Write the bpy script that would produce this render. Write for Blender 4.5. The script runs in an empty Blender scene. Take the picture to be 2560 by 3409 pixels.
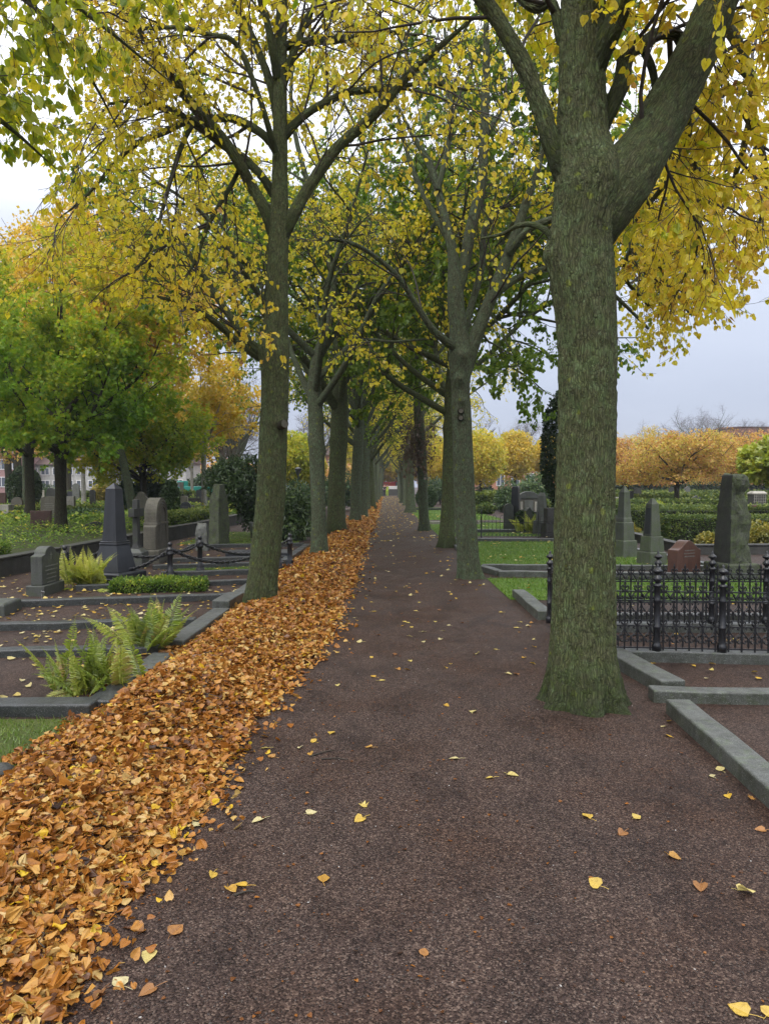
import bpy, math, random
import numpy as np
from mathutils import Vector

C = bpy.context.scene.collection
S = bpy.context.scene
rad = math.radians
random.seed(7)

# ------------------------------------------------------------------ camera
FPX, CXP, CYP = 2400.0, 1280.0, 1704.5      # focal length and centre in photograph pixels
PITCH, CAMH = rad(2.13), 1.6
cam_d = bpy.data.cameras.new("camera")
cam = bpy.data.objects.new("camera", cam_d)
C.objects.link(cam)
cam.location = (0, 0, CAMH)
cam.rotation_euler = (math.pi / 2 - PITCH, 0, 0)
cam_d.sensor_fit = 'VERTICAL'
cam_d.sensor_height = 36.0
cam_d.lens = 36.0 * FPX / 3409.0
cam_d.clip_start, cam_d.clip_end = 0.05, 3000
S.camera = cam

# ------------------------------------------------------------------ sky, sun, exposure
SUN_EL, SUN_AZ = rad(48), rad(205)
W = bpy.data.worlds.new("World")
S.world = W
W.use_nodes = True
wn, wl = W.node_tree.nodes, W.node_tree.links
bg = wn["Background"]
sky = wn.new("ShaderNodeTexSky")
sky.sky_type = 'NISHITA'
sky.sun_disc = False
sky.sun_elevation = SUN_EL
sky.sun_rotation = SUN_AZ
sky.dust_density = 3.0
tc = wn.new("ShaderNodeTexCoord")
cl = wn.new("ShaderNodeTexNoise")
cl.inputs["Scale"].default_value = 1.6
cl.inputs["Detail"].default_value = 6
cl.inputs["Roughness"].default_value = 0.5
mpw = wn.new("ShaderNodeMapping")
mpw.inputs["Scale"].default_value = (1, 1, 3.0)
wl.new(tc.outputs["Generated"], mpw.inputs["Vector"])
wl.new(mpw.outputs[0], cl.inputs["Vector"])
# cloud layer: grey-lavender near the horizon, paler overhead, soft mottling
sep = wn.new("ShaderNodeSeparateXYZ")
wl.new(tc.outputs["Generated"], sep.inputs[0])
rp = wn.new("ShaderNodeValToRGB")
e = rp.color_ramp.elements
e[0].position, e[0].color = 0.0, (0.275, 0.298, 0.37, 1)
e[1].position, e[1].color = 0.62, (1.22, 1.23, 1.27, 1)
for p_, c_ in ((0.13, (0.285, 0.312, 0.392, 1)), (0.27, (0.37, 0.40, 0.48, 1)), (0.42, (0.78, 0.80, 0.86, 1)), (1.0, (1.45, 1.45, 1.47, 1))):
    m = e.new(p_); m.color = c_
ad = wn.new("ShaderNodeMath"); ad.operation = 'MULTIPLY_ADD'
ad.inputs[1].default_value = 0.40; ad.inputs[2].default_value = -0.20
wl.new(cl.outputs["Fac"], ad.inputs[0])
ad2 = wn.new("ShaderNodeMath"); ad2.operation = 'ADD'
wl.new(ad.outputs[0], ad2.inputs[0]); wl.new(sep.outputs["Z"], ad2.inputs[1])
wl.new(ad2.outputs[0], rp.inputs[0])
sc_ = wn.new("ShaderNodeVectorMath"); sc_.operation = 'SCALE'
sc_.inputs["Scale"].default_value = 10.6
wl.new(rp.outputs[0], sc_.inputs[0])
mx = wn.new("ShaderNodeMix"); mx.data_type = 'RGBA'
mx.inputs["Factor"].default_value = 0.88
wl.new(sky.outputs[0], mx.inputs["A"]); wl.new(sc_.outputs[0], mx.inputs["B"])
wl.new(mx.outputs["Result"], bg.inputs["Color"])
bg.inputs["Strength"].default_value = 0.10

sd = bpy.data.lights.new("sun", 'SUN')
sd.energy = 0.9
sd.angle = rad(25)
sd.color = (1.0, 0.97, 0.92)
sun = bpy.data.objects.new("sun", sd)
C.objects.link(sun)
v = Vector((math.sin(SUN_AZ) * math.cos(SUN_EL), math.cos(SUN_AZ) * math.cos(SUN_EL), math.sin(SUN_EL)))
sun.rotation_euler = (-v).to_track_quat('-Z', 'Y').to_euler()
sun.location = v * 60

S.view_settings.view_transform = 'Standard'
S.view_settings.look = 'None'
S.view_settings.gamma = 1
S.view_settings.use_curve_mapping = False
S.view_settings.exposure = 0.92
S.render.engine = 'CYCLES'
S.cycles.max_bounces = 14
S.cycles.diffuse_bounces = 7
S.cycles.glossy_bounces = 2
S.cycles.transmission_bounces = 12
S.cycles.caustics_reflective = False
S.cycles.caustics_refractive = False
S.cycles.use_denoising = True

# ------------------------------------------------------------------ pixel -> place (used only to read real positions off the photograph)
def ray(px, py):
    a, b = (px - CXP) / FPX, -(py - CYP) / FPX
    return np.array([a, math.cos(PITCH) + b * math.sin(PITCH), -math.sin(PITCH) + b * math.cos(PITCH)])
def G(px, py, z=0.0):
    r = ray(px, py); t = (z - CAMH) / r[2]
    return np.array([r[0] * t, r[1] * t, z])
def P(px, py, Y):
    r = ray(px, py); t = Y / r[1]
    return np.array([r[0] * t, Y, CAMH + r[2] * t])
K = 2560 / 1661.0
def D(px, py, Y):
    return P(px * K, py * K, Y)

# ------------------------------------------------------------------ numeric helpers
def _h(ix, iy, iz, seed):
    x = (ix * 374761393 + iy * 668265263 + iz * 1274126177 + seed * 974634) & 0x7fffffff
    x = ((x ^ (x >> 13)) * 1274126177) & 0x7fffffff
    x = ((x ^ (x >> 15)) * 747796405) & 0x7fffffff
    return ((x ^ (x >> 16)) & 0xffff) / 65535.0
def vnoise(Pt, seed=0):
    Pt = np.asarray(Pt, float)
    i = np.floor(Pt).astype(np.int64); f = Pt - i
    f = f * f * (3 - 2 * f)
    r = 0
    for dx in (0, 1):
        for dy in (0, 1):
            for dz in (0, 1):
                w = (f[..., 0] if dx else 1 - f[..., 0]) * (f[..., 1] if dy else 1 - f[..., 1]) * (f[..., 2] if dz else 1 - f[..., 2])
                r = r + w * _h(i[..., 0] + dx, i[..., 1] + dy, i[..., 2] + dz, seed)
    return r
def fbm(Pt, seed=0, o=3):
    r, a, s = 0, 0.5, 0
    Pt = np.asarray(Pt, float)
    for k in range(o):
        r = r + a * vnoise(Pt * (2 ** k), seed + k); s += a; a *= 0.5
    return r / s
def nrm(a):
    return a / np.maximum(np.linalg.norm(a, axis=-1, keepdims=True), 1e-9)
def cat_rom(pts, n):
    pts = np.asarray(pts, float)
    m = len(pts)
    if m == 2:
        t = np.linspace(0, 1, n)[:, None]; return pts[0] * (1 - t) + pts[1] * t
    q = np.vstack([2 * pts[0] - pts[1], pts, 2 * pts[-1] - pts[-2]])
    u = np.linspace(0, m - 1 - 1e-6, n); i = u.astype(int); t = (u - i)[:, None]
    p0, p1, p2, p3 = q[i], q[i + 1], q[i + 2], q[i + 3]
    return 0.5 * (2 * p1 + (p2 - p0) * t + (2 * p0 - 5 * p1 + 4 * p2 - p3) * t ** 2 + (3 * p1 - p0 - 3 * p2 + p3) * t ** 3)

class MB:
    """collects geometry; build() links it as one mesh object"""
    def __init__(s):
        s.V, s.L, s.Z, s.n, s.att = [], [], [], 0, {}
    def add(s, V, F, **att):
        V = np.asarray(V, float).reshape(-1, 3)
        if isinstance(F, np.ndarray):
            F = [F]
        elif not (len(F) and isinstance(F[0], np.ndarray) and F[0].ndim == 2):
            d = {}
            for f in F: d.setdefault(len(f), []).append(f)
            F = [np.array(x) for x in d.values()]
        for f in F:
            s.L.append((f + s.n).ravel()); s.Z.append(np.full(len(f), f.shape[1]))
        for k, a in att.items():
            s.att.setdefault(k, []).append(np.asarray(a, float))
        s.V.append(V); s.n += len(V)
        return s
    def box(s, c, size, rot=0, z0=None):
        """c centre (x,y,z of the bottom), size full"""
        x, y, z = np.array(size) / 2.0
        V = np.array([[a, b, d] for d in (0, 2 * z) for a, b in ((-x, -y), (x, -y), (x, y), (-x, y))])
        return s.add(rz(V, rot) + np.array(c), np.array([[3, 2, 1, 0], [4, 5, 6, 7], [0, 1, 5, 4], [1, 2, 6, 5], [2, 3, 7, 6], [3, 0, 4, 7]]))
    def loft(s, rings, cap=True):
        n = len(rings[0]); V = np.vstack(rings); F = []
        for i in range(len(rings) - 1):
            for j in range(n):
                k = (j + 1) % n
                F.append([i * n + j, i * n + k, (i + 1) * n + k, (i + 1) * n + j])
        if cap:
            F.append(list(range(n))[::-1]); F.append([(len(rings) - 1) * n + j for j in range(n)])
        return s.add(V, F)
    def rects(s, secs, c=(0, 0, 0), rot=0):
        """stack of rectangles (z, sx, sy[, ox, oy])"""
        R = []
        for q in secs:
            z, x, y = q[0], q[1] / 2, q[2] / 2
            ox, oy = (q[3], q[4]) if len(q) > 3 else (0, 0)
            R.append(rz(np.array([[-x + ox, -y + oy, z], [x + ox, -y + oy, z], [x + ox, y + oy, z], [-x + ox, y + oy, z]]), rot) + np.array(c))
        return s.loft(R)
    def lathe(s, prof, c=(0, 0, 0), n=14):
        a = np.linspace(0, 2 * math.pi, n, endpoint=False)
        return s.loft([np.c_[r * np.cos(a) + c[0], r * np.sin(a) + c[1], np.full(n, z + c[2])] for r, z in prof])
    def prism(s, outline, th, x0=0.0):
        """outline in (y,z), extruded along x from x0 to x0+th"""
        o = np.asarray(outline, float); n = len(o)
        return s.loft([np.c_[np.full(n, x0), o], np.c_[np.full(n, x0 + th), o]])
    def tube(s, pts, r, sides=6, k=None):
        pts = np.asarray(pts, float)
        if k: pts = cat_rom(pts, k)
        r = np.full(len(pts), r) if np.isscalar(r) else np.asarray(r, float)
        V, F, bk = tubes(pts[None], r[None], sides)
        return s.add(V, F)
    def sphere(s, c, r, n=10, m=7):
        sc = np.array(r) if not np.isscalar(r) else np.array([r, r, r])
        a = np.linspace(-math.pi / 2, math.pi / 2, m)
        b = np.linspace(0, 2 * math.pi, n, endpoint=False)
        return s.loft([np.c_[max(math.cos(t), .02) * np.cos(b) * sc[0], max(math.cos(t), .02) * np.sin(b) * sc[1], np.full(n, math.sin(t) * sc[2])] + np.array(c) for t in a])
    def mesh(s, name, smooth=False):
        me = bpy.data.meshes.new(name)
        V = np.vstack(s.V); L = np.concatenate(s.L).astype(np.int32); Z = np.concatenate(s.Z)
        st = np.r_[0, np.cumsum(Z)[:-1]].astype(np.int32)
        me.vertices.add(len(V)); me.vertices.foreach_set("co", V.astype(np.float32).ravel())
        me.loops.add(len(L)); me.loops.foreach_set("vertex_index", L)
        me.polygons.add(len(Z)); me.polygons.foreach_set("loop_start", st)
        me.polygons.foreach_set("use_smooth", np.full(len(Z), bool(smooth)))
        for k, a in s.att.items():
            a = np.concatenate(a)
            if a.ndim == 1:
                at = me.attributes.new(k, 'FLOAT', 'POINT'); at.data.foreach_set("value", a.astype(np.float32))
            else:
                at = me.attributes.new(k, 'FLOAT_VECTOR', 'POINT'); at.data.foreach_set("vector", a.astype(np.float32).ravel())
        me.update(calc_edges=True); me.validate()
        return me

def rz(V, a):
    c, s_ = math.cos(a), math.sin(a)
    V = np.asarray(V, float)
    return np.c_[V[:, 0] * c - V[:, 1] * s_, V[:, 0] * s_ + V[:, 1] * c, V[:, 2]]

def tubes(Pn, Rn, sides):
    """N polylines of k points -> vertices, quads, bark coordinates that follow the wood"""
    N, k, _ = Pn.shape
    T = nrm(np.gradient(Pn, axis=1))
    ref = np.where(np.abs(T.mean(1))[:, 2:3] > 0.8, np.array([[0., 1., 0.]]), np.array([[0., 0., 1.]]))
    U = nrm(np.cross(T, ref[:, None, :])); Wv = np.cross(U, T)
    a = np.linspace(0, 2 * math.pi, sides, endpoint=False)
    ca, sa = np.cos(a), np.sin(a)
    V = Pn[:, :, None, :] + Rn[:, :, None, None] * (ca[None, None, :, None] * U[:, :, None, :] + sa[None, None, :, None] * Wv[:, :, None, :])
    ln = np.concatenate([np.zeros((N, 1)), np.cumsum(np.linalg.norm(np.diff(Pn, axis=1), axis=2), 1)], 1)
    bk = np.stack([np.broadcast_to(Rn[:, :, None] * ca, V.shape[:3]), np.broadcast_to(Rn[:, :, None] * sa, V.shape[:3]),
                   np.broadcast_to(ln[:, :, None] + (np.arange(N) * 3.7)[:, None, None], V.shape[:3])], -1)
    i = np.arange(N)[:, None, None] * k * sides; j = np.arange(k - 1)[None, :, None] * sides; q = np.arange(sides)[None, None, :]
    q2 = (q + 1) % sides
    F = np.stack([i + j + q, i + j + q2, i + j + sides + q2, i + j + sides + q], -1).reshape(-1, 4)
    return V.reshape(-1, 3), F, bk.reshape(-1, 3)

# ------------------------------------------------------------------ objects
def tag(o, label=None, cat=None, group=None, kind=None):
    for k_, v_ in (("label", label), ("category", cat), ("group", group), ("kind", kind)):
        if v_: o[k_] = v_
    return o
def thing(name, label, cat, loc=(0, 0, 0), rot=0.0, group=None):
    o = bpy.data.objects.new(name, None); C.objects.link(o)
    o.location = tuple(float(x) for x in loc); o.rotation_euler = (0, 0, rot); o.empty_display_size = 0.2
    return tag(o, label, cat, group)
def obj(name, me, mat, parent=None, bevel=0.0, label=None, seg=2):
    if isinstance(me, MB): me = me.mesh(name, smooth=False)
    o = bpy.data.objects.new(name, me); C.objects.link(o)
    if mat is not None and not me.materials: me.materials.append(mat)
    if parent is not None: o.parent = parent
    if bevel:
        b = o.modifiers.new("bevel", 'BEVEL'); b.width = bevel; b.segments = seg; b.limit_method = 'ANGLE'; b.angle_limit = rad(35)
    if label: o["label"] = label
    return o
def struct(name, mb, mat, smooth=False):
    o = obj(name, mb.mesh(name, smooth) if isinstance(mb, MB) else mb, mat); o["kind"] = "structure"; return o
def stuff(name, mb, mat, label, cat, smooth=False):
    o = obj(name, mb.mesh(name, smooth), mat); return tag(o, label, cat, None, "stuff")
def copy_tree(o, parent=None):
    c = o.copy(); C.objects.link(c); c.parent = parent
    for ch in list(o.children): copy_tree(ch, c)
    return c

# ------------------------------------------------------------------ materials
class NT:
    def __init__(s, name):
        s.m = bpy.data.materials.new(name); s.m.use_nodes = True
        s.t = s.m.node_tree; s.n = s.t.nodes; s.n.clear()
        s.out = s.n.new("ShaderNodeOutputMaterial")
    def new(s, ty, **kw):
        n = s.n.new("ShaderNode" + ty)
        for k_, v_ in kw.items():
            if k_.startswith("i_"): s.put(n.inputs[k_[2:].replace("_", " ")], v_)
            else: setattr(n, k_, v_)
        return n
    def put(s, sock, v_):
        if hasattr(v_, "is_output"): s.t.links.new(v_, sock)
        elif isinstance(v_, (tuple, list)) and len(v_) == 3 and sock.type == 'RGBA': sock.default_value = (*v_, 1)
        else: sock.default_value = v_
    def pos(s, scale=(1, 1, 1), src="Object"):
        if src == "Object": o = s.new("TexCoord").outputs["Object"]
        elif src == "World": o = s.new("NewGeometry").outputs["Position"]
        else: o = s.new("Attribute", attribute_name=src).outputs["Vector"]
        if scale == (1, 1, 1): return o
        return s.new("Mapping", i_Vector=o, i_Scale=scale).outputs[0]
    def noise(s, vec, scale, detail=4, rough=0.55, dist=0.0):
        return s.new("TexNoise", i_Vector=vec, i_Scale=scale, i_Detail=detail, i_Roughness=rough, i_Distortion=dist).outputs["Fac"]
    def ramp(s, fac, stops, interp='LINEAR'):
        r = s.new("ValToRGB"); s.put(r.inputs[0], fac); r.color_ramp.interpolation = interp
        el = r.color_ramp.elements
        while len(el) < len(stops): el.new(0.5)
        for q, (p_, c_) in zip(el, stops):
            q.position = p_; q.color = (*c_, 1) if not np.isscalar(c_) else (c_, c_, c_, 1)
        return r.outputs[0]
    def mix(s, a, b, f, mode='MIX'):
        m_ = s.new("Mix", data_type='RGBA', blend_type=mode, clamp_factor=True)
        s.put(m_.inputs["Factor"], f); s.put(m_.inputs[6], a); s.put(m_.inputs[7], b)
        return m_.outputs[2]
    def math(s, op, a, b=0.0):
        m_ = s.new("Math", operation=op); s.put(m_.inputs[0], a); s.put(m_.inputs[1], b); return m_.outputs[0]
    def bump(s, h, strength=0.5, dist=0.01, normal=None):
        b = s.new("Bump", i_Height=h, i_Strength=strength, i_Distance=dist)
        if normal is not None: s.put(b.inputs["Normal"], normal)
        return b.outputs[0]
    def pbr(s, color, rough=0.6, normal=None, spec=0.5, metal=0.0):
        b = s.new("BsdfPrincipled"); s.put(b.inputs["Base Color"], color); s.put(b.inputs["Roughness"], rough)
        b.inputs["Specular IOR Level"].default_value = spec; b.inputs["Metallic"].default_value = metal
        if normal is not None: s.put(b.inputs["Normal"], normal)
        s.t.links.new(b.outputs[0], s.out.inputs[0]); return s.m

def m_gravel(name, tone=(1, 1, 1), src="World"):
    t = NT(name); p = t.pos(src=src)
    w = t.new("Mapping", i_Vector=p, i_Scale=(1, 1, 0.01)).outputs[0]
    vo = t.new("TexVoronoi", i_Vector=w, i_Scale=150.0, i_Randomness=1.0)
    v2 = t.new("TexVoronoi", i_Vector=w, i_Scale=320.0)
    sv = t.new("SeparateColor", i_Color=vo.outputs["Color"])
    c = t.ramp(sv.outputs[0], [(0.0, (0.035, 0.027, 0.026)), (0.3, (0.072, 0.053, 0.052)), (0.6, (0.118, 0.090, 0.088)), (0.85, (0.185, 0.145, 0.135)), (1.0, (0.33, 0.28, 0.26))])
    big = t.noise(w, 0.9, 5, 0.6)
    c = t.mix(c, (0.75, 0.55, 0.40), t.math('MULTIPLY', t.ramp(big, [(0.45, 0.0), (0.68, 1.0)]), 0.7), 'MULTIPLY')
    mid = t.noise(t.new('Mapping', i_Vector=w, i_Scale=(1.5, 0.8, 1)).outputs[0], 1.9, 6, 0.72)
    c = t.mix(c, (0.42, 0.42, 0.46), t.math('MULTIPLY', t.ramp(mid, [(0.47, 0.0), (0.68, 1.0)]), 0.85), 'MULTIPLY')
    fine = t.noise(w, 28.0, 4, 0.7)
    c = t.mix(c, (0.30, 0.28, 0.28), t.math('MULTIPLY', t.ramp(fine, [(0.5, 0.0), (0.8, 1.0)]), 0.6), 'MULTIPLY')
    c = t.mix(c, (*tone,), 1.0, 'MULTIPLY')
    e1 = t.math('SUBTRACT', 1.0, vo.outputs["Distance"])
    hgt = t.math('ADD', e1, t.math('MULTIPLY', t.noise(w, 30, 3), 1.0))
    n1 = t.bump(hgt, 0.9, 0.005)
    n1 = t.bump(mid, 0.35, 0.05, n1)
    return t.pbr(c, t.ramp(mid, [(0.3, 0.7), (0.7, 0.5)]), n1, 0.15)

def m_bark(name, tint=(1, 1, 1), moss=0.5):
    t = NT(name); p = t.pos(src="bk")
    warp = t.noise(p, 5.0, 3)
    ps = t.new("Mapping", i_Vector=p, i_Scale=(1, 1, 0.16)).outputs[0]
    off = t.new("VectorMath", operation='SCALE', i_Scale=0.05); t.put(off.inputs[0], t.new("TexNoise", i_Vector=p, i_Scale=9.0, i_Detail=3.0).outputs["Color"])
    pw = t.new("VectorMath", operation='ADD'); t.put(pw.inputs[0], ps); t.put(pw.inputs[1], off.outputs[0])
    vo = t.new("TexVoronoi", i_Vector=pw.outputs[0], i_Scale=54.0, feature='DISTANCE_TO_EDGE')
    v2 = t.new("TexVoronoi", i_Vector=pw.outputs[0], i_Scale=95.0, feature='DISTANCE_TO_EDGE')
    c1 = t.ramp(vo.outputs["Distance"], [(0.0, 0.0), (0.06, 0.6), (0.2, 1.0)])
    c2 = t.ramp(v2.outputs["Distance"], [(0.0, 0.35), (0.10, 1.0)])
    brk = t.ramp(t.noise(p, 14.0, 4, 0.7), [(0.46, 0.0), (0.74, 0.8)])
    crack = t.math('MAXIMUM', t.math('MULTIPLY', c1, c2), brk)
    fine = t.noise(ps, 90, 5, 0.65)
    big = t.noise(p, 2.2, 4)
    c = t.ramp(fine, [(0.25, (0.055, 0.050, 0.036)), (0.5, (0.110, 0.102, 0.072)), (0.8, (0.165, 0.155, 0.112))])
    lic = t.noise(p, 11.0, 6, 0.72)
    g1 = t.math('MULTIPLY', t.ramp(lic, [(0.46, 0.0), (0.60, 1.0)]), t.ramp(big, [(0.3, 0.45), (0.6, 0.95)]))
    c = t.mix(c, (0.135, 0.168, 0.105), t.math('MULTIPLY', g1, 0.85))
    lic2 = t.noise(p, 23.0, 3, 0.6)
    c = t.mix(c, (0.26, 0.32, 0.25), t.math('MULTIPLY', t.ramp(lic2, [(0.60, 0.0), (0.70, 1.0)]), 0.4))
    vl = t.new("TexVoronoi", i_Vector=p, i_Scale=8.5)
    spot = t.ramp(t.math('ADD', vl.outputs["Distance"], t.math('MULTIPLY', t.noise(p, 40, 3), 0.35)), [(0.33, 1.0), (0.40, 0.0)])
    selv = t.new("SeparateColor", i_Color=vl.outputs["Color"])
    spot = t.math('MULTIPLY', spot, t.ramp(selv.outputs[0], [(0.62, 0.0), (0.66, 1.0)]))
    c = t.mix(c, (0.24, 0.25, 0.045), t.math('MULTIPLY', spot, 0.65))
    # moss creeping up from the foot, a film of its own
    sz = t.new("SeparateXYZ", i_Vector=p)
    low = t.ramp(t.math('ADD', sz.outputs[2], t.math('MULTIPLY', t.noise(p, 6, 4), 1.1)), [(0.35, 1.0), (1.0, 0.0)])
    ms = t.math('MULTIPLY', t.ramp(t.noise(p, 17, 5, 0.7), [(0.42, 0.0), (0.58, 1.0)]), moss)
    c = t.mix(c, (0.085, 0.12, 0.022), t.math('MULTIPLY', ms, t.math('ADD', t.math('MULTIPLY', low, 0.8), 0.25)))
    c = t.mix(c, (0.018, 0.016, 0.012), t.math('MULTIPLY', t.math('SUBTRACT', 1.0, crack), 0.8))
    wet = t.ramp(t.math('ADD', sz.outputs[2], t.math('MULTIPLY', t.noise(p, 9, 3), 0.25)), [(0.22, 1.0), (0.58, 0.0)])
    c = t.mix(c, (0.022, 0.025, 0.016), t.math('MULTIPLY', wet, 0.70 * moss))
    c = t.mix(c, tint, 1.0, 'MULTIPLY')
    h_ = t.math('ADD', crack, t.math('MULTIPLY', fine, 0.5))
    n1 = t.bump(h_, 0.75, 0.012)
    n1 = t.bump(lic, 0.6, 0.012, n1)
    return t.pbr(c, 0.85, n1, 0.2)

def m_leaf(name, stops, trans=0.5, gloss=0.08, src="tint", rough=0.45, vein=True):
    t = NT(name)
    f = t.new("Attribute", attribute_name=src).outputs["Fac"]
    c = t.ramp(f, stops)
    if vein:
        c = t.mix(c, (0.42, 0.33, 0.25), t.math('MULTIPLY', t.ramp(t.noise(t.pos(), 75, 3), [(0.5, 0.0), (0.72, 1.0)]), 0.5), 'MULTIPLY')
    d = t.new("BsdfDiffuse", i_Color=c); tr = t.new("BsdfTranslucent", i_Color=c)
    mx_ = t.new("MixShader", i_Fac=trans); t.put(mx_.inputs[1], d.outputs[0]); t.put(mx_.inputs[2], tr.outputs[0])
    g = t.new("BsdfGlossy", i_Color=(0.9, 0.9, 0.9), i_Roughness=rough)
    m2 = t.new("MixShader", i_Fac=gloss); t.put(m2.inputs[1], mx_.outputs[0]); t.put(m2.inputs[2], g.outputs[0])
    t.t.links.new(m2.outputs[0], t.out.inputs[0])
    return t.m

def m_stone(name, a, b, moss=0.0, rough=0.6, grain=60.0, bump=0.25, mosscol=(0.10, 0.13, 0.06), spec=0.5, side=0.0):
    t = NT(name); p = t.pos(src="World")
    g = t.noise(p, grain, 5, 0.7); big = t.noise(p, 3.0, 5, 0.65)
    c = t.mix(a, b, t.ramp(g, [(0.35, 0.0), (0.65, 1.0)]))
    sp = t.noise(p, grain * 4, 2, 0.6)
    c = t.mix(c, (0.5, 0.5, 0.5), t.math('MULTIPLY', t.ramp(sp, [(0.52, 0.0), (0.7, 1.0)]), 0.7), 'MULTIPLY')
    c = t.mix(c, (0.45, 0.46, 0.45), t.math('MULTIPLY', t.ramp(big, [(0.45, 0.0), (0.75, 1.0)]), 0.65), 'MULTIPLY')
    streak = t.noise(t.new("Mapping", i_Vector=p, i_Scale=(14, 14, 0.9)).outputs[0], 1.0, 4, 0.6)
    c = t.mix(c, (0.35, 0.36, 0.34), t.math('MULTIPLY', t.ramp(streak, [(0.5, 0.0), (0.75, 1.0)]), 0.5), 'MULTIPLY')
    if moss:
        mm = t.noise(p, 9.0, 6, 0.75)
        c = t.mix(c, mosscol, t.math('MULTIPLY', t.ramp(mm, [(0.62 - 0.3 * moss, 0.0), (0.78 - 0.2 * moss, 1.0)]), 0.85))
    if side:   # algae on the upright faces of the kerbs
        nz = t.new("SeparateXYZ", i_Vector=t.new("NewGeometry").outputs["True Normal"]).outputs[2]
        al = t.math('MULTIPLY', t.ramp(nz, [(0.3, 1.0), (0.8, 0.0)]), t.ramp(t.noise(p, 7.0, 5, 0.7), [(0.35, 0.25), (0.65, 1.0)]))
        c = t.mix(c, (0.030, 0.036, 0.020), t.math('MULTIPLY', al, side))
        wh = t.noise(p, 210.0, 2, 0.5); c = t.mix(c, (0.42, 0.43, 0.43), t.math('MULTIPLY', t.ramp(wh, [(0.60, 0.0), (0.68, 1.0)]), 0.5))
        st_ = t.noise(p, 15.0, 5, 0.75); c = t.mix(c, (0.40, 0.38, 0.33), t.math('MULTIPLY', t.ramp(st_, [(0.48, 0.0), (0.66, 1.0)]), 0.75), 'MULTIPLY')
    n1 = t.bump(t.math('ADD', g, t.math('MULTIPLY', big, 2.0)), bump, 0.01)
    r_ = t.ramp(big, [(0.3, max(rough - 0.12, 0.05)), (0.7, min(rough + 0.12, 1.0))])
    return t.pbr(c, r_, n1, spec)

def m_plain(name, col, rough=0.5, metal=0.0, var=0.25, scale=30.0, spec=0.5):
    t = NT(name); p = t.pos(src="World")
    f = t.noise(p, scale, 4, 0.6)
    c = t.mix(col, tuple(x * (1 - var) for x in col), t.ramp(f, [(0.35, 0.0), (0.7, 1.0)]))
    return t.pbr(c, rough, t.bump(f, 0.15, 0.004), spec, metal)

def m_grass(name, a, b, c3):
    t = NT(name); p = t.pos(src="World")
    f = t.noise(p, 3.0, 5, 0.7); g = t.noise(p, 60.0, 4, 0.7)
    c = t.mix(a, b, t.ramp(f, [(0.35, 0.0), (0.7, 1.0)]))
    c = t.mix(c, c3, t.ramp(g, [(0.4, 0.0), (0.75, 1.0)]))
    return t.pbr(c, 0.8, t.bump(g, 0.8, 0.02), 0.2)

M = {}
M['gravel'] = m_gravel("gravel", (0.50, 0.43, 0.37))
M['gravel_dark'] = m_gravel("plot gravel", (0.45,0.375,0.35))
M['bark'] = m_bark("lime bark", (0.90, 1.02, 0.72), 1.0)
M['bark_grey'] = m_bark("grey green bark", (0.92, 1.08, 0.95), 0.35)
M['bark_dark'] = m_bark("dark bark", (0.50, 0.46, 0.40), 0.3)
M['twig'] = m_plain("twig bark", (0.045, 0.036, 0.026), 0.8, var=0.5)
M['twig_red'] = m_plain("reddish twig bark", (0.10, 0.06, 0.045), 0.8, var=0.5)
YEL = [(0.0, (0.17, 0.27, 0.010)), (0.22, (0.45, 0.50, 0.015)), (0.45, (0.77, 0.67, 0.030)), (0.75, (0.86, 0.67, 0.060)), (0.92, (0.74, 0.44, 0.03)), (1.0, (0.32, 0.16, 0.04))]
M['lime'] = m_leaf("lime leaf", YEL, 0.58, 0.03)
M['lime_green'] = m_leaf("green lime leaf", [(0.0, (0.085, 0.18, 0.012)), (0.5, (0.22, 0.34, 0.02)), (0.8, (0.48, 0.52, 0.03)), (1.0, (0.72, 0.58, 0.06))], 0.6, 0.03)
M['lime_mix'] = m_leaf("turning lime leaf", [(0.0, (0.12, 0.20, 0.012)), (0.4, (0.36, 0.42, 0.025)), (0.75, (0.66, 0.58, 0.05)), (1.0, (0.78, 0.56, 0.07))], 0.6, 0.03)
M['maple'] = m_leaf("maple leaf", [(0.0, (0.075, 0.19, 0.018)), (0.4, (0.21, 0.37, 0.025)), (0.7, (0.42, 0.46, 0.025)), (1.0, (0.76, 0.54, 0.025))], 0.6, 0.02)
M['gold'] = m_leaf("golden leaf", [(0.0, (0.50, 0.44, 0.03)), (0.4, (0.76, 0.54, 0.045)), (0.8, (0.78, 0.42, 0.04)), (1.0, (0.62, 0.26, 0.04))], 0.5, 0.05)
M['orange'] = m_leaf("orange leaf", [(0.0, (0.50, 0.46, 0.06)), (0.4, (0.68, 0.45, 0.08)), (0.7, (0.60, 0.28, 0.08)), (1.0, (0.38, 0.16, 0.11))], 0.5, 0.04)
M['evergreen'] = m_leaf("evergreen leaf", [(0.0, (0.014, 0.032, 0.010)), (0.5, (0.036, 0.075, 0.020)), (1.0, (0.10, 0.16, 0.035))], 0.25, 0.045)
M['rhodo'] = m_leaf("rhododendron leaf", [(0.0, (0.022, 0.055, 0.024)), (0.5, (0.06, 0.12, 0.045)), (1.0, (0.16, 0.24, 0.06))], 0.25, 0.05)
M['hedge'] = m_leaf("hedge leaf", [(0.0, (0.030, 0.055, 0.012)), (0.5, (0.085, 0.14, 0.028)), (1.0, (0.26, 0.30, 0.055))], 0.35, 0.03)
M['cover'] = m_leaf("ground cover leaf", [(0.0, (0.035, 0.075, 0.010)), (0.5, (0.12, 0.22, 0.022)), (0.85, (0.32, 0.40, 0.045)), (1.0, (0.62, 0.50, 0.06))], 0.4, 0.025)
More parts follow.
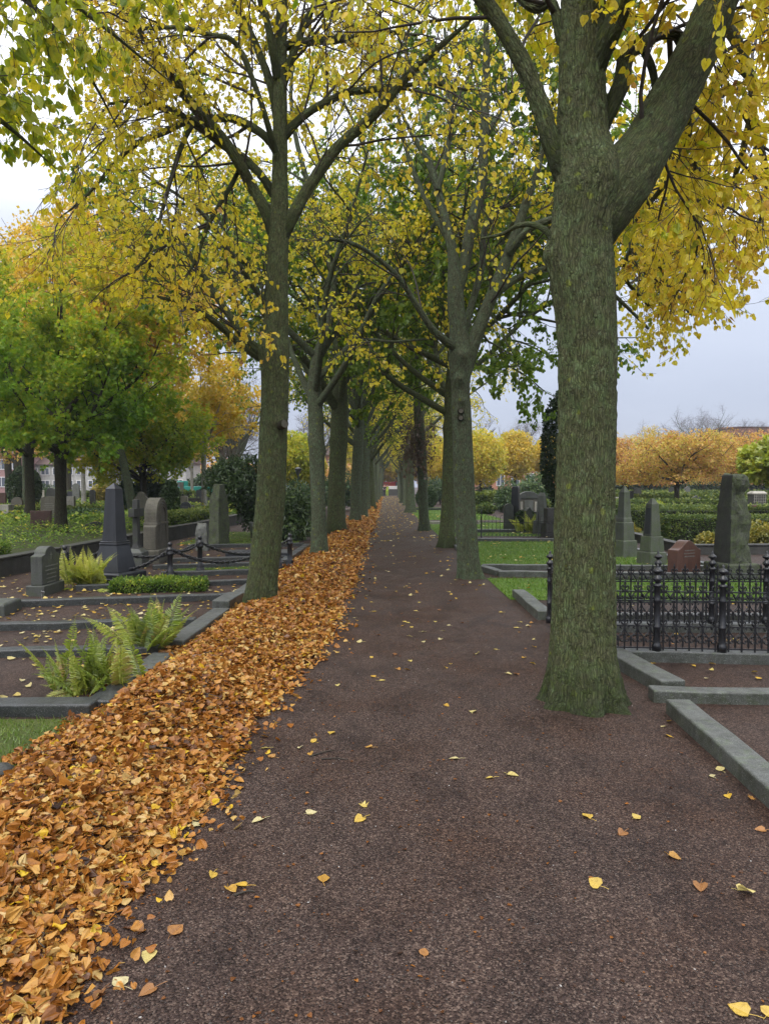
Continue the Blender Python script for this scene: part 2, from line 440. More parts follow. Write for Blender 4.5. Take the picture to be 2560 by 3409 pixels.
M['golden_shrub'] = m_leaf("golden shrub leaf", [(0.0, (0.09, 0.12, 0.015)), (0.5, (0.30, 0.28, 0.03)), (1.0, (0.50, 0.36, 0.05))], 0.4, 0.06)
M['bright_shrub'] = m_leaf("bright shrub leaf", [(0.0, (0.12, 0.20, 0.02)), (0.6, (0.32, 0.40, 0.03)), (1.0, (0.52, 0.50, 0.03))], 0.45, 0.06)
M['fern'] = m_leaf("fern frond", [(0.0, (0.12, 0.19, 0.018)), (0.5, (0.30, 0.39, 0.045)), (0.85, (0.50, 0.52, 0.09)), (1.0, (0.42, 0.28, 0.09))], 0.4, 0.06)
M['fern_bright'] = m_leaf("bright fern frond", [(0.0, (0.20, 0.28, 0.02)), (0.5, (0.46, 0.52, 0.06)), (1.0, (0.62, 0.60, 0.11))], 0.45, 0.06)
LIT = [(0.0, (0.034, 0.014, 0.006)), (0.15, (0.12, 0.042, 0.010)), (0.38, (0.31, 0.115, 0.018)), (0.60, (0.44, 0.190, 0.032)), (0.78, (0.52, 0.285, 0.065)), (0.90, (0.55, 0.39, 0.15)), (0.93, (0.58, 0.36, 0.016)), (0.98, (0.64, 0.45, 0.03)), (1.0, (0.50, 0.33, 0.10))]
M['litter'] = m_leaf("fallen leaf", LIT, 0.22, 0.035, rough=0.4)
M['fallen'] = m_leaf("fallen path leaf", [(0.0, (0.16, 0.07, 0.032)), (0.3, (0.36, 0.17, 0.055)), (0.55, (0.54, 0.34, 0.04)), (0.8, (0.56, 0.45, 0.13)), (1.0, (0.54, 0.48, 0.26))], 0.2, 0.04)
M['litter_soil'] = m_plain("leaf mould", (0.16, 0.075, 0.035), 0.8, var=0.7, scale=40)
M['blade'] = m_leaf("grass blade", [(0.0, (0.055, 0.11, 0.010)), (0.5, (0.12, 0.225, 0.018)), (1.0, (0.24, 0.30, 0.05))], 0.35, 0.05)
M['lawn'] = m_grass("lawn", (0.075, 0.155, 0.014), (0.11, 0.20, 0.02), (0.04, 0.085, 0.010))
M['moss_lawn'] = m_grass("mossy lawn", (0.06, 0.085, 0.020), (0.11, 0.13, 0.03), (0.035, 0.05, 0.014))
M['bed'] = m_grass("planting bed", (0.035, 0.05, 0.014), (0.06, 0.08, 0.022), (0.05, 0.036, 0.02))
M['black'] = m_stone("polished black granite", (0.018, 0.020, 0.024), (0.032, 0.035, 0.042), 0, 0.38, 120, 0.10)
M['black_rough'] = m_stone("dull black granite", (0.022, 0.023, 0.022), (0.045, 0.046, 0.043), 0.35, 0.62, 70, 0.5, (0.045, 0.06, 0.03))
M['grey'] = m_stone("grey granite", (0.075, 0.079, 0.071), (0.15, 0.155, 0.142), 0.35, 0.62, 90, 0.3, (0.075, 0.095, 0.05))
M['grey_moss'] = m_stone('mossy grey granite', (0.062, 0.070, 0.052), (0.14, 0.155, 0.115), 0.6, 0.65, 90, 0.4, (0.07, 0.10, 0.035))
M['grey_dark'] = m_stone("dark grey granite", (0.042, 0.046, 0.042), (0.085, 0.09, 0.082), 0.45, 0.6, 90, 0.3, (0.05, 0.065, 0.03))
M['sand'] = m_stone("sandstone", (0.065, 0.060, 0.046), (0.12, 0.11, 0.085), 0.3, 0.75, 50, 0.35, (0.07, 0.075, 0.045))
M['light'] = m_stone("pale stone", (0.30, 0.28, 0.235), (0.40, 0.38, 0.33), 0.25, 0.7, 60, 0.2, (0.16, 0.17, 0.10))
M['green_rock'] = m_stone("lichened rock", (0.022, 0.024, 0.018), (0.095, 0.105, 0.072), 0.65, 0.85, 45, 0.9, (0.075, 0.10, 0.035))
M['red'] = m_stone("red granite", (0.10, 0.048, 0.035), (0.155, 0.080, 0.060), 0.1, 0.4, 120, 0.15)
M['red_dark'] = m_stone("dark red granite", (0.065, 0.030, 0.024), (0.11, 0.05, 0.038), 0.2, 0.5, 100, 0.2)
M['kerb'] = m_stone("kerb granite", (0.058, 0.063, 0.063), (0.115, 0.122, 0.122), 0.25, 0.45, 60, 0.4, (0.06, 0.085, 0.035), side=0.7)
M['kerb_moss'] = m_stone("mossy kerb granite", (0.064, 0.070, 0.064), (0.13, 0.138, 0.130), 0.36, 0.5, 60, 0.45, (0.085, 0.12, 0.05), side=0.8)
M['kerb_black'] = m_stone("dark kerb granite", (0.022, 0.025, 0.028), (0.05, 0.055, 0.060), 0.15, 0.38, 60, 0.35, (0.04, 0.055, 0.025), side=0.3)
M['wall_dark'] = m_stone("dark wall stone", (0.030, 0.029, 0.026), (0.06, 0.058, 0.052), 0.4, 0.7, 40, 0.5, (0.03, 0.04, 0.02))
M['iron'] = m_plain("black painted iron", (0.014, 0.015, 0.018), 0.32, 0.0, 0.5, 60, 0.6)
def m_tint(name, stops, rough):
    t = NT(name); c = t.ramp(t.new("Attribute", attribute_name="tint").outputs["Fac"], stops); return t.pbr(c, rough, None, 0.35)
M['pebble'] = m_tint("loose gravel", [(0.0, (0.022, 0.017, 0.015)), (0.4, (0.050, 0.038, 0.033)), (0.75, (0.085, 0.066, 0.056)), (0.97, (0.15, 0.12, 0.10)), (1.0, (0.42, 0.40, 0.38))], 0.55)
M['engrave'] = m_plain("pale lettering", (0.20, 0.20, 0.18), 0.7)
M['metal'] = m_plain("galvanised metal", (0.45, 0.46, 0.47), 0.4, 0.8)

# ================================================================== foliage tools
HEART = np.array([[0, 0, 0], [-.27, -.07, .05], [-.47, .18, .09], [-.42, .50, .07], [-.20, .84, .02], [0, 1.08, -.06], [.20, .84, .02], [.42, .50, .07], [.47, .18, .09], [.27, -.07, .05]])
HEART_F = [np.array([[0, 5, 4, 3, 2, 1]]), np.array([[0, 9, 8, 7, 6, 5]])]
MID = np.array([[0, 0, 0], [-.42, .12, .08], [-.36, .62, .06], [0, 1.05, -.04], [.36, .62, .06], [.42, .12, .08]])
MID_F = [np.array([[0, 3, 2, 1], [0, 5, 4, 3]])]
KITE = np.array([[0, 0, 0], [-.42, .42, .08], [0, 1.0, 0], [.42, .42, .08]])
KITE_F = [np.array([[0, 2, 1], [0, 3, 2]])]
MAPLE = np.array([[0, 0, 0], [-.5, .05, .06], [-.28, .38, .03], [-.62, .62, .02], [-.2, .68, .02], [0, 1.1, -.05], [.2, .68, .02], [.62, .62, .02], [.28, .38, .03], [.5, .05, .06]])
LANCE = np.array([[0, 0, 0], [-.17, .35, .03], [-.14, .7, .02], [0, 1, -.04], [.14, .7, .02], [.17, .35, .03]])
LOD = {'heart': (HEART, HEART_F), 'mid': (MID, MID_F), 'kite': (KITE, KITE_F), 'maple': (MAPLE, HEART_F), 'lance': (LANCE, MID_F)}

def leaves(mb, pos, tip, nor, size, tint, lod='kite', curl=None):
    if len(pos) == 0: return
    T, Fs = LOD[lod]
    Y = nrm(tip); X = nrm(np.cross(Y, nor)); Z = np.cross(X, Y)
    n, k = len(pos), len(T)
    size = np.broadcast_to(np.asarray(size, float), (n,))
    t = np.broadcast_to(T, (n, k, 3)).copy()
    if curl is not None:
        t[:, :, 2] += curl[:, None] * (t[:, :, 0] ** 2 * 1.6 + (t[:, :, 1] - .5) ** 2 * 0.9)
    V = pos[:, None, :] + size[:, None, None] * (t[:, :, :1] * X[:, None] + t[:, :, 1:2] * Y[:, None] + t[:, :, 2:] * Z[:, None])
    F = [(f[None] + (np.arange(n) * k)[:, None, None]).reshape(-1, f.shape[1]) for f in Fs]
    d = {}
    for f in F: d.setdefault(f.shape[1], []).append(f)
    mb.add(V.reshape(-1, 3), [np.vstack(x) for x in d.values()], tint=np.repeat(np.clip(tint, 0, 1), k))

def rdir(rng, n): return nrm(rng.normal(size=(n, 3)))

def spawn(rng, Pp, Rp, per, t0, t1, ang, angsd, L, Lsd, k, trop, wob, rs, tfall=.5, taper=.3, flat=0.0, plen=False):
    Mn, kp, _ = Pp.shape
    t = t0 + (t1 - t0) * ((np.arange(per)[None] + rng.random((Mn, per))) / per)
    u = np.clip(t * (kp - 1), 0, kp - 1.001); i = u.astype(int); f = (u - i)[..., None]
    m = np.arange(Mn)[:, None]
    p0 = Pp[m, i] * (1 - f) + Pp[m, i + 1] * f
    T = nrm(Pp[m, i + 1] - Pp[m, i]); r0 = Rp[m, i] * (1 - f[..., 0]) + Rp[m, i + 1] * f[..., 0]
    p0, T, r0, t = p0.reshape(-1, 3), T.reshape(-1, 3), r0.ravel(), t.ravel()
    N = len(p0)
    q = rdir(rng, N); q[:, 2] *= (1 - flat)
    q = nrm(q - T * (q * T).sum(1, keepdims=True))
    a = (ang + angsd * rng.normal(size=N))[:, None]
    d = nrm(np.cos(a) * T + np.sin(a) * q)
    Ln = L * (1 - tfall * t) * np.clip(1 + Lsd * rng.normal(size=N), .35, 2)
    if plen: Ln = Ln * np.repeat(np.linalg.norm(np.diff(Pp, axis=1), axis=2).sum(1), per)
    out = np.empty((N, k, 3)); out[:, 0] = p0; p = p0
    st = (Ln / (k - 1))[:, None]
    for j in range(1, k):
        d = nrm(d + wob * rng.normal(size=(N, 3)) + np.array([0, 0, trop]))
        p = p + d * st; out[:, j] = p
    ra = np.minimum(rs * np.clip(Ln / L if not plen else 1, .5, 1.5), r0 * .75)
    R = ra[:, None] * np.linspace(1, taper, k)[None]
    return out, R

def twig_leaves(rng, Tw, per, size, sd, droop, t0=.15):
    N, k, _ = Tw.shape
    t = t0 + (1 - t0) * rng.random((N, per)); u = np.clip(t * (k - 1), 0, k - 1.001); i = u.astype(int); f = (u - i)[..., None]
    m = np.arange(N)[:, None]
    p = (Tw[m, i] * (1 - f) + Tw[m, i + 1] * f).reshape(-1, 3)
    T = nrm(Tw[m, i + 1] - Tw[m, i]).reshape(-1, 3)
    n = len(p)
    side = rdir(rng, n)
    tip = nrm(T * .4 + side * .7 + np.array([0, 0, -droop]))
    nor = rdir(rng, n) + np.array([0, 0, .5])
    p = p + tip * size * .35
    return p, tip, nor, size * np.clip(1 + sd * rng.normal(size=n), .5, 1.5)

def wood(mb, Pn, Rn, sides):
    V, F, bk = tubes(Pn, Rn, sides); mb.add(V, F, bk=bk)

def trunk_tube(mb, pts, sides=40, rings=90, flare=.45, flare_h=.22, lobes=5, amp=.03, seed=1, knots=(), fur=0.0):
    """pts: (x,y,z,r) rows; a closed bark tube with a flared foot and furrowed surface"""
    q = cat_rom(np.asarray(pts, float), rings)
    p, r = q[:, :3], np.maximum(q[:, 3], .004)
    T = nrm(np.gradient(p, axis=0)); U = nrm(np.cross(np.array([[0., 1., 0.]]), T)); Wv = np.cross(T, U)
    a = np.linspace(0, 2 * math.pi, sides, endpoint=False)
    ln = np.r_[0, np.cumsum(np.linalg.norm(np.diff(p, axis=0), axis=1))]
    ca, sa = np.cos(a)[None], np.sin(a)[None]
    bk = np.stack([r[:, None] * ca, r[:, None] * sa, np.broadcast_to(ln[:, None], (rings, sides))], -1)
    rr = r[:, None] * (1 + amp * 2.2 * (fbm(bk * np.array([7, 7, 1.6]) + seed, seed) - .5) * 2 + amp * 1.2 * (fbm(bk * np.array([26, 26, 4.5]) + seed, seed + 5) - .5) * 2)
    if fur:
        w_ = bk + .03 * (np.stack([fbm(bk * 9, seed + 11), fbm(bk * 9, seed + 12), fbm(bk * 4, seed + 13)], -1) - .5)
        n_ = vnoise(w_ * np.array([30, 30, 3.6]), seed + 7); n2 = vnoise(w_ * np.array([55, 55, 9.0]), seed + 9)
        rr = rr - fur * np.clip(1 - np.abs(n_ - .5) / .11, 0, 1) - fur * .5 * np.clip(1 - np.abs(n2 - .5) / .12, 0, 1) + fur * .8 * (fbm(bk * np.array([60, 60, 30.]), seed + 15) - .5)
    if flare:
        lob = 1 + .52 * np.cos(lobes * a + seed)[None] + .30 * np.cos((lobes + 3) * a + 2.1 * seed)[None]
        rr = rr + r[:, None] * flare * np.exp(-ln / flare_h)[:, None] * lob
    for (kz, ka, kr, kw) in knots:
        da = np.angle(np.exp(1j * (a - ka)))
        rr = rr + kr * np.exp(-((ln[:, None] - kz) ** 2) / kw ** 2 - (da[None] * r[:, None] / kw) ** 2)
    V = p[:, None] + rr[..., None] * (ca[..., None] * U[:, None] + sa[..., None] * Wv[:, None])
    F = []
    i = np.arange(rings - 1)[:, None] * sides; j = np.arange(sides)[None]; j2 = (j + 1) % sides
    F = np.stack([i + j, i + j2, i + sides + j2, i + sides + j], -1).reshape(-1, 4)
    mb.add(V.reshape(-1, 3), [F, (np.arange(sides)[None] + (rings - 1) * sides)], bk=bk.reshape(-1, 3))

def smooth_obj(name, mb, mat, parent=None, label=None, kind=None, origin=None):
    if origin is not None:
        mb.V = [x - np.asarray(origin) for x in mb.V]
    o = obj(name, mb.mesh(name, True), mat, parent, label=label)
    if kind: o["kind"] = kind
    return o
def flat_obj(name, mb, mat, parent=None, kind=None, origin=None, label=None):
    if origin is not None:
        mb.V = [x - np.asarray(origin) for x in mb.V]
    o = obj(name, mb.mesh(name, False), mat, parent, label=label)
    if kind: o["kind"] = kind
    return o

def limb_arrays(limbs, k=18):
    q = np.stack([cat_rom(np.asarray(l, float), k) for l in limbs])
    return q[:, :, :3], np.maximum(q[:, :, 3], .006)

def grow(rng, LP, LR, spec, keep=None):
    """spec: list of dicts for successive orders; returns list of (points, radii)"""
    out, cp, cr = [], LP, LR
    for s_ in spec:
        cp, cr = spawn(rng, cp, cr, **s_)
        if keep is not None:
            ok = keep(cp[:, -1]) & keep(cp[:, cp.shape[1] // 2]); cp, cr = cp[ok], cr[ok]
        out.append((cp, cr))
    return out

# ------------------------------------------------------------------ a lime of the avenue (built around its own foot)
def lime_meshes(seed, H=12.5, fork=3.3, r=.21, lean=(0, 0), nl=6, leafn=6, leaf=.078, spread=1.0, lod='mid', tint0=.5, tsd=.16, zmin=2.4, dens=1.0, rings=70, rise=.85):
    rng = np.random.default_rng(seed)
    lx, ly = lean
    tr = [(0, 0, -.06, r * 1.12), (lx * .1, ly * .1, .5, r * 1.0), (lx * .45, ly * .45, fork * .55, r * .92), (lx, ly, fork, r * 1.0), (lx * 1.2, ly * 1.2, fork + 1.2, r * .72),
          (lx * 1.3 + rng.normal() * .2, ly * 1.3 + rng.normal() * .2, fork + 3.2, r * .5), (lx * 1.3 + rng.normal() * .5, ly + rng.normal() * .5, H * .75, r * .26), (lx + rng.normal() * .5, ly + rng.normal() * .5, H * .97, r * .06)]
    tm = MB()
    trunk_tube(tm, tr, 26, rings, .38, .22, 5, .05, seed, knots=[(fork * rng.uniform(.5, .9), rng.uniform(0, 6), r * .3, .1) for _ in range(3)])
    limbs = [[(lx * 1.2, ly * 1.2, fork + 1.3, r * .5), (lx * 1.3, ly * 1.3, fork + 3.2, r * .4), (lx * 1.3, ly, H * .75, r * .25), (lx, ly, H * .95, r * .08)]]
    az = rng.uniform(0, 6.28)
    for i in range(nl):
        az += 2 * math.pi / nl + rng.normal() * .3
        z0 = fork - .25 + rng.uniform(0, 1.3) + (i % 2) * .5
        L = rng.uniform(5.0, 7.6) * spread
        el = rng.uniform(.75, 1.12)
        p = np.array([lx * z0 / fork, ly * z0 / fork, z0]); pts = [(*p, r * .5)]
        d = np.array([math.cos(az) * math.cos(el), math.sin(az) * math.cos(el), math.sin(el)])
        d0 = np.array([math.cos(az), math.sin(az), rise]); d = nrm(d0)
        for j in range(1, 6):
            d = nrm(d + np.array([0, 0, .22 if j < 3 else .05]) + rng.normal(size=3) * .13)
            p = p + d * L / 5
            pts.append((*p, r * .46 * (1 - j / 5.6)))
        limbs.append(pts)
    LP, LR = limb_arrays(limbs, 14)
    wood(tm, LP[1:], LR[1:], 9)
    keep = lambda q: (q[:, 2] > zmin + .25 * np.sin(q[:, 0] * 2 + seed) + .25 * np.sin(q[:, 1] * 2.3)) & (q[:, 2] < H + .8)
    lv = grow(rng, LP, LR, [dict(per=int(8 * dens), t0=.18, t1=.98, ang=.85, angsd=.2, L=2.5 * spread, Lsd=.25, k=8, trop=.015, wob=.12, rs=.034, tfall=.55),
                            dict(per=7, t0=.2, t1=1, ang=.8, angsd=.25, L=1.0, Lsd=.3, k=6, trop=-.04, wob=.14, rs=.012, tfall=.4),
                            dict(per=6, t0=.15, t1=1, ang=.75, angsd=.25, L=.42, Lsd=.3, k=4, trop=-.1, wob=.15, rs=.005, tfall=.3)], keep)
    wood(tm, lv[0][0], lv[0][1], 5)
    bm = MB(); wood(bm, lv[1][0], lv[1][1], 4); wood(bm, lv[2][0], np.maximum(lv[2][1], .0022), 3)
    p, tip, nor, sz = twig_leaves(rng, lv[2][0], leafn, leaf, .22, .75)
    ok = keep(p); p, tip, nor, sz = p[ok], tip[ok], nor[ok], sz[ok]
    tint = tint0 + tsd * rng.normal(size=len(p)) + .45 * (fbm(p * .55, seed) - .5) + .05 * (p[:, 2] - 6) / 6
    cm = MB(); leaves(cm, p, tip, nor, sz, tint, lod)
    return tm.mesh("trunk", True), bm.mesh("branchwork", True), cm.mesh("crown", False)

def place_lime(meshes, label, loc, rot=0, sc=1.0, leafmat='lime', bark='bark_grey', group='lime trees lining the path', name='lime_tree'):
    t = thing(name, label, 'tree', loc, rot, group); t.scale = (sc, sc, sc)
    a = obj('trunk', meshes[0], None, t); a.active_material or None
    for o, mt in ((a, bark), (obj('branchwork', meshes[1], None, t), 'twig'), (obj('crown', meshes[2], None, t), leafmat)):
        if not o.data.materials: o.data.materials.append(M[mt])
        o.material_slots[0].link = 'OBJECT'; o.material_slots[0].material = M[mt]
    return t

# ------------------------------------------------------------------ shrubs, hedges, ferns
def blob_leaves(mb, rng, c, rr, n, size, lod='kite', shell=.35, lump=.35, freq=2.2, t0=.5, tsd=.2, zcut=None, up=.2, droop=0.0):
    d = rdir(rng, n)
    l = 1 + lump * (fbm(d * freq + np.array(c)[None] * .37, 3) - .5) * 2
    rad_ = (1 - shell * rng.random(n) ** 1.7) * l
    p = np.array(c) + d * np.array(rr) * rad_[:, None]
    if zcut is not None: ok = p[:, 2] > zcut
    else: ok = np.ones(n, bool)
    p, d = p[ok], d[ok]; n = len(p)
    tip = nrm(rdir(rng, n) + d * .6 + np.array([0, 0, -droop])); nor = d * .8 + rdir(rng, n) * .8 + np.array([0, 0, up])
    tint = t0 + tsd * rng.normal(size=n) + .6 * (fbm(p * 2.5 / max(rr), 9) - .5)
    leaves(mb, p, tip, nor, size * np.clip(1 + .25 * rng.normal(size=n), .5, 1.6), tint, lod)

def shrub(name, label, c, rr, n, size, mat, seed, lod='kite', stems=5, group=None, cat='shrub', lobes=5, **kw):
    """c: foot of the shrub on the ground, rr: radii; foliage hangs on a few stems"""
    rng = np.random.default_rng(seed)
    t = thing(name, label, cat, c, 0, group)
    fm, sm = MB(), MB()
    rr = np.array(rr)
    kk = max(1, lobes)
    for i in range(kk):
        f = .62 if kk > 1 else 1.0
        o = rdir(rng, 1)[0] * rr * .42 if kk > 1 else np.zeros(3)
        blob_leaves(fm, rng, np.array([0, 0, rr[2]]) + o, rr * f * rng.uniform(.85, 1.12), n // kk, size, lod, zcut=.01, **kw)
    for i in range(stems):
        a = rng.uniform(0, 6.28); b = np.array([math.cos(a), math.sin(a), 0]) * rr * rng.uniform(.2, .6)
        sm.tube([(b[0] * .25, b[1] * .25, -.03), (b[0] * .5, b[1] * .5, rr[2] * .5), (b[0], b[1], rr[2] * 1.3)], np.linspace(.03, .01, 6) * max(rr[2], .4), 5, 6)
    flat_obj('foliage', fm, M[mat], t)
    if stems: smooth_obj('stem', sm, M['twig'], t)
    return t

def hedge(name, label, c, size, rot, n, leaf, mat, seed, group=None, rough=.05, t0=.45, lod='kite'):
    rng = np.random.default_rng(seed)
    t = thing(name, label, 'hedge', c, rot, group)
    sx, sy, sz = size
    core = MB()
    core.rects([(0, sx * .94, sy * .86), (sz * .9, sx * .95, sy * .86)])
    A = np.array([sx * sy, sx * sz, sx * sz, sy * sz, sy * sz]); w = A / A.sum()
    k = rng.choice(5, n, p=w); u, v_ = rng.random(n) - .5, rng.random(n)
    p = np.zeros((n, 3)); nn = np.zeros((n, 3))
    for f, (ax, sg) in enumerate(((2, 1), (1, -1), (1, 1), (0, -1), (0, 1))):
        s_ = k == f
        if ax == 2: p[s_] = np.c_[u[s_] * sx, (v_[s_] - .5) * sy, np.full(s_.sum(), sz)]
        elif ax == 1: p[s_] = np.c_[u[s_] * sx, np.full(s_.sum(), sg * sy / 2), v_[s_] * sz]
        else: p[s_] = np.c_[np.full(s_.sum(), sg * sx / 2), u[s_] * sy, v_[s_] * sz]
        nn[s_, ax] = sg
    bm = (fbm(p * 3.3 + seed, 4) - .5)
    p = p + nn * (rough * (rng.normal(size=(n, 1)) * .5 - .3) + rough * 2.5 * bm[:, None])
    p[:, 2] = np.maximum(p[:, 2], .01)
    tip = nrm(rdir(rng, n) + nn * .7 + np.array([0, 0, .3])); nor = nn + rdir(rng, n) * .8
    tint = t0 + .16 * rng.normal(size=n) + .8 * bm + .18 * (p[:, 2] / sz - .6)
    fm = MB(); leaves(fm, p, tip, nor, leaf * np.clip(1 + .25 * rng.normal(size=n), .5, 1.6), tint, lod)
    flat_obj('foliage', fm, M[mat], t); flat_obj('core', core, M['evergreen_core'], t)
    return t
M['evergreen_core'] = m_plain("hedge wood", (0.022, 0.026, 0.012), 0.9, var=0.5)

def fern(name, label, c, n, L, mat, seed, spread=.35, low=0):
    rng = np.random.default_rng(seed)
    t = thing(name, label, 'fern', c, 0, 'ferns on the grave plots')
    for i in range(n):
        az = rng.uniform(0, 6.28); el = rng.uniform(.8, 1.42) if i >= low else rng.uniform(.05, .25)
        b = np.array([rng.normal() * spread * .45, rng.normal() * spread * .25, 0])
        l = L * rng.uniform(.65, 1.1); d = np.array([math.cos(az) * math.cos(el), math.sin(az) * math.cos(el), math.sin(el)])
        k = 40; p = b.copy(); R = [p.copy()]
        for j in range(k - 1):
            d = nrm(d + np.array([0, 0, -.006 - .026 * (j / k)]) + rng.normal(size=3) * .012); p = p + d * l / (k - 1); p[2] = max(p[2], .015); R.append(p.copy())
        R = np.array(R); T = nrm(np.gradient(R, axis=0))
        sd_ = nrm(np.cross(T, np.array([0, 0, 1.]) + rng.normal(size=3) * .25))
        s_ = np.linspace(0, 1, k)
        w = l * .17 * np.clip(np.sin(np.clip(s_ * 1.08 - .04, 0, 1) ** .62 * math.pi), 0, 1) + .004
        fm = MB()
        V, F, _ = tubes(R[None], np.linspace(.0032, .001, k)[None], 3)
        t0 = np.clip(rng.normal(.5, .22), 0, .95)
        fm.add(V, F, tint=np.full(len(V), min(1, t0 + .15)))
        for sg in (-1, 1):
            pos = R[3:]; tip = nrm(sg * sd_[3:] + T[3:] * .38 + rng.normal(size=(k - 3, 3)) * .10 + np.array([0, 0, -.08]))
            nor = nrm(np.cross(tip, T[3:])) * sg + rng.normal(size=(k - 3, 3)) * .15
            TT, Fs = LOD['lance']; Y = tip; X = nrm(np.cross(Y, nor)); Z = np.cross(X, Y)
            tl = TT.copy(); tl[:, 2] -= .18 * TT[:, 1] ** 2
            Vv = pos[:, None] + w[3:, None, None] * (tl[None, :, :1] * .70 * X[:, None] + tl[None, :, 1:2] * Y[:, None] + tl[None, :, 2:] * Z[:, None])
            nL, kk = len(pos), len(TT)
            Ff = (Fs[0][None] + (np.arange(nL) * kk)[:, None, None]).reshape(-1, 4)
            fm.add(Vv.reshape(-1, 3), Ff, tint=np.clip(np.repeat(t0 + .1 * rng.normal(size=nL), kk) + .12 * np.tile(TT[:, 1], nL), 0, 1))
        flat_obj('frond', fm, M[mat], t)
    return t

# ================================================================== ground
def sheet(poly, z):
    m_ = MB(); p = np.array([(x, y, z) for x, y in poly]); return m_.add(p, np.array([list(range(len(p)))]))
g = MB(); xs = np.array([-400, -60, -12, -7, -4, -2, 0, 2, 4, 8, 14, 60, 400.]); ys = np.array([-30, -5, 0, 2, 4, 6, 9, 13, 20, 40, 120, 500.])
g.add(np.array([(x, y, 0.0) for y in ys for x in xs]), np.array([[j * len(xs) + i, j * len(xs) + i + 1, (j + 1) * len(xs) + i + 1, (j + 1) * len(xs) + i] for j in range(len(ys) - 1) for i in range(len(xs) - 1)]))
struct('ground', g, M['gravel'])

def grow_grass(mb, rng, poly, n, h, z0=0.0, w=.004):
    poly = np.array(poly); lo, hi = poly.min(0), poly.max(0)
    p = lo + (hi - lo) * rng.random((int(n * 1.6), 2))
    ins = np.zeros(len(p), bool); j = len(poly) - 1
    for i in range(len(poly)):
        a, b = poly[i], poly[j]
        c_ = ((a[1] > p[:, 1]) != (b[1] > p[:, 1])) & (p[:, 0] < (b[0] - a[0]) * (p[:, 1] - a[1]) / (b[1] - a[1] + 1e-12) + a[0])
        ins ^= c_; j = i
    p = p[ins][:n]; n = len(p)
    a = rng.random(n) * 6.28; hh = h * rng.uniform(.5, 1.2, n)
    b = np.c_[p, np.full(n, z0)]; s_ = np.c_[np.cos(a), np.sin(a), np.zeros(n)] * w
    tp = b + np.c_[rng.normal(size=n) * h * .45, rng.normal(size=n) * h * .45, hh]
    V = np.stack([b - s_, b + s_, tp], 1).reshape(-1, 3)
    ti = np.clip(.5 + .2 * rng.normal(size=n) + .5 * (fbm(b * 2.0, 2) - .5), 0, 1)
    mb.add(V, np.arange(n * 3).reshape(-1, 3), tint=np.repeat(ti, 3))

rng0 = np.random.default_rng(11)
# lawns of the right side and grass strips of the left side (sheets on the gravel, blades growing on them)
LAWNS = [
 ('lawn', [(1.75, 13.75), (6.2, 13.6), (6.0, 16.5), (5.7, 20.3), (1.9, 20.3), (1.85, 16.5)], 'lawn', 15000, .045, 'bright green mown lawn behind the second tree on the right', .008),
 ('lawn', [(1.75, 10.0), (6.5, 9.6), (6.5, 12.2), (1.75, 12.3)], 'lawn', 10000, .04, 'small green lawn strip between the right hand kerbs and the railings', .007),
 ('lawn', [(1.7, 22.5), (8.0, 22.5), (8.2, 30), (1.75, 31)], 'lawn', 8000, .05, 'green lawn plot behind the thin hooped railing', .010),
 ('lawn', [(1.6, 33), (5.5, 33), (5.5, 50), (1.6, 52)], 'lawn', 5000, .06, 'lawn around the clipped ball shrub beside the path', .014),
 ('lawn', [(-4.4, 1.5), (-1.95, 1.5), (-1.95, 4.86), (-4.4, 4.86)], 'moss_lawn', 16000, .035, 'dull mossy grass in the lower left corner beside the leaf bank', .003),
 ('lawn', [(-3.9, 12.75), (-2.05, 13.2), (-2.05, 14.15), (-3.9, 13.6)], 'moss_lawn', 5000, .035, 'mossy grass strip under the chain fence', .005),
 ('lawn', [(-5.6, 19.3), (-2.4, 19.3), (-2.4, 24.5), (-5.6, 24.5)], 'moss_lawn', 5000, .04, 'mossy grass plot under the rhododendrons', .008),
]
for nm, poly, mt, n, h, lab, w in LAWNS:
    s_ = struct('lawn', sheet(poly, .006), M[mt])
    b = MB(); grow_grass(b, rng0, poly, n, h, .006, w); stuff('grass', b, M['blade'], lab.replace('lawn', 'grass'), 'grass')

# ------------------------------------------------------------------ kerbs
def kerb(label, a, b, w=.16, h=.10, mat='kerb', group=None, name='grave_kerb', hh=None):
    a, b = np.array(a, float)[:2], np.array(b, float)[:2]
    d = b - a; L = np.linalg.norm(d); ang = math.atan2(d[1], d[0])
    k = MB(); n = max(2, int(L / .35)); R = []
    for i in range(n + 1):
        x = -L / 2 + L * i / n; dz = .004 * math.sin(i * 2.3 + L * 7); dy = .003 * math.sin(i * 1.7 + L * 3)
        R.append(np.array([[x, -w / 2 + dy, -.05], [x, w / 2 + dy, -.05], [x, w / 2 + dy, h + dz], [x, -w / 2 + dy, h + dz]]))
    k.loft(R)
    o = obj(name, k.mesh(name), M[mat], None, bevel=.014, seg=3); tag(o, label, 'kerb', group or 'granite kerbs edging the grave plots')
    c = (a + b) / 2; o.location = (c[0], c[1], 0); o.rotation_euler = (0, 0, ang)
    return o
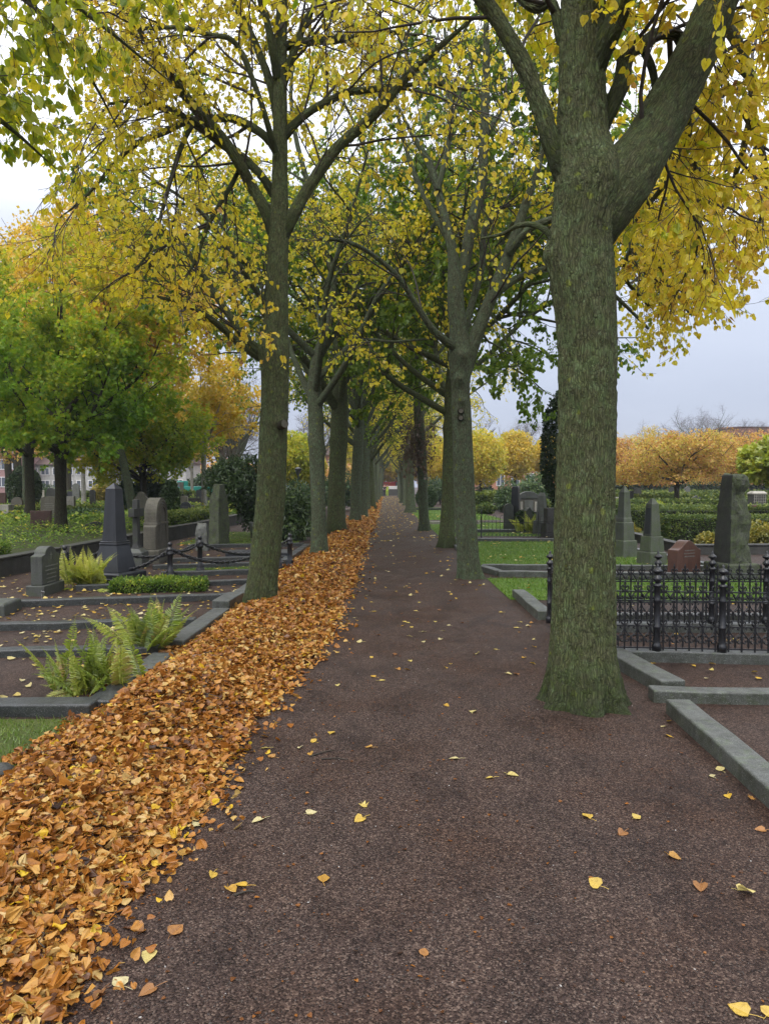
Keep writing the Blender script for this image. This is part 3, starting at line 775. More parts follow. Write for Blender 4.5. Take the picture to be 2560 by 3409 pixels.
# left side, near to far (cross kerbs run away from the path, edge kerbs along it)
kerb('dark granite kerb at the mossy grass edge, in front of the large fern', (-4.6, 5.02), (-2.03, 5.02), .20, .085, 'kerb_black')
kerb('short dark kerb block half buried in the leaf bank beside the large fern', (-2.02, 5.05), (-1.97, 5.75), .22, .08, 'kerb_black')
kerb('flat grey edge kerb sinking into leaves between the two front ferns', (-2.03, 5.9), (-2.04, 6.6), .20, .06, 'kerb')
kerb('thin dark kerb crossing the gravel directly behind the large front fern', (-5.2, 6.55), (-2.15, 6.85), .17, .07, 'kerb_black')
kerb('pale grey edge kerb along the leaf bank behind the second fern', (-2.06, 7.0), (-2.02, 8.9), .21, .08, 'kerb')
kerb('thin dark kerb crossing the gravel behind the second fern', (-5.6, 7.72), (-2.16, 8.22), .15, .08, 'kerb_black')
kerb('raised square kerb end beside the foot of the large left lime', (-2.06, 9.05), (-2.02, 9.75), .23, .15, 'kerb')
kerb('long dark kerb in front of the low clipped yew hedge', (-4.95, 9.42), (-2.12, 10.05), .15, .09, 'kerb_black')
kerb('grey edge kerb running on past the large left lime', (-2.06, 9.9), (-2.06, 11.6), .2, .08, 'kerb')
kerb('thin dark kerb ending behind the low clipped yew hedge', (-4.7, 10.95), (-2.0, 11.68), .14, .08, 'kerb_black')
kerb('dark kerb under the front posts of the chain fence', (-3.9, 12.55), (-2.0, 13.05), .15, .09, 'kerb_black')
kerb('dark kerb behind the mossy strip of the chain fence', (-4.4, 13.65), (-2.0, 14.3), .14, .09, 'kerb_black')
kerb('farther dark kerb in front of the raised black ledger stone', (-4.5, 14.9), (-2.1, 15.4), .14, .09, 'kerb_black')
kerb('dark edge kerb behind the second left lime', (-2.05, 14.6), (-2.0, 18.6), .16, .09, 'kerb_black')
kerb('dark kerb in front of the shady rhododendron plot', (-5.0, 18.3), (-2.1, 18.9), .16, .09, 'kerb_black')
kerb('pale edge kerb beside the leaning left limes', (-2.1, 21.5), (-2.0, 28), .2, .10, 'kerb')
kerb('mossy kerb along the grave with the small iron railing', (-5.0, 27.2), (-2.2, 27.8), .16, .10, 'kerb_moss')
# right side
kerb('broad mossy granite kerb running out of the lower right corner', (1.87, 1.2), (2.06, 5.02), .17, .10, 'kerb_moss')
kerb('mossy cross kerb meeting the broad kerb behind the large right lime', (1.98, 5.32), (4.9, 5.12), .15, .09, 'kerb_moss')
kerb('granite kerb with a blunt mossy end beside the foot of the large right lime', (2.20, 5.45), (2.06, 6.75), .20, .11, 'kerb_moss')
kerb('smooth grey kerb carrying the front of the cast iron railing', (1.80, 6.62), (4.9, 6.30), .19, .10, 'kerb')
kerb('grey kerb under the rear panel of the cast iron railing', (1.85, 7.85), (5.2, 7.83), .15, .10, 'kerb')
kerb('grey kerb just behind the rear panel of the railing', (1.95, 8.42), (5.4, 8.36), .15, .10, 'kerb')
kerb('dark wedge ended kerb beside the path in front of the left corner post', (1.90, 8.5), (1.92, 10.3), .18, .11, 'kerb_moss')
kerb('low mossy kerb on the near side of the narrow gravel strip', (2.0, 12.62), (6.3, 12.25), .14, .10, 'kerb_moss')
kerb('low mossy kerb along the near edge of the bright lawn', (1.85, 13.65), (6.3, 13.45), .14, .10, 'kerb_moss')
kerb('short mossy kerb at the foot of the second right lime', (1.82, 13.5), (2.03, 12.7), .16, .10, 'kerb_moss')
kerb('pale kerb on the right edge of the bright lawn', (6.25, 13.55), (5.75, 20.3), .14, .10, 'kerb')
kerb('thin pale kerb on the far edge of the bright lawn', (2.0, 20.45), (5.9, 20.4), .14, .09, 'kerb')
kerb('grey kerb on the left edge of the bright lawn', (1.80, 14.6), (1.85, 20.3), .12, .08, 'kerb')
kerb('pale kerb around the plot beyond the hooped railing', (2.0, 24.3), (6.2, 24.2), .16, .12, 'kerb')
kerb('pale kerb beside the leaning thin lime', (1.8, 29.6), (3.9, 29.4), .25, .12, 'light')
kerb('dark kerb in front of the clipped ball shrub', (1.7, 46), (4.8, 46), .2, .14, 'kerb_black')

# ------------------------------------------------------------------ the long bank of raked leaves along the left of the path
YB = np.array([-1, 1.0, 2.2, 3.1, 4.35, 6.2, 9.9, 16.4, 30, 50, 78, 100.])
XR = np.array([-1.2, -1.17, -1.15, -1.11, -1.0, -.82, -.66, -.62, -.55, -.52, -.48, -.30])
XL = np.array([-2.3, -2.3, -2.22, -2.14, -2.03, -1.99, -1.94, -1.85, -1.7, -1.6, -1.4, -1.2])
def bank(y):
    y = np.asarray(y, float); o = y * 0
    w = .22 * (fbm(np.stack([y * .9, o, o + 3.3], -1), 5) - .5) + .10 * (fbm(np.stack([y * 3.1, o, o], -1), 15) - .5)
    return np.interp(y, YB, XL) + .16 * (fbm(np.stack([y * 1.1, o + 7.7, o], -1), 25) - .5), np.interp(y, YB, XR) + w * np.clip(12 / np.maximum(y, 1), .3, 1)
def bank_z(x, y):
    l, r_ = bank(y); wob = .12 * (fbm(np.c_[y * 1.3, y * 0, y * 0], 5) - .5)
    r_ = r_ + wob; u = np.clip((x - l) / (r_ - l), 0, 1)
    prof = np.clip(np.minimum(u / .35, (1 - u) / .45), 0, 1); prof = prof * prof * (3 - 2 * prof)
    h = .215 * (.75 + .7 * (fbm(np.c_[y * .8, x * .8, y * 0], 6) - .5))
    return prof * h + .03 * (fbm(np.c_[x * 6, y * 6, x * 0], 7) - .3) * np.minimum(prof * 4, 1)
bk_ = MB(); yy = np.r_[np.linspace(1.0, 20, 120), np.linspace(20.6, 98, 90)]; nu = 17
gx, gy = [], []
for y in yy:
    l, r_ = bank(y); gx.append(np.linspace(l - .02, r_ + .03, nu)); gy.append(np.full(nu, y))
gx, gy = np.array(gx).ravel(), np.array(gy).ravel()
bk_.add(np.c_[gx, gy, bank_z(gx, gy) + .004], np.array([[j * nu + i, j * nu + i + 1, (j + 1) * nu + i + 1, (j + 1) * nu + i] for j in range(len(yy) - 1) for i in range(nu - 1)]))
lm = MB()
for (y0, y1, dens, sz, lod) in ((1.6, 4.0, 6400, .032, 'heart'), (4.0, 7.5, 5600, .033, 'mid'), (7.5, 12, 3000, .040, 'mid'), (12, 20, 1100, .052, 'kite'), (20, 40, 440, .075, 'kite'), (40, 97, 110, .13, 'kite')):
    n = int((y1 - y0) * 1.25 * dens); y = y0 + (y1 - y0) * rng0.random(n); l, r_ = bank(y)
    u = rng0.random(n); x = l - .05 + (r_ - l + .13) * u + np.where(u > .88, np.abs(rng0.normal(size=n)) ** 1.6 * .06, 0) - np.where(u < .08, np.abs(rng0.normal(size=n)) * .06, 0)
    z = bank_z(x, y) + .004 + .026 * rng0.random(n)
    nor = np.c_[rng0.normal(size=n) * .7, rng0.normal(size=n) * .7, np.ones(n)]; nor[:, 2] *= np.where(rng0.random(n) < .8, 1, -1)
    tip = rdir(rng0, n); tip[:, 2] *= .35
    tint = .50 + .23 * rng0.normal(size=n) + .35 * (fbm(np.c_[x, y, z] * 1.6, 8) - .5) + np.where(rng0.random(n) < .07, .4, 0)
    leaves(lm, np.c_[x, y, z], tip, nor, sz * np.clip(1 + .38 * rng0.normal(size=n), .4, 2.3), tint, lod, curl=rng0.normal(size=n) * .9 if lod == 'heart' else rng0.normal(size=n) * .6 if lod == 'mid' else None)
o = stuff('leaf_mould', bk_, M['litter_soil'], 'brown underside of the long bank of raked leaves beside the path', 'leaf litter', True)
stuff('leaf_litter', lm, M['litter'], 'long bank of raked orange and brown leaves along the left of the path', 'leaf litter')

# ------------------------------------------------------------------ loose leaves
FALL = []   # nearest ones, read off the photograph: (px, py, tint, size)
for px, py, ti, sz in [(1100, 2445, .62, .07), (912, 2522, .35, .065), (890, 2492, .8, .055), (1048, 2472, .6, .06), (1000, 2488, 1.0, .045), (1034, 2508, .4, .055), (1238, 2490, .4, .055), (1524, 2527, .95, .07), (1690, 2578, .85, .08), (1640, 2590, .7, .055),
    (873, 2728, .97, .075), (1022, 2710, .98, .065), (1205, 2680, .75, .06), (1207, 2725, .62, .075), (1075, 2940, .42, .075), (820, 2950, .55, .06), (760, 2957, .45, .075), (1408, 3183, .3, .05), (1962, 2727, .62, .07), (2108, 2727, .72, .06), (2075, 2770, .2, .07), (2225, 2848, .38, .07), (1996, 2957, .65, .075), (2330, 2945, .2, .08), (2458, 2975, .85, .08),
    (2400, 2567, .9, .07), (2373, 2590, 1.0, .05), (2420, 2648, .55, .06), (2497, 2664, .35, .05), (2202, 2421, .95, .05), (2225, 2403, .6, .055), (2228, 2455, .55, .06), (2545, 2765, .3, .06), (2490, 3380, .62, .075), (2550, 3385, .65, .075),
    (1572, 2374, .9, .075), (1480, 2348, .5, .06), (1124, 2280, .85, .06), (1248, 2255, .5, .06), (1350, 2230, .4, .06), (1685, 2243, .92, .07), (1652, 2164, .8, .06), (1745, 2190, .5, .06), (503, 3172, .85, .075), (411, 3285, 1.0, .075), (515, 3290, .2, .07), (340, 3300, .15, .06), (485, 2900, .5, .11), (610, 2850, .4, .09), (662, 2740, 1.0, .09), (700, 2660, .45, .08), (660, 2690, .3, .07), (570, 3115, .3, .08), (450, 3085, .25, .07), (710, 2910, .6, .055)]:
    FALL.append((G(px, py), ti, sz))
def fallen_leaf(loc, ti, sz, rng, label, group='loose leaves lying on the path'):
    sz = sz * .74
    m_ = MB(); n = np.array([[rng.normal() * .25, rng.normal() * .25, 1.0]])
    tip = np.array([[rng.normal(), rng.normal(), .05]])
    leaves(m_, np.array([[0, 0, .004]]), tip, n, sz, np.array([ti]), 'heart' if rng.random() < .93 else 'maple', curl=np.array([abs(rng.normal()) * .5]))
    V = m_.V[0]; m_.V[0] = V - np.array([0, 0, V[:, 2].min() - .003])
    d = nrm(tip[0]); st = np.array([m_.V[0][0], m_.V[0][0] - d * sz * .3 + np.array([.006, 0, .004]), m_.V[0][0] - d * sz * .6 + np.array([.012, .004, .002])])
    vv, ff, _ = tubes(st[None], np.full((1, 3), .0012), 3); m_.add(vv, ff, tint=np.full(len(vv), ti))
    o = obj('fallen_leaf', m_.mesh('fallen_leaf'), M['fallen']); o.location = tuple(loc)
    return tag(o, label, 'leaf', group)
rngf = np.random.default_rng(5)
def colour_word(ti): return 'pale cream' if ti > .93 else 'pale yellow' if ti > .76 else 'bright yellow' if ti > .57 else 'orange' if ti > .34 else 'dull brown'
def where_word(p):
    x, y = p[0], p[1]
    side = 'left' if x < -.45 else 'right' if x > .75 else 'middle'
    row = 'at the very front' if y < 2.7 else 'near the front' if y < 3.3 else 'before the right lime' if y < 4.3 else 'level with the right lime' if y < 5.6 else 'beyond the right lime'
    return side, row
seen = {}
for loc, ti, sz in FALL:
    s_, r_ = where_word(loc); ph = f"{colour_word(ti)} leaf on the {s_} of the gravel path {r_}"
    seen.setdefault(ph, []).append((loc, ti, sz))
for ph, lst in seen.items():
    lst.sort(key=lambda q: q[0][0])
    for i, (loc, ti, sz) in enumerate(lst):
        lab = ph if len(lst) == 1 else ph + (", leftmost" if i == 0 else ", rightmost" if i == len(lst) - 1 else ", in between")
        fallen_leaf(loc, ti, sz, rngf, lab)
# the rest, farther off and on the plots: too many and too alike to tell apart
protos = [fallen_leaf((0, 0, 0), t_, .065, rngf, 'x') for t_ in (.1, .35, .5, .62, .7, .8, .9, .98)]
cnt = 0
while cnt < 150:
    y = 5.8 * (20 / 5.8) ** (rngf.random() ** .8); x = rngf.uniform(-.75, 1.75)
    l, r_ = bank(np.array([y]));
    if x < r_[0] + .05 or (x > 1.1 and 4.9 < y < 5.6): continue
    pr = protos[rngf.integers(8)]
    c_ = pr if cnt < 0 else pr.copy(); C.objects.link(c_); c_.location = (x, y, 0); c_.rotation_euler = (0, 0, rngf.uniform(0, 6.28)); s_ = rngf.uniform(.7, 1.15); c_.scale = (s_, s_, s_)
    c_["label"] = "small yellowed leaf scattered on the middle stretch of the gravel path"; c_["group"] = "small leaves scattered along the path"; cnt += 1
for pr in protos: bpy.data.objects.remove(pr)
sm = MB()
def scatter(n, x0, x1, y0, y1, z, sz, t0=.75, zf=None):
    x = rngf.uniform(x0, x1, n); y = rngf.uniform(y0, y1, n); zz = np.full(n, z) if zf is None else zf(x, y)
    leaves(sm, np.c_[x, y, zz + .012], np.c_[rngf.normal(size=(n, 2)), np.zeros(n)], np.c_[rngf.normal(size=(n, 2)) * .3, np.ones(n)], sz * rngf.uniform(.6, 1.2, n), np.clip(t0 + .2 * rngf.normal(size=n), 0, 1), 'mid', curl=np.abs(rngf.normal(size=n)) * .4)
scatter(420, -.6, 1.7, 20, 60, 0, .085); scatter(300, -.4, 1.7, 60, 100, 0, .11)
scatter(60, -4.6, -2.2, 5.2, 6.6, 0, .06); scatter(130, -5.4, -2.2, 6.7, 8.0, 0, .06); scatter(170, -5.2, -2.2, 8.1, 9.7, 0, .06); scatter(150, -5.2, -2.2, 9.8, 12, 0, .065); scatter(200, -5.5, -2.2, 12, 18, 0, .07)
scatter(140, -7.5, -5.0, 10, 14, 0, .07); scatter(90, -5.8, -4.8, 14, 24, 0, .08)
scatter(30, 2.2, 3.6, 5.3, 7.7, 0, .055, .5); scatter(50, 2, 5.5, 8.4, 12.4, .02, .06); scatter(90, 2, 5.6, 13.7, 20.3, .03, .075); scatter(110, 1.8, 5, 21, 40, .03, .09)
stuff('scattered_leaves', sm, M['fallen'], 'sprinkling of yellow leaves over the grave plots and the far path', 'leaf litter')
# crumbs of trodden leaf on the path, twigs and stalks in the bank
fr = MB(); n = 2600; y = 1.7 + 10 * rngf.random(n) ** 1.5; l, r_ = bank(y); x = r_ + (1.95 - r_) * rngf.random(n) ** 1.7; ok = ~((np.abs(x - 1.47) < .4) & (np.abs(y - 5.3) < .4)); x, y = x[ok], y[ok]; n = len(x)
leaves(fr, np.c_[x, y, np.full(n, .006)], np.c_[rngf.normal(size=(n, 2)), np.zeros(n)], np.c_[rngf.normal(size=(n, 2)) * .25, np.ones(n)], .006 + .016 * rngf.random(n) ** 3, np.clip(.15 + .12 * rngf.normal(size=n), 0, .6), 'mid', curl=rngf.normal(size=n) * .4)
stuff('leaf_crumbs', fr, M['litter'], 'brown crumbs of trodden leaves on the gravel path', 'leaf litter')
tw = MB(); n = 260; y = 1.8 + 14 * rngf.random(n) ** 1.4; l, r_ = bank(y); x = l + (r_ - l) * rngf.random(n); z = bank_z(x, y) + .03; a = rngf.random(n) * 6.28; L = .05 + .16 * rngf.random(n) ** 2
Pt = np.stack([np.c_[x + (t_ - .5) * L * np.cos(a) + .012 * np.sin(9 * t_ + a), y + (t_ - .5) * L * np.sin(a), z + .01 * math.sin(3 * t_)] for t_ in np.linspace(0, 1, 5)], 1)
V, F, bk9 = tubes(Pt, np.repeat((.0012 + .0016 * rngf.random((n, 1))), 5, 1), 4); tw.add(V, F); stuff('twig_litter', tw, M['twig'], 'thin twigs and stalks lying in the leaf bank', 'leaf litter')
# fallen twigs on the path
for i, (a, b, lab) in enumerate([((1035, 2520), (1110, 2500), 'thin dark twig on the left half of the path between loose leaves'), ((1070, 2530), (1160, 2532), 'faint dark twig lying level on the path, just below another'), ((780, 2985), (850, 2972), 'short dark twig near the brown leaves at the front left of the path')]):
    p0, p1 = G(*a), G(*b); m_ = MB(); c_ = (p0 + p1) / 2
    m_.tube([p0 - c_ + (0, 0, .006), (0.01, .012, .008), p1 - c_ + (0, 0, .005)], np.array([.005, .005, .004, .004, .003, .002]), 5, 6)
    o = smooth_obj('twig', m_, M['twig']); o.location = tuple(c_); tag(o, lab, 'twig', 'twigs on the path')
m_ = MB(); m_.sphere((0, 0, .04), (.075, .06, .06), 10, 7); o = smooth_obj('stone', m_, M['black_rough']); o.location = tuple(G(8, 2600)); tag(o, 'dark rounded stone at the left edge of the leaf bank', 'stone')

# loose stones on top of the rolled gravel
pb = MB(); rp_ = np.random.default_rng(23); n = 26000
y = 1.7 + 5.3 * rp_.random(n) ** 1.3; x = rp_.uniform(-1.1, 2.6, n); l, r_ = bank(y)
ok = (x > r_ - .05) & (fbm(np.c_[x * 1.5, y * 1.5, x * 0], 31) > .36) & ~((np.abs(x - 1.47) < .3) & (np.abs(y - 5.3) < .3)) & (x < 1.82); x, y = x[ok], y[ok]; n = len(x)
O6 = np.array([[1, 0, 0], [-1, 0, 0], [0, 1, 0], [0, -1, 0], [0, 0, 1], [0, 0, -1.]]); F8 = np.array([[0, 2, 4], [2, 1, 4], [1, 3, 4], [3, 0, 4], [2, 0, 5], [1, 2, 5], [3, 1, 5], [0, 3, 5]])
sc3 = (.0018 + .0030 * rp_.random((n, 1)) ** 2) * rp_.uniform(.6, 1.3, (n, 3)); an = rp_.random(n) * 6.28
V = O6[None] * sc3[:, None] + .0009 * rp_.normal(size=(n, 6, 3)); c_, s_ = np.cos(an)[:, None], np.sin(an)[:, None]
V = np.stack([V[..., 0] * c_ - V[..., 1] * s_, V[..., 0] * s_ + V[..., 1] * c_, V[..., 2] * .75 + .0015], -1) + np.c_[x, y, 0 * x][:, None]
pb.add(V.reshape(-1, 3), (F8[None] + (np.arange(n) * 6)[:, None, None]).reshape(-1, 3), tint=np.repeat(np.clip(.45 + .22 * rp_.normal(size=n) + (rp_.random(n) < .004) * .6, 0, 1), 6))
stuff('loose_gravel', pb, M['pebble'], 'loose dark stones on the rolled gravel of the path', 'gravel')

# ================================================================== grave stones
def arch(w, h, kind, n=14):
    """outline in (y,z) of an upright slab"""
    x = w / 2
    if kind == 'flat': return [(-x, 0), (x, 0), (x, h), (-x, h)]
    if kind == 'round':
        a = np.linspace(0, math.pi, n); return [(-x, 0), (x, 0)] + [(x * math.cos(t), h - x + x * math.sin(t)) for t in a]
    if kind == 'segment':
        s_ = w * .2; return [(-x, 0), (x, 0)] + [(x * math.cos(t), h - s_ + s_ * math.sin(t)) for t in np.linspace(0, math.pi, n)]
    if kind == 'shoulder':
        r_ = x * .62; sh = h - r_ * .62
        return [(-x, 0), (x, 0), (x, sh - .02), (r_ + .01, sh)] + [(r_ * math.cos(t), sh + r_ * .62 * math.sin(t)) for t in np.linspace(.08, math.pi - .08, n)] + [(-r_ - .01, sh), (-x, sh - .02)]
    if kind == 'curl':   # low stone with an ogee top
        return [(-x, 0), (x, 0), (x, h * .74)] + [(x * (1 - 2 * t), h * (.74 + .26 * math.sin(math.pi * t) ** 2)) for t in np.linspace(.06, .94, n)] + [(-x, h * .74)]
    if kind == 'trefoil':
        o = [(-x, 0), (x, 0), (x, h * .66)]
        for t in np.linspace(0, math.pi / 2, 5): o.append((x * .72 + x * .28 * math.cos(t) - x * .0, h * .66 + h * .14 * math.sin(t)))
        for t in np.linspace(0.15, math.pi - .15, n): o.append((x * .62 * math.cos(t), h * .80 + h * .2 * math.sin(t)))
        for t in np.linspace(math.pi / 2, math.pi, 5): o.append((-x * .72 + x * .28 * math.cos(t), h * .66 + h * .14 * math.sin(t)))
        return o + [(-x, h * .66)]
    if kind == 'gable': return [(-x, 0), (x, 0), (x, h * .86), (0, h), (-x, h * .86)]
def headstone(label, loc, w, h, th, kind, mat, rot=0.0, base=None, text=0, cross=False, name='headstone', cat='gravestone', tilt=0.0, group=None):
    """front looks along local +X"""
    t = thing(name, label, cat, loc, rot, group)
    z0 = 0
    if base:
        bh, ex = base; b = MB(); b.rects([(-.05, th + ex, w + ex), (bh, th + ex, w + ex)]); obj('plinth', b, M[mat], t, bevel=.012); z0 = bh
    m_ = MB(); m_.prism([(y, z + z0 - (0 if base else .05) * (z == 0)) for y, z in arch(w, h - z0, kind)], th, -th / 2)
    s_ = obj('slab', m_, M[mat], t, bevel=min(.012, th * .1))
    if tilt: s_.rotation_euler = (0, tilt, 0)
    if text or cross:
        e_ = MB(); rr = random.Random(int(w * 1000) + text); f = th / 2 + .0015
        for r_ in range(text):
            z = h * .70 - r_ * h * .085 - (h * .12 if cross else 0); y = -w * rr.uniform(.18, .34); end = -y
            while y < end:
                l = rr.uniform(.012, .03); e_.box((f, y + l / 2, z), (.003, l * .55, rr.uniform(.014, .022))); y += l
        if cross:
            e_.box((f, 0, h * .72), (.003, .012, h * .16)); e_.box((f + .001, 0, h * .815), (.003, .07, .012))
        o = obj('inscription', e_, M['engrave'], t)
        if tilt: o.rotation_euler = (0, tilt, 0)
    return t
def rough_stone(label, loc, secs, mat, rot=0, seed=1, amp=.03, smooth_side=None, name='standing_stone', plinth=None, mat2=None):
    """hewn stone: stacked rectangles with broken faces; smooth_side keeps one face flat"""
    t = thing(name, label, 'gravestone', loc, rot)
    m_ = MB(); rings = []; nz, ns = 34, 40
    q = cat_rom(np.array(secs, float), nz) if len(secs) > 2 else np.array(secs)
    for k_, (z, sx, sy) in enumerate(q):
        u = np.linspace(0, 4, ns, endpoint=False); R = []
        for s_ in u:
            f, e_ = int(s_), s_ - int(s_)
            c_ = [(-1, -1), (1, -1), (1, 1), (-1, 1), (-1, -1)]
            a, b = c_[f], c_[f + 1]; x, y = a[0] + (b[0] - a[0]) * e_, a[1] + (b[1] - a[1]) * e_
            R.append((x * sx / 2, y * sy / 2, z, f))
        R = np.array(R); p = R[:, :3]
        dn = (fbm(np.c_[p[:, 0] * 6, p[:, 1] * 6, p[:, 2] * 5] + seed, seed, 4) - .45) * 2 * amp
        if smooth_side is not None: dn = np.where(np.isin(R[:, 3], smooth_side), dn * .12, dn)
        p = p * np.array([1, 1, 1]) + np.c_[p[:, :2] / np.maximum(np.linalg.norm(p[:, :2], axis=1, keepdims=True), .01), np.zeros(ns)] * dn[:, None]
        if k_ == nz - 1: p[:, 2] += (fbm(p * 5 + seed, 3) - .5) * amp * 2
        rings.append(p)
    m_.loft(rings); obj('block', m_, M[mat], t, bevel=.006, seg=1)
    if plinth:
        ph, px, py = plinth; b = MB(); b.rects([(-.05, px, py), (ph * .9, px * .97, py * .97), (ph, px * .92, py * .92)]); obj('plinth', b, M[mat2 or mat], t, bevel=.015)
    return t
def obelisk(label, loc, rot, parts, mats, name='obelisk'):
    t = thing(name, label, 'obelisk', loc, rot)
    for pn, secs, mt in parts:
        b = MB(); b.rects(secs); obj(pn, b, M[mats.get(mt, mt)], t, bevel=.008)
    return t
def px_w(px0, px1, Y): return (px1 - px0) / FPX * Y

# left group ---------------------------------------------------------
headstone('green grey headstone with small carved cross, beside the bright fern', (-5.02, 10.65, 0), .56, .70, .17, 'shoulder', 'grey_dark', 0, (.15, .10), 5, True)
t = obelisk('tall polished black obelisk on a flared pedestal inside the chain fence', (-4.55, 12.15, 0), rad(-18),
    [('plinth', [(-.05, .72, .72), (.13, .72, .72), (.15, .66, .66)], 'black'), ('pedestal', [(.15, .50, .50), (.20, .48, .48), (.50, .37, .37), (.60, .335, .335)], 'black'),
     ('moulding', [(.60, .36, .36), (.625, .365, .365), (.63, .33, .33), (.655, .35, .35), (.665, .31, .31)], 'black'), ('shaft', [(.665, .285, .285), (.8, .265, .265), (1.52, .195, .195), (1.54, .197, .197), (1.64, .01, .01)], 'black')], {})
sb = MB(); sb.box((-4.4, 11.75, -.02), (.9, .14, .09), .05); o = obj('stone_step', sb, M['kerb_black'], None, bevel=.01); tag(o, 'dark stone step in front of the black obelisk', 'step')
t = thing('stone_cross', 'black stone cross on a small pedestal behind the obelisk', 'cross', (-4.82, 14.0, 0))
b = MB(); b.rects([(-.05, .36, .42), (.30, .34, .40), (.375, .18, .26)]); obj('pedestal', b, M['grey_dark'], t, bevel=.01)
b = MB(); b.rects([(.375, .15, .17), (.45, .10, .15), (1.32, .10, .14)]); b.box((.003, 0, .99), (.116, .56, .16)); obj('cross', b, M['black_rough'], t, bevel=.008)
t = thing('headstone', 'large grey sandstone headstone with a deep moulded round arch', 'gravestone', (-4.78, 15.1, 0))
b = MB(); b.rects([(-.05, .42, .98), (.26, .40, .96), (.28, .36, .9)]); obj('plinth', b, M['sand'], t, bevel=.012)
b = MB(); b.prism([(-.44, .28), (.44, .28), (.44, .75), (.37, .80)] + [(.37 * math.cos(a), .97 + .37 * math.sin(a)) for a in np.linspace(0, math.pi, 18)] + [(-.37, .80), (-.44, .75)], .26, -.13); obj('slab', b, M['sand'], t, bevel=.012)
for rr_ in (.32, .265, .21):
    b = MB(); b.tube([(.125 + (.32 - rr_) * .15, -rr_, .34)] + [(.125 + (.32 - rr_) * .15, rr_ * math.cos(a), .95 + rr_ * math.sin(a)) for a in np.linspace(math.pi, 0, 14)] + [(.125 + (.32 - rr_) * .15, rr_, .34)], .022, 6); smooth_obj('arch_moulding', b, M['sand'], t)
b = MB(); b.box((0, 0, .78), (.30, .78, .05)); obj('string_course', b, M['sand'], t, bevel=.01)
rough_stone('short grey boulder stone with a broken top, behind the chain posts', (-4.48, 17.7, 0), [(-.05, .30, .42), (.2, .28, .42), (.5, .26, .40), (.66, .2, .3)], 'grey', .15, 4, .05)
rough_stone('tall mossy standing stone with one smooth side, under the evergreen', (-4.5, 19.6, 0), [(-.05, .36, .46), (.6, .33, .44), (1.2, .30, .36), (1.63, .22, .16)], 'green_rock', -.45, 9, .05, [1])
lg = MB(); lg.box((-2.75, 15.75, -.02), (1.35, .8, .18), .1); o = obj('ledger_stone', lg, M['black'], None, bevel=.015); tag(o, 'raised black ledger stone lying half behind the large left lime', 'ledger stone')
for i, (x, y, tl, lb) in enumerate([(-3.55, 20.3, -.35, 'dark slab leaning steeply, nearest the tall standing stone'), (-3.28, 20.6, -.42, 'dark slab leaning steeply in the middle of three'), (-3.0, 20.9, -.30, 'dark slab leaning steeply, nearest the large left lime trunk')]):
    t = thing('leaning_slab', lb, 'gravestone', (x, y, 0), rad(20)); b = MB(); b.rects([(-.03, .10, .45), (.60, .08, .40)]); s_ = obj('slab', b, M['grey_dark'], t, bevel=.01); s_.rotation_euler = (0, tl, 0)
    b = MB(); b.rects([(-.04, .34, .55), (.07, .32, .52)]); obj('base', b, M['black_rough'], t, bevel=.01)
b = MB(); b.rects([(-.05, .7, .55), (.13, .68, .53), (.15, .62, .48)], (-5.0, 8.98, 0), .1); o = obj('stone_plinth', b, M['grey_dark'], None, bevel=.015); tag(o, 'mossy grey stone plinth cut off by the left edge of the photo', 'plinth')
for x, y, lb in ((-4.75, 9.95, 'small metal plant marker stuck in gravel before the grey headstone'), (-4.68, 8.6, 'bent metal plant marker at the left edge by the mossy plinth')):
    t = thing('plant_marker', lb, 'marker', (x, y, 0), .3); b = MB(); b.tube([(0, 0, -.02), (0, 0, .14)], .004, 5); smooth_obj('stem', b, M['metal'], t); b = MB(); b.box((0, 0, .13), (.05, .006, .03)); s_ = obj('plate', b, M['metal'], t); s_.rotation_euler = (.5, .2, 0)

# chain fence ---------------------------------------------------------
def chain_post(loc, label, h=.62):
    t = thing('chain_post', label, 'post', loc, 0, 'cast iron posts of the chain fence')
    b = MB(); b.lathe([(.085, -.03), (.085, .05), (.065, .07), (.075, .10), (.048, .14), (.046, h - .24), (.065, h - .22), (.068, h - .19), (.05, h - .17), (.06, h - .14), (.06, h - .12), (.042, h - .10), (.03, h - .075)], n=12); smooth_obj('shaft', b, M['iron'], t)
    b = MB(); b.sphere((0, 0, h - .04), .042, 10, 7); smooth_obj('ball', b, M['iron'], t)
    return np.array(loc) + np.array([0, 0, h - .12])
A_ = chain_post((-5.22, 11.75, 0), 'chain post behind the grey cross headstone, left of the obelisk')
B_ = chain_post((-3.70, 12.42, 0), 'front chain post right of the obelisk')
C_ = chain_post((-3.42, 13.35, 0), 'taller rear chain post right of the obelisk', .67)
D_ = chain_post((-2.02, 13.75, 0), 'chain post half hidden by the large left lime trunk')
E_ = chain_post((-1.86, 14.15, 0), 'chain post in full view between the two nearest left limes', .66)
F_ = chain_post((-5.0, 12.85, 0), 'chain post directly behind the obelisk', .60)
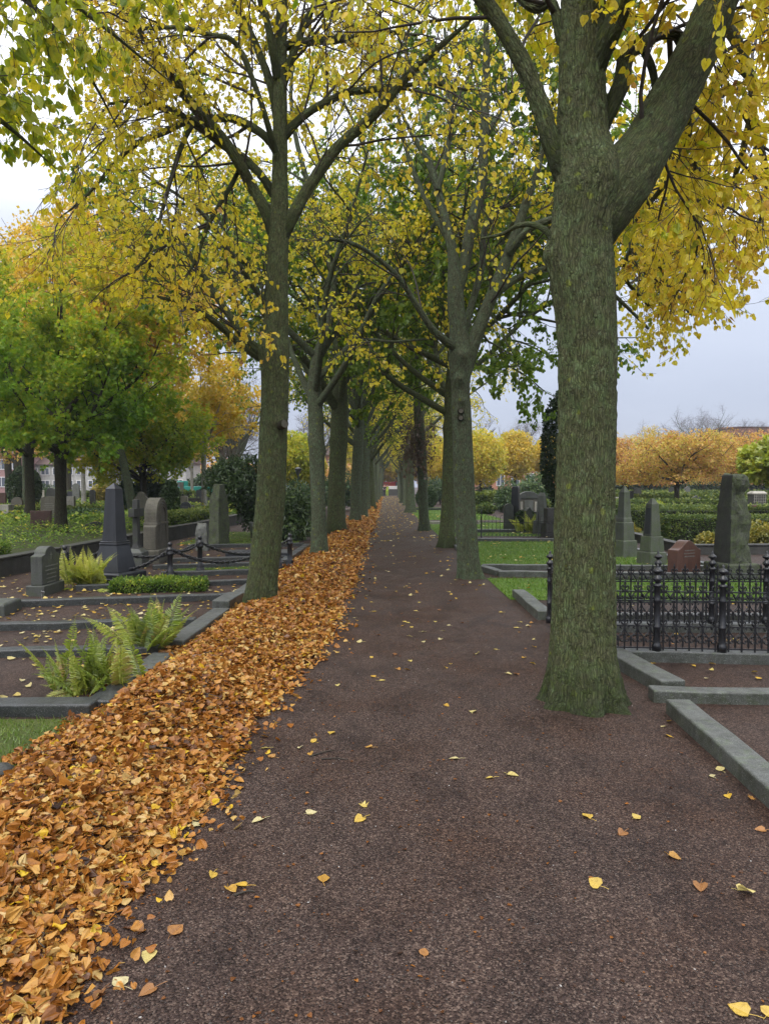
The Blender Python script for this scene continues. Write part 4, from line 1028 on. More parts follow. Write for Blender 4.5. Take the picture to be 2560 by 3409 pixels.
def chain(a, b, sag, label):
    t = thing('chain', label, 'chain', a, 0, 'sagging iron chains of the fence')
    L = np.linalg.norm(b - a); n = int((L + sag * 1.2) / .062)
    m_ = MB()
    for i in range(n):
        def pt(u): return (b - a) * u + np.array([0, 0, -4 * sag * u * (1 - u)])
        p, q_ = pt((i + .5) / n), pt((i + .6) / n); T = nrm(q_ - p); s_ = nrm(np.cross(T, [0, 0, 1.])); up_ = np.cross(s_, T)
        w_ = s_ if i % 2 else up_
        w_ = nrm(w_ + .5 * (up_ if i % 2 else s_))
        th_ = np.linspace(0, 2 * math.pi, 9)
        m_.tube(np.array([p + T * math.cos(x) * .048 + w_ * math.sin(x) * .026 for x in th_]), .0105, 5)
    smooth_obj('links', m_, M['iron'], t)
chain(A_, B_, .34, 'iron chain hanging low in front of the black obelisk')
chain(B_, D_, .30, 'iron chain from the front post towards the large left lime')
chain(F_, C_, .22, 'iron chain passing behind the black obelisk and cross')
chain(C_, E_, .26, 'iron chain from the tall rear post towards the right')
chain(A_, F_, .12, 'short bunched iron chain left of the obelisk')
chain(B_, C_, .10, 'short iron chain joining the front and the tall rear post')

# right group ---------------------------------------------------------
def mono(label, px0, px1, ptip, Y, X, rot, steps, mt):
    return obelisk(label, (X, Y, 0), rot, steps, mt)
obelisk('taller grey green obelisk with pointed tip on a stepped pedestal, left on the lawn', (5.35, 16.1, 0), rad(25),
    [('base', [(-.05, .42, .42), (.36, .40, .40), (.38, .36, .36)], 'grey_moss'), ('pedestal', [(.38, .33, .33), (.76, .29, .29), (.78, .26, .26)], 'grey_moss'), ('shaft', [(.78, .25, .25), (.86, .235, .235), (.88, .215, .215), (1.42, .165, .165), (1.44, .17, .17), (1.59, .02, .02)], 'grey_moss')], {})
obelisk('shorter grey obelisk with a dark inscription plate, right on the lawn', (5.42, 14.6, 0), rad(20),
    [('base', [(-.05, .43, .43), (.24, .40, .40), (.26, .36, .36)], 'grey_moss'), ('pedestal', [(.26, .34, .34), (.56, .31, .31), (.57, .26, .26)], 'grey_moss'), ('shaft', [(.57, .25, .25), (1.22, .175, .175), (1.33, .05, .05)], 'grey_moss'),
     ('plate', [(.62, .012, .17, -.123, 0), (1.15, .012, .14, -.092, 0)], 'black')], {})
headstone('red granite headstone with a curved crest, behind the cast iron railing', (5.35, 12.85, 0), .60, .62, .22, 'curl', 'red', rad(-62), None, 3)
rough_stone('huge dark rock stele with one broken mossy side, on a rough plinth', (6.08, 12.6, 0), [(.22, .43, .45), (.8, .375, .39), (1.4, .305, .315), (1.72, .255, .265), (1.80, .18, .19)], 'green_rock', rad(14), 14, .10, [3], 'rock_stele', (.25, .66, .68))
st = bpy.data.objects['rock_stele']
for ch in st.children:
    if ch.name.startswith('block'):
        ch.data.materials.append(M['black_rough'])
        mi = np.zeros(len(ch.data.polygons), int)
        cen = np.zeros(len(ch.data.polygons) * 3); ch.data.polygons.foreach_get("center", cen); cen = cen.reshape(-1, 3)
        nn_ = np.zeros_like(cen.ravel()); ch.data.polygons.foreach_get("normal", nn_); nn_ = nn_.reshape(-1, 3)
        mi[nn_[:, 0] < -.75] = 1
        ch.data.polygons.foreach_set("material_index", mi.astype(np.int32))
# beyond the lawn, around the hooped railing
headstone('slim grey gravestone with a rounded shoulder behind the hooped railing', tuple(P(1692, 1700, 25.5) * (1, 1, 0)), .32, .95, .2, 'round', 'grey_dark', rad(-90))
obelisk('tall square black pillar grave on a green base beside the arched monument', tuple(P(1716, 1700, 26) * (1, 1, 0)), rad(-25), [('base', [(-.05, .42, .42), (.5, .38, .38)], 'grey_dark'), ('shaft', [(.5, .30, .30), (1.5, .24, .24), (1.56, .2, .2)], 'black')], {}, 'grave_pillar')
t = thing('arched_monument', 'grey stone monument with segmental pediment and two side panels', 'gravestone', tuple(P(1757, 1700, 33) * (1, 1, 0)), rad(-90))
b = MB(); b.prism([(-.45, 0), (.45, 0), (.45, 1.0), (-.45, 1.0)], .3, -.15); obj('wall', b, M['sand'], t, bevel=.02)
b = MB(); b.prism([(-.47, .98), (.47, .98)] + [(.46 * math.cos(a), 1.02 + .30 * math.sin(a)) for a in np.linspace(0, math.pi, 14)], .38, -.19); obj('pediment', b, M['grey_dark'], t, bevel=.02)
b = MB(); b.box((.16, 0, .25), (.03, .40, .65)); obj('tablet', b, M['grey'], t, bevel=.008)
for s_ in (-1, 1):
    b = MB(); b.box((.16, s_ * .34, .3), (.05, .14, .55)); obj('panel', b, M['light'], t, bevel=.008)
headstone('small grey post stone with a sloping head amid dark shrubs', tuple(P(1757, 1700, 24.5) * (1, 1, 0)), .22, .86, .22, 'gable', 'grey_dark', rad(-70), name='post_stone')
obelisk('slender pale obelisk beside the dark cypress', tuple(P(1803, 1700, 23.5) * (1, 1, 0)), rad(-30), [('base', [(-.05, .48, .48), (.45, .44, .44)], 'grey_dark'), ('shaft', [(.45, .3, .3), (1.25, .22, .22), (1.36, .12, .12)], 'grey')], {})
headstone('broad dark gravestone base under the cypress', tuple(P(1838, 1700, 22.2) * (1, 1, 0)), .46, .90, .3, 'flat', 'wall_dark', rad(-80), (.45, .12))
# stones of the raised left bed and the far left, facing the path or the viewer
def far_stone(label, px0, px1, pyt, Y, kind, mat, zg=.3, rot=-90, th=.18, text=0, base=None):
    c_ = P((px0 + px1) / 2, 1615, Y); top = P(0, pyt, Y)[2]
    headstone(label, (c_[0], Y, zg), px_w(px0, px1, Y), max(top - zg, .15), th, kind, mat, rad(rot), base, text)
far_stone('square red brown gravestone left of the dark maple trunk', 105, 169, 1700, 21.6, 'flat', 'red_dark', .3, -75)
far_stone('rounded sand grey headstone half behind the dark maple trunk', 139, 192, 1652, 26, 'segment', 'sand', .3, -80, text=5)
far_stone('pale rectangular headstone with lettering right of the maple trunk', 218, 250, 1652, 32, 'flat', 'light', .3, -90, text=6)
far_stone('low dark stone with an ogee crest behind the obelisk, in ground cover', 285, 352, 1736, 20.5, 'curl', 'wall_dark', .3, -70)
far_stone('beige headstone with a lobed top, behind the black cross', 449, 494, 1637, 29, 'trefoil', 'sand', .3, -88)
far_stone('black round topped headstone in the clipped hedge', 602, 636, 1670, 27, 'round', 'black', .3, -80, text=3)
far_stone('grey slab gravestone just right of the black round topped one', 635, 648, 1682, 28, 'flat', 'grey_dark', .3, -80)
far_stone('pale small headstone under the far yellow trees', 600, 626, 1651, 38, 'segment', 'light', .3, -88)
far_stone('dark rounded headstone behind the sand grey one', 157, 187, 1624, 46, 'round', 'black_rough', .3, -88)
far_stone('red brown block at the left edge beyond the hedge', 0, 21, 1640, 40, 'flat', 'red_dark', .3, -80)
far_stone('pale low sarcophagus at the left edge', 0, 37, 1680, 27, 'flat', 'light', .3, -85, .5)
far_stone('brown round headstone behind a small wooden frame', 40, 76, 1655, 33, 'round', 'sand', .3, -85)
far_stone('grey ledge monument beside the yew cone', 125, 148, 1632, 52, 'flat', 'light', .3, -85)
far_stone('tall grey arched stele in the far distance, left of the obelisk', 243, 266, 1609, 55, 'round', 'grey', .3, -88)
far_stone('slim dark rounded stone beside the white birch trunk', 300, 318, 1630, 45, 'round', 'black_rough', .3, -88)
far_stone('dark block gravestone beyond the birch', 227, 247, 1636, 58, 'flat', 'black', .3, -88)
far_stone('square dark stone under the teal lorry', 655, 672, 1631, 58, 'flat', 'black', .3, -88)
far_stone('brown pillar stone left of the teal lorry', 600, 612, 1606, 62, 'flat', 'sand', .3, -88)
far_stone('grey block gravestone before the far low wall', 664, 692, 1655, 42, 'flat', 'grey_dark', .3, -88)
far_stone('beige slab gravestone right of the thin birch', 704, 720, 1664, 36, 'flat', 'sand', .3, -88)
far_stone('upright grey slab between the trunks of the leaning limes', 1124, 1134, 1640, 42, 'flat', 'grey_dark', 0, -80)
far_stone('second upright dark slab between the trunks of the leaning limes', 1137, 1146, 1644, 43, 'flat', 'black_rough', 0, -80)
# right distance, among hedges
for lab, a, b_, yt, Y, kd, mt in [
    ('grey pillar gravestone with a round head left of the spreading shrub', 2108, 2133, 1623, 47, 'round', 'grey'), ('slim dark gravestone beside the round headed pillar', 2095, 2107, 1634, 44, 'flat', 'black_rough'),
    ('pale slab gravestone right behind the large right lime', 2046, 2060, 1655, 40, 'flat', 'light'), ('small red rounded gravestone under the orange cherry', 2265, 2289, 1666, 46, 'segment', 'red'),
    ('grey stepped gravestone right of the red rounded one', 2304, 2330, 1649, 44, 'gable', 'grey'), ('pale block gravestone between the two obelisks', 2108, 2138, 1687, 30, 'flat', 'light'),
    ('flat round topped grey stone rising behind the hedges', 2274, 2312, 1690, 27.5, 'segment', 'grey'), ('dark square stone in the hedges far behind', 2225, 2246, 1622, 62, 'flat', 'black_rough'),
    ('pale gable stone at the far right distance', 2278, 2296, 1618, 66, 'gable', 'grey'), ('small pink stone before the tiled block', 2505, 2516, 1681, 31, 'flat', 'red'),
    ('grey slab with sloping back right of the large right lime', 2030, 2056, 1713, 23.5, 'round', 'grey')]:
    far_stone(lab, a, b_, yt, Y, kd, mt, 0, -88)
c_ = P(2519, 1615, 33); t = thing('tiled_block', 'square brown block monument faced with small tiles and a pale sloping cap', 'monument', (c_[0], 33, 0), rad(-88))
b = MB(); b.box((0, 0, 0), (.5, .6, 1.18)); obj('body', b, M['wall_dark'], t, bevel=.01)
b = MB()
for i in range(6): b.box((.253, -.25 + i * .1, .0), (.008, .012, 1.17))
for j in range(9): b.box((.255, 0, .1 + j * .125), (.008, .59, .012))
obj('tile_joint', b, M['light'], t)
b = MB(); b.rects([(1.18, .56, .66), (1.24, .56, .66), (1.33, .3, .5)]); obj('cap', b, M['light'], t, bevel=.01)

# ================================================================== walls
def low_wall(label, pts, w, h, mat, name='low_wall'):
    m_ = MB(); pts = [np.array(p, float) for p in pts]
    a, b = pts; d = b - a; L = np.linalg.norm(d); ang = math.atan2(d[1], d[0]); n = max(2, int(L / 1.2))
    R = [np.array([[-L / 2 + L * i / n, -w / 2 + .004 * math.sin(i * 3), -.05], [-L / 2 + L * i / n, w / 2, -.05], [-L / 2 + L * i / n, w / 2, h], [-L / 2 + L * i / n, -w / 2, h + .006 * math.sin(i * 5)]]) for i in range(n + 1)]
    m_.loft(R); t = thing(name, label, 'wall', (*((a + b) / 2), 0), ang); obj('wall', m_, M[mat], t, bevel=.012)
    m2 = MB(); m2.box((0, 0, h + .003), (L, w + .05, .035)); obj('coping', m2, M[mat], t, bevel=.01)
low_wall('dark retaining wall of the raised left bed, nearest stretch', [(-7.1, 6.0), (-6.62, 14.6)], .22, .31, 'wall_dark')
low_wall('dark retaining wall of the raised left bed, stretch behind the obelisk', [(-6.5, 14.7), (-6.35, 19.2)], .22, .33, 'wall_dark')
low_wall('dark retaining wall of the raised left bed, stretch by the arched headstone', [(-6.35, 19.35), (-6.05, 23.5)], .22, .36, 'wall_dark')
low_wall('dark retaining wall of the raised left bed, far stretch by the standing stone', [(-6.1, 23.8), (-6.1, 32)], .22, .36, 'wall_dark')
low_wall('grey wall crossing the far left plots', [(-13, 46), (-5.9, 47)], .3, .75, 'wall_dark')
low_wall('low wall along the inner right path, behind the red headstone', [(6.95, 16.6), (7.3, 23.2)], .2, .2, 'wall_dark')
low_wall('low wall turning right behind the rock stele', [(7.1, 16.6), (12.0, 16.9)], .2, .2, 'wall_dark')
for i, (y0, y1, lb) in enumerate([(29, 33, 'nearest'), (34.5, 39, 'second'), (41, 47, 'third'), (49, 58, 'farthest')]):
    low_wall(f'low brown wall block stepping along the inner right path, {lb} of four', [(6.75 + i * .12, y0), (6.9 + i * .15, y1)], .3, .38, 'wall_dark')

# raised left bed -----------------------------------------------------
b = MB(); b.add(np.array([(-6.72, 14.6, .3), (-7.0, 6, .3), (-60, 6, .3), (-60, 90, .3), (-6.2, 90, .3), (-6.2, 24, .3)])[::-1], np.array([[0, 1, 2, 3, 4, 5]]))
struct('bed', b, M['bed'])
cv = MB()
rngc = np.random.default_rng(3)
for k_, y0 in enumerate(np.r_[np.arange(11, 24, 1.35), np.arange(24, 40, 2.2), np.arange(41, 70, 4)]):   # rows of creeping ground cover
    n = int(2600 if y0 < 24 else 1900); x1 = np.interp(y0, [6, 14.6, 24, 90], [-7.2, -6.95, -6.4, -6.4])
    x = x1 - rngc.random(n) ** 1.1 * (8 + y0 * .35); y = y0 + rngc.normal(size=n) * .33 * (1 + y0 / 60)
    hz = .30 * (.5 + fbm(np.c_[x * 1.1, y * 1.1, x * 0], 3)) * np.exp(-((y - y0) / .55) ** 2)
    z = .3 + hz * rngc.uniform(.55, 1.05, n) + .02
    nor = np.c_[rngc.normal(size=n) * .6, rngc.normal(size=n) * .6 - .3, np.ones(n)]
    leaves(cv, np.c_[x, y, z], rdir(rngc, n) * (1, 1, .4), nor, (.075 if y0 < 24 else .13) * rngc.uniform(.6, 1.3, n), .5 + .16 * rngc.normal(size=n) + .5 * (fbm(np.c_[x, y, z] * .9, 5) - .5) + .9 * (z - .45) + (rngc.random(n) < .015) * .6, 'lance' if y0 < 24 else 'kite')
stuff('ground_cover', cv, M['cover'], 'rows of low green ground cover on the raised left bed', 'ground cover')
hedge('clipped_hedge', 'low clipped yew hedge between the kerbs, before the chain posts', (-3.42, 10.95, 0), (1.35, .55, .15), rad(9), 7000, .045, 'cover', 21, 'low clipped hedges', .035, .42, 'lance')
hedge('clipped_hedge', 'low clipped hedge along the top of the near retaining wall', (-8.2, 13.2, .3), (2.3, .6, .22), rad(3), 5200, .05, 'cover', 22, 'low clipped hedges', .05, .45, 'lance')
hedge('clipped_hedge', 'clipped box hedge behind the dark wall, around the black round headstone', (-7.0, 25, .3), (1.1, 6.5, .35), rad(-2), 7000, .07, 'hedge', 23, 'low clipped hedges', .05, .62)
hedge('clipped_hedge', 'clipped box hedge on the far left bed below the yew cone', (-14.5, 30, .3), (7, 1.0, .35), rad(2), 4500, .09, 'hedge', 24, 'low clipped hedges', .06, .62)

# ================================================================== cast iron railing
def spiral(c, r, a0, a1, n=9, shrink=.35):
    t = np.linspace(0, 1, n); a = a0 + (a1 - a0) * t; q = r * (1 - (1 - shrink) * t)
    return np.c_[np.full(n, 0.0), c[0] + q * np.cos(a), c[1] + q * np.sin(a)]
def railing_panel(L, nb):
    """ornate bays in the local YZ plane, y from 0 to L"""
    m_ = MB(); s_ = L / nb; r_ = .0078
    def tb(p, rr_=r_, sd=4): m_.tube(np.array(p), rr_, sd)
    for z, q in ((.024, .006), (.224, .006), (.455, .006), (.538, .0055)): m_.box((0, L / 2, z - q), (.012, L, q * 2))
    for i in range(nb):
        u = s_ * (i + .5); lft, rgt = u - s_ / 2, u + s_ / 2
        m_.box((0, u, 0), (.0125, .0125, .60))
        m_.rects([(.595, .012, .008), (.615, .014, .022), (.622, .014, .012), (.652, .003, .003)], (0, u, 0))           # spear head
        m_.box((0, u, .575), (.013, .034, .008))
        for sg in (-1, 1):
            tb(np.c_[np.zeros(8), u + sg * np.array([.004, .018, .030, .031, .024, .014, .012, .018]), np.array([.542, .548, .562, .580, .590, .586, .576, .572])])   # heart of the finial
            tb(np.c_[np.zeros(8), u + sg * np.array([.004, .016, .027, .028, .022, .013, .011, .016]), np.array([.232, .238, .252, .270, .280, .276, .266, .262])])   # heart above the middle rail
            tb(np.c_[np.zeros(8), u + sg * (s_ / 2) * np.array([1, .95, .8, .55, .3, .1, .02, 0]), np.array([.46, .485, .508, .523, .530, .532, .532, .532])], .005)   # arch over each bar
            tb(spiral((u + sg * .030, .488), .018, math.pi * (.5 if sg > 0 else .5), math.pi * (.5 - sg * 1.8), 9, .4))
            tb(np.c_[np.zeros(6), u + sg * (s_ / 2) * np.array([.06, .12, .3, .6, .85, .98]), np.array([.215, .19, .165, .145, .128, .11])], .006)   # lower chevrons
            tb(spiral((u + sg * .024, .094), .019, math.pi * (.5 + sg * .5) , math.pi * (.5 + sg * .5) + sg * 4.4, 10, .4))
            tb(spiral((u + sg * .024, .132), .014, math.pi * (.5 + sg * .5), math.pi * (.5 + sg * .5) - sg * 4.2, 9, .4))
            tb(spiral((u + sg * .024, .215), .015, math.pi * 1.5, math.pi * 1.5 + sg * 4.5, 8, .4))
        m_.rects([(.462, .012, .012), (.475, .014, .034), (.49, .014, .022), (.505, .012, .008)], (0, u, 0))             # small palmette
        m_.rects([(.105, .013, .020), (.12, .014, .028), (.135, .012, .014)], (0, u, 0))
        m_.rects([(.028, .004, .003), (.05, .013, .016), (.075, .013, .012), (.10, .014, .030), (.125, .012, .012)], (0, rgt if i < nb - 1 else rgt - .02, 0))    # spear pointing down
    return m_.mesh('panel')
SP = .562
panel_me = railing_panel(SP, 5)
fence = thing('grave_railing', 'black ornate cast iron railing around a grave, with urn topped posts', 'railing', (1.9, 6.55, .10))
pm = MB(); pm.lathe([(0.0420, 0), (0.0420, .05), (0.0336, .065), (0.0311, .08), (0.0302, .20), (0.0353, .21), (0.0353, .222), (0.0294, .23), (0.0286, .44), (0.0336, .45), (0.0336, .465), (0.0286, .475), (0.0277, .575), (0.0386, .585), (0.0386, .60), (0.0185, .615)], n=14)
post_me = pm.mesh('post', True)
um = MB(); um.lathe([(0.0172, .612), (0.0206, .622), (0.0396, .645), (0.0396, .66), (0.0189, .685), (0.0155, .695), (0.0206, .70), (0.0413, .715), (0.0430, .73), (0.0258, .745), (0.0103, .755), (0.0138, .768), (0.0034, .79)], n=14)
urn_me = um.mesh('urn_finial', True)
def f_post(x, y):
    p = obj('post', post_me, M['iron'], fence); p.location = (x, y, 0); u_ = obj('urn_finial', urn_me, M['iron'], p); return p
def f_run(a, b, n, first=True):
    a, b = np.array(a), np.array(b); d = (b - a) / n; ang = math.atan2(d[1], d[0]) - math.pi / 2; L = np.linalg.norm(d)
    for i in range(n):
        p0 = a + d * i; q = obj('panel', panel_me, M['iron'], fence); q.location = (*p0, 0); q.rotation_euler = (0, 0, ang); q.scale = (1, L / SP, 1)
        if i or first: f_post(*p0)
o_ = np.array([1.9, 6.55])
f_run((0, 0), np.array([4.17, 6.34]) - o_, 4)
f_run(np.array([4.17, 6.34]) - o_, np.array([4.72, 7.78]) - o_, 3)
f_run(np.array([4.72, 7.78]) - o_, np.array([1.80, 7.82]) - o_, 5)
f_run(np.array([1.80, 7.82]) - o_, (0, 0), 2)

# thin hooped railing far right, and the small railing on the left
def hoop_railing(label, a, b, h, step, posts, name='hooped_railing', hoops=True):
    a, b = np.array(a), np.array(b); d = b - a; L = np.linalg.norm(d); ang = math.atan2(d[1], d[0])
    t = thing(name, label, 'railing', (*a, 0), ang); m_ = MB(); n = int(L / step)
    for i in range(n + 1):
        x = i * step
        m_.tube([(x, 0, .02), (x, 0, h * .86)], .006, 4)
        if hoops and i % 2 == 0 and i < n: m_.tube([(x + step * .5 - step * .5 * math.cos(q), 0, h * .86 + step * .62 * math.sin(q)) for q in np.linspace(0, math.pi, 8)], .006, 4)
        if hoops: m_.tube([(x + step * .5 + step * .38 * math.cos(q), 0, .10 + step * .38 * math.sin(q)) for q in np.linspace(0, 6.28, 9)], .005, 4)
    obj('bars', m_, M['iron'], t)
    r_ = MB()
    for z in ((.20, h * .66) if hoops else (.06, h * .9)): r_.box((L / 2, 0, z), (L, .016, .016))
    obj('rails', r_, M['iron'], t)
    for x in posts:
        p = MB(); p.lathe([(.022, -.05), (.022, .05), (.016, .06), (.015, h * .98), (.026, h), (.02, h + .03), (.012, h + .05), (.020, h + .07), (.003, h + .14)], (x * L, 0, 0), 8); smooth_obj('post', p, M['iron'], t)
hoop_railing('thin black hooped iron railing beyond the bright lawn', (1.95, 22.4), (5.3, 20.9), .72, .12, (0, .3, .77, 1))
hoop_railing('short side of hooped iron railing running back from the lawn', (5.35, 20.95), (5.9, 24.0), .72, .13, (.5, 1), 'hooped_railing')
hoop_railing('small black iron railing between the leaning left limes', (-3.6, 27.6), (-1.75, 28.2), .75, .11, (0, 1), 'grave_railing', False)

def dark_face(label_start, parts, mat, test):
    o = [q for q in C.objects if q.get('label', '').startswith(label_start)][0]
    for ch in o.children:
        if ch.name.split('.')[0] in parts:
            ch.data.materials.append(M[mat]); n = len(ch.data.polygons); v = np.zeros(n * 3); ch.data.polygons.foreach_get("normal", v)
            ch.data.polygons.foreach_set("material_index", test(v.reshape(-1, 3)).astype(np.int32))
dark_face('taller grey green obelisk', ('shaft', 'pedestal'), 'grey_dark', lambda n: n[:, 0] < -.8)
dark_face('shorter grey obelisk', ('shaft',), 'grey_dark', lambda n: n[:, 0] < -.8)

# ================================================================== the trees
def limb(Y, rows):
    o = []
    for q in rows:
        y = q[3] if len(q) > 3 else Y
        o.append((*D(q[0], q[1], y), q[2] / 1557.0 * y * 1.02))
    return o
def hero(name, label, foot, trunk, limbs, seed, spec, leaf, leafn, lod, leafmat, tint0, bark='bark', keep=None, tsd=.13, extra_leaf_orders=(), sides=56, rings=150, flare=.5, lobes=6, amp=.03, knots=(), group='lime trees lining the path', tintf=None, fur=0.0, flare_h=.22, droop=.8, leafkeep=None):
    rng = np.random.default_rng(seed); foot = np.array(foot, float)
    t = thing(name, label, 'tree', foot, 0, group)
    tm = MB(); trunk_tube(tm, trunk, sides, rings, flare, flare_h, lobes, amp, seed, knots, fur); smooth_obj('trunk', tm, M[bark], t, origin=foot)
    for i, l in enumerate(limbs):
        m_ = MB(); big = l[0][3] > .05
        trunk_tube(m_, l, (72 if fur else 28) if big else 12, (130 if fur else 60) if big else 34, 0, .2, 5, .04 if big else .05, seed + i * 3, (), fur * .8 if big else 0); smooth_obj('limb', m_, M[bark], t, origin=foot)
    LP, LR = limb_arrays(limbs, 20)
    lv = grow(rng, LP, LR, spec, keep)
    bm = MB(); sd_ = (6, 4, 3, 3)
    for i, (a, b) in enumerate(lv): wood(bm, a, np.maximum(b, .0024), sd_[i])
    smooth_obj('branchwork', bm, M['twig'], t, origin=foot, kind='stuff')
    cm = MB()
    for oi, n in [(len(lv) - 1, leafn)] + list(extra_leaf_orders):
        p, tip, nor, sz = twig_leaves(rng, lv[oi][0], n, leaf, .22, droop)
        if keep is not None:
            ok = keep(p); p, tip, nor, sz = p[ok], tip[ok], nor[ok], sz[ok]
        if leafkeep is not None:
            ok = rng.random(len(p)) < leafkeep(p); p, tip, nor, sz = p[ok], tip[ok], nor[ok], sz[ok]
        ti = tint0 + tsd * rng.normal(size=len(p)) + .45 * (fbm(p * .6, seed) - .5)
        if tintf is not None: ti = ti + tintf(p)
        leaves(cm, p, tip, nor, sz, ti, lod, curl=rng.normal(size=len(p)) * .45)
    flat_obj('crown', cm, M[leafmat], t, origin=foot)
    return t

# ---- R1: the large trunk on the right
Y1 = 5.26
tr = limb(Y1, [(1262, 1500, 74), (1260, 1465, 73), (1258, 1400, 69), (1260, 1300, 66), (1261, 1150, 62), (1265, 1000, 60), (1267, 850, 60.5), (1266, 700, 62), (1257, 590, 66), (1256, 520, 64), (1264, 455, 68), (1270, 410, 72), (1262, 350, 58), (1258, 280, 52), (1257, 180, 48), (1256, 90, 46), (1256, 0, 44), (1254, -120, 36), (1250, -320, 24), (1250, -560, 8)])
tr[0] = (*tr[0][:2], -.06, tr[0][3])
L_ = [limb(Y1, [(1272, 560, 30), (1292, 490, 50), (1340, 400, 62), (1398, 310, 54), (1450, 215, 48), (1500, 120, 43), (1540, 30, 40), (1585, -90, 36), (1650, -260, 28), (1720, -460, 14)]),
      limb(Y1, [(1222, 380, 26), (1195, 315, 22), (1168, 235, 19), (1140, 160, 18), (1100, 85, 17), (1065, 30, 16.5), (1030, -20, 16), (980, -110, 14), (900, -230, 8)]),
      limb(Y1, [(1290, 300, 16, 5.32), (1322, 225, 17, 5.36), (1342, 178, 18, 5.4), (1347, 142, 16, 5.4), (1358, 112, 17, 5.4), (1388, 95, 15, 5.45), (1425, 72, 13, 5.5), (1458, 74, 12, 5.55), (1485, 95, 11, 5.6), (1560, 120, 8, 5.9), (1640, 190, 5, 6.2)]),
      limb(Y1, [(1282, 150, 24, 5.2), (1305, 95, 24, 5.15), (1330, 40, 22, 5.1), (1352, -20, 21, 5.0), (1400, -140, 16, 4.9), (1440, -320, 8, 4.8)]),
      limb(Y1, [(1232, 140, 16, 5.3), (1215, 95, 13, 5.3), (1192, 10, 11, 5.35), (1160, 18, 10, 5.4), (1128, 0, 10, 5.45), (1090, -60, 8, 5.6), (1040, -160, 4, 5.8)]),
      limb(Y1, [(1388, 105, 8, 5.47), (1408, 150, 8, 5.5), (1414, 205, 7, 5.55), (1395, 240, 6, 5.6), (1365, 290, 5, 5.7), (1340, 330, 4, 5.8)]),
      limb(Y1, [(1200, 535, 7, 5.2), (1180, 500, 6.5, 5.25), (1150, 485, 6, 5.35), (1118, 488, 5, 5.5), (1085, 505, 4, 5.7), (1040, 515, 2.5, 6.0)]),
      # boughs reaching back over the graves on the right, hanging in the sky
      limb(6.0, [(1440, 250, 9, 5.50), (1486, 255, 9, 6.10), (1480, 310, 8, 6.70), (1455, 370, 6.5, 7.30), (1410, 430, 5, 7.90), (1370, 480, 3, 8.50)]),
      limb(6.0, [(1484, 290, 6, 6.30), (1500, 350, 5.5, 6.90), (1508, 430, 5, 7.50), (1506, 510, 4, 7.90), (1500, 560, 2.5, 8.30)]),
      limb(6.5, [(1545, 40, 14, 5.30), (1590, 90, 11, 6.30), (1625, 200, 9, 7.50), (1610, 300, 7, 8.50), (1580, 400, 5, 9.30), (1540, 500, 3, 9.90)]),
      limb(6.5, [(1600, 230, 8, 7.70), (1640, 310, 7, 8.30), (1655, 400, 5, 8.90), (1640, 480, 3, 9.50)]),
      limb(7.0, [(1330, 330, 9, 6.10), (1380, 400, 8, 7.90), (1400, 470, 7, 9.90), (1420, 540, 6, 9.60), (1430, 600, 4, 10.20), (1440, 650, 2.5, 10.60)]),
      limb(7.0, [(1400, 470, 6, 9.90), (1360, 540, 5, 9.50), (1350, 600, 4, 10.20), (1400, 660, 3, 10.70)])]
def keepR1(p):
    # crown edge seen from below: it rises away from the trunk towards the right
    u = p[:, 0] / np.maximum(p[:, 1], .5)
    lo = np.interp(u, [-.3, .22, .30, .345, .40, .46, .54, .62], [.62, .60, .30, .235, .205, .255, .30, .36])
    return (p[:, 2] - CAMH) / np.maximum(p[:, 1], .5) > lo - .02 + .03 * np.sin(p[:, 0] * 9)
LSPEC = [dict(per=7, t0=.2, t1=1, ang=.8, angsd=.25, L=1.5, Lsd=.3, k=9, trop=-.01, wob=.10, rs=.018, tfall=.45),
         dict(per=7, t0=.15, t1=1, ang=.75, angsd=.25, L=.75, Lsd=.3, k=6, trop=-.05, wob=.12, rs=.007, tfall=.4),
         dict(per=5, t0=.15, t1=1, ang=.7, angsd=.25, L=.32, Lsd=.3, k=4, trop=-.12, wob=.14, rs=.003, tfall=.3)]
hero('lime_tree', 'largest lime trunk close on the right, forking into a thick leaning limb', G(1262 * K, 1505 * K), tr, L_, 31, LSPEC, 0.054, 8, 'heart', 'lime', .50, leafkeep=lambda p: np.where(p[:, 0] < .45, .25, .9), keep=keepR1, sides=220, rings=460, fur=.011, flare=.40, flare_h=.15, lobes=7, amp=.030, tsd=.15,
     knots=[(3.33, math.pi, .05, .10), (2.35, 4.0, .02, .08), (3.95, 5.2, .05, .14)], tintf=lambda p: -.08 + .09 * np.clip(p[:, 0] - 1.2, 0, 3))

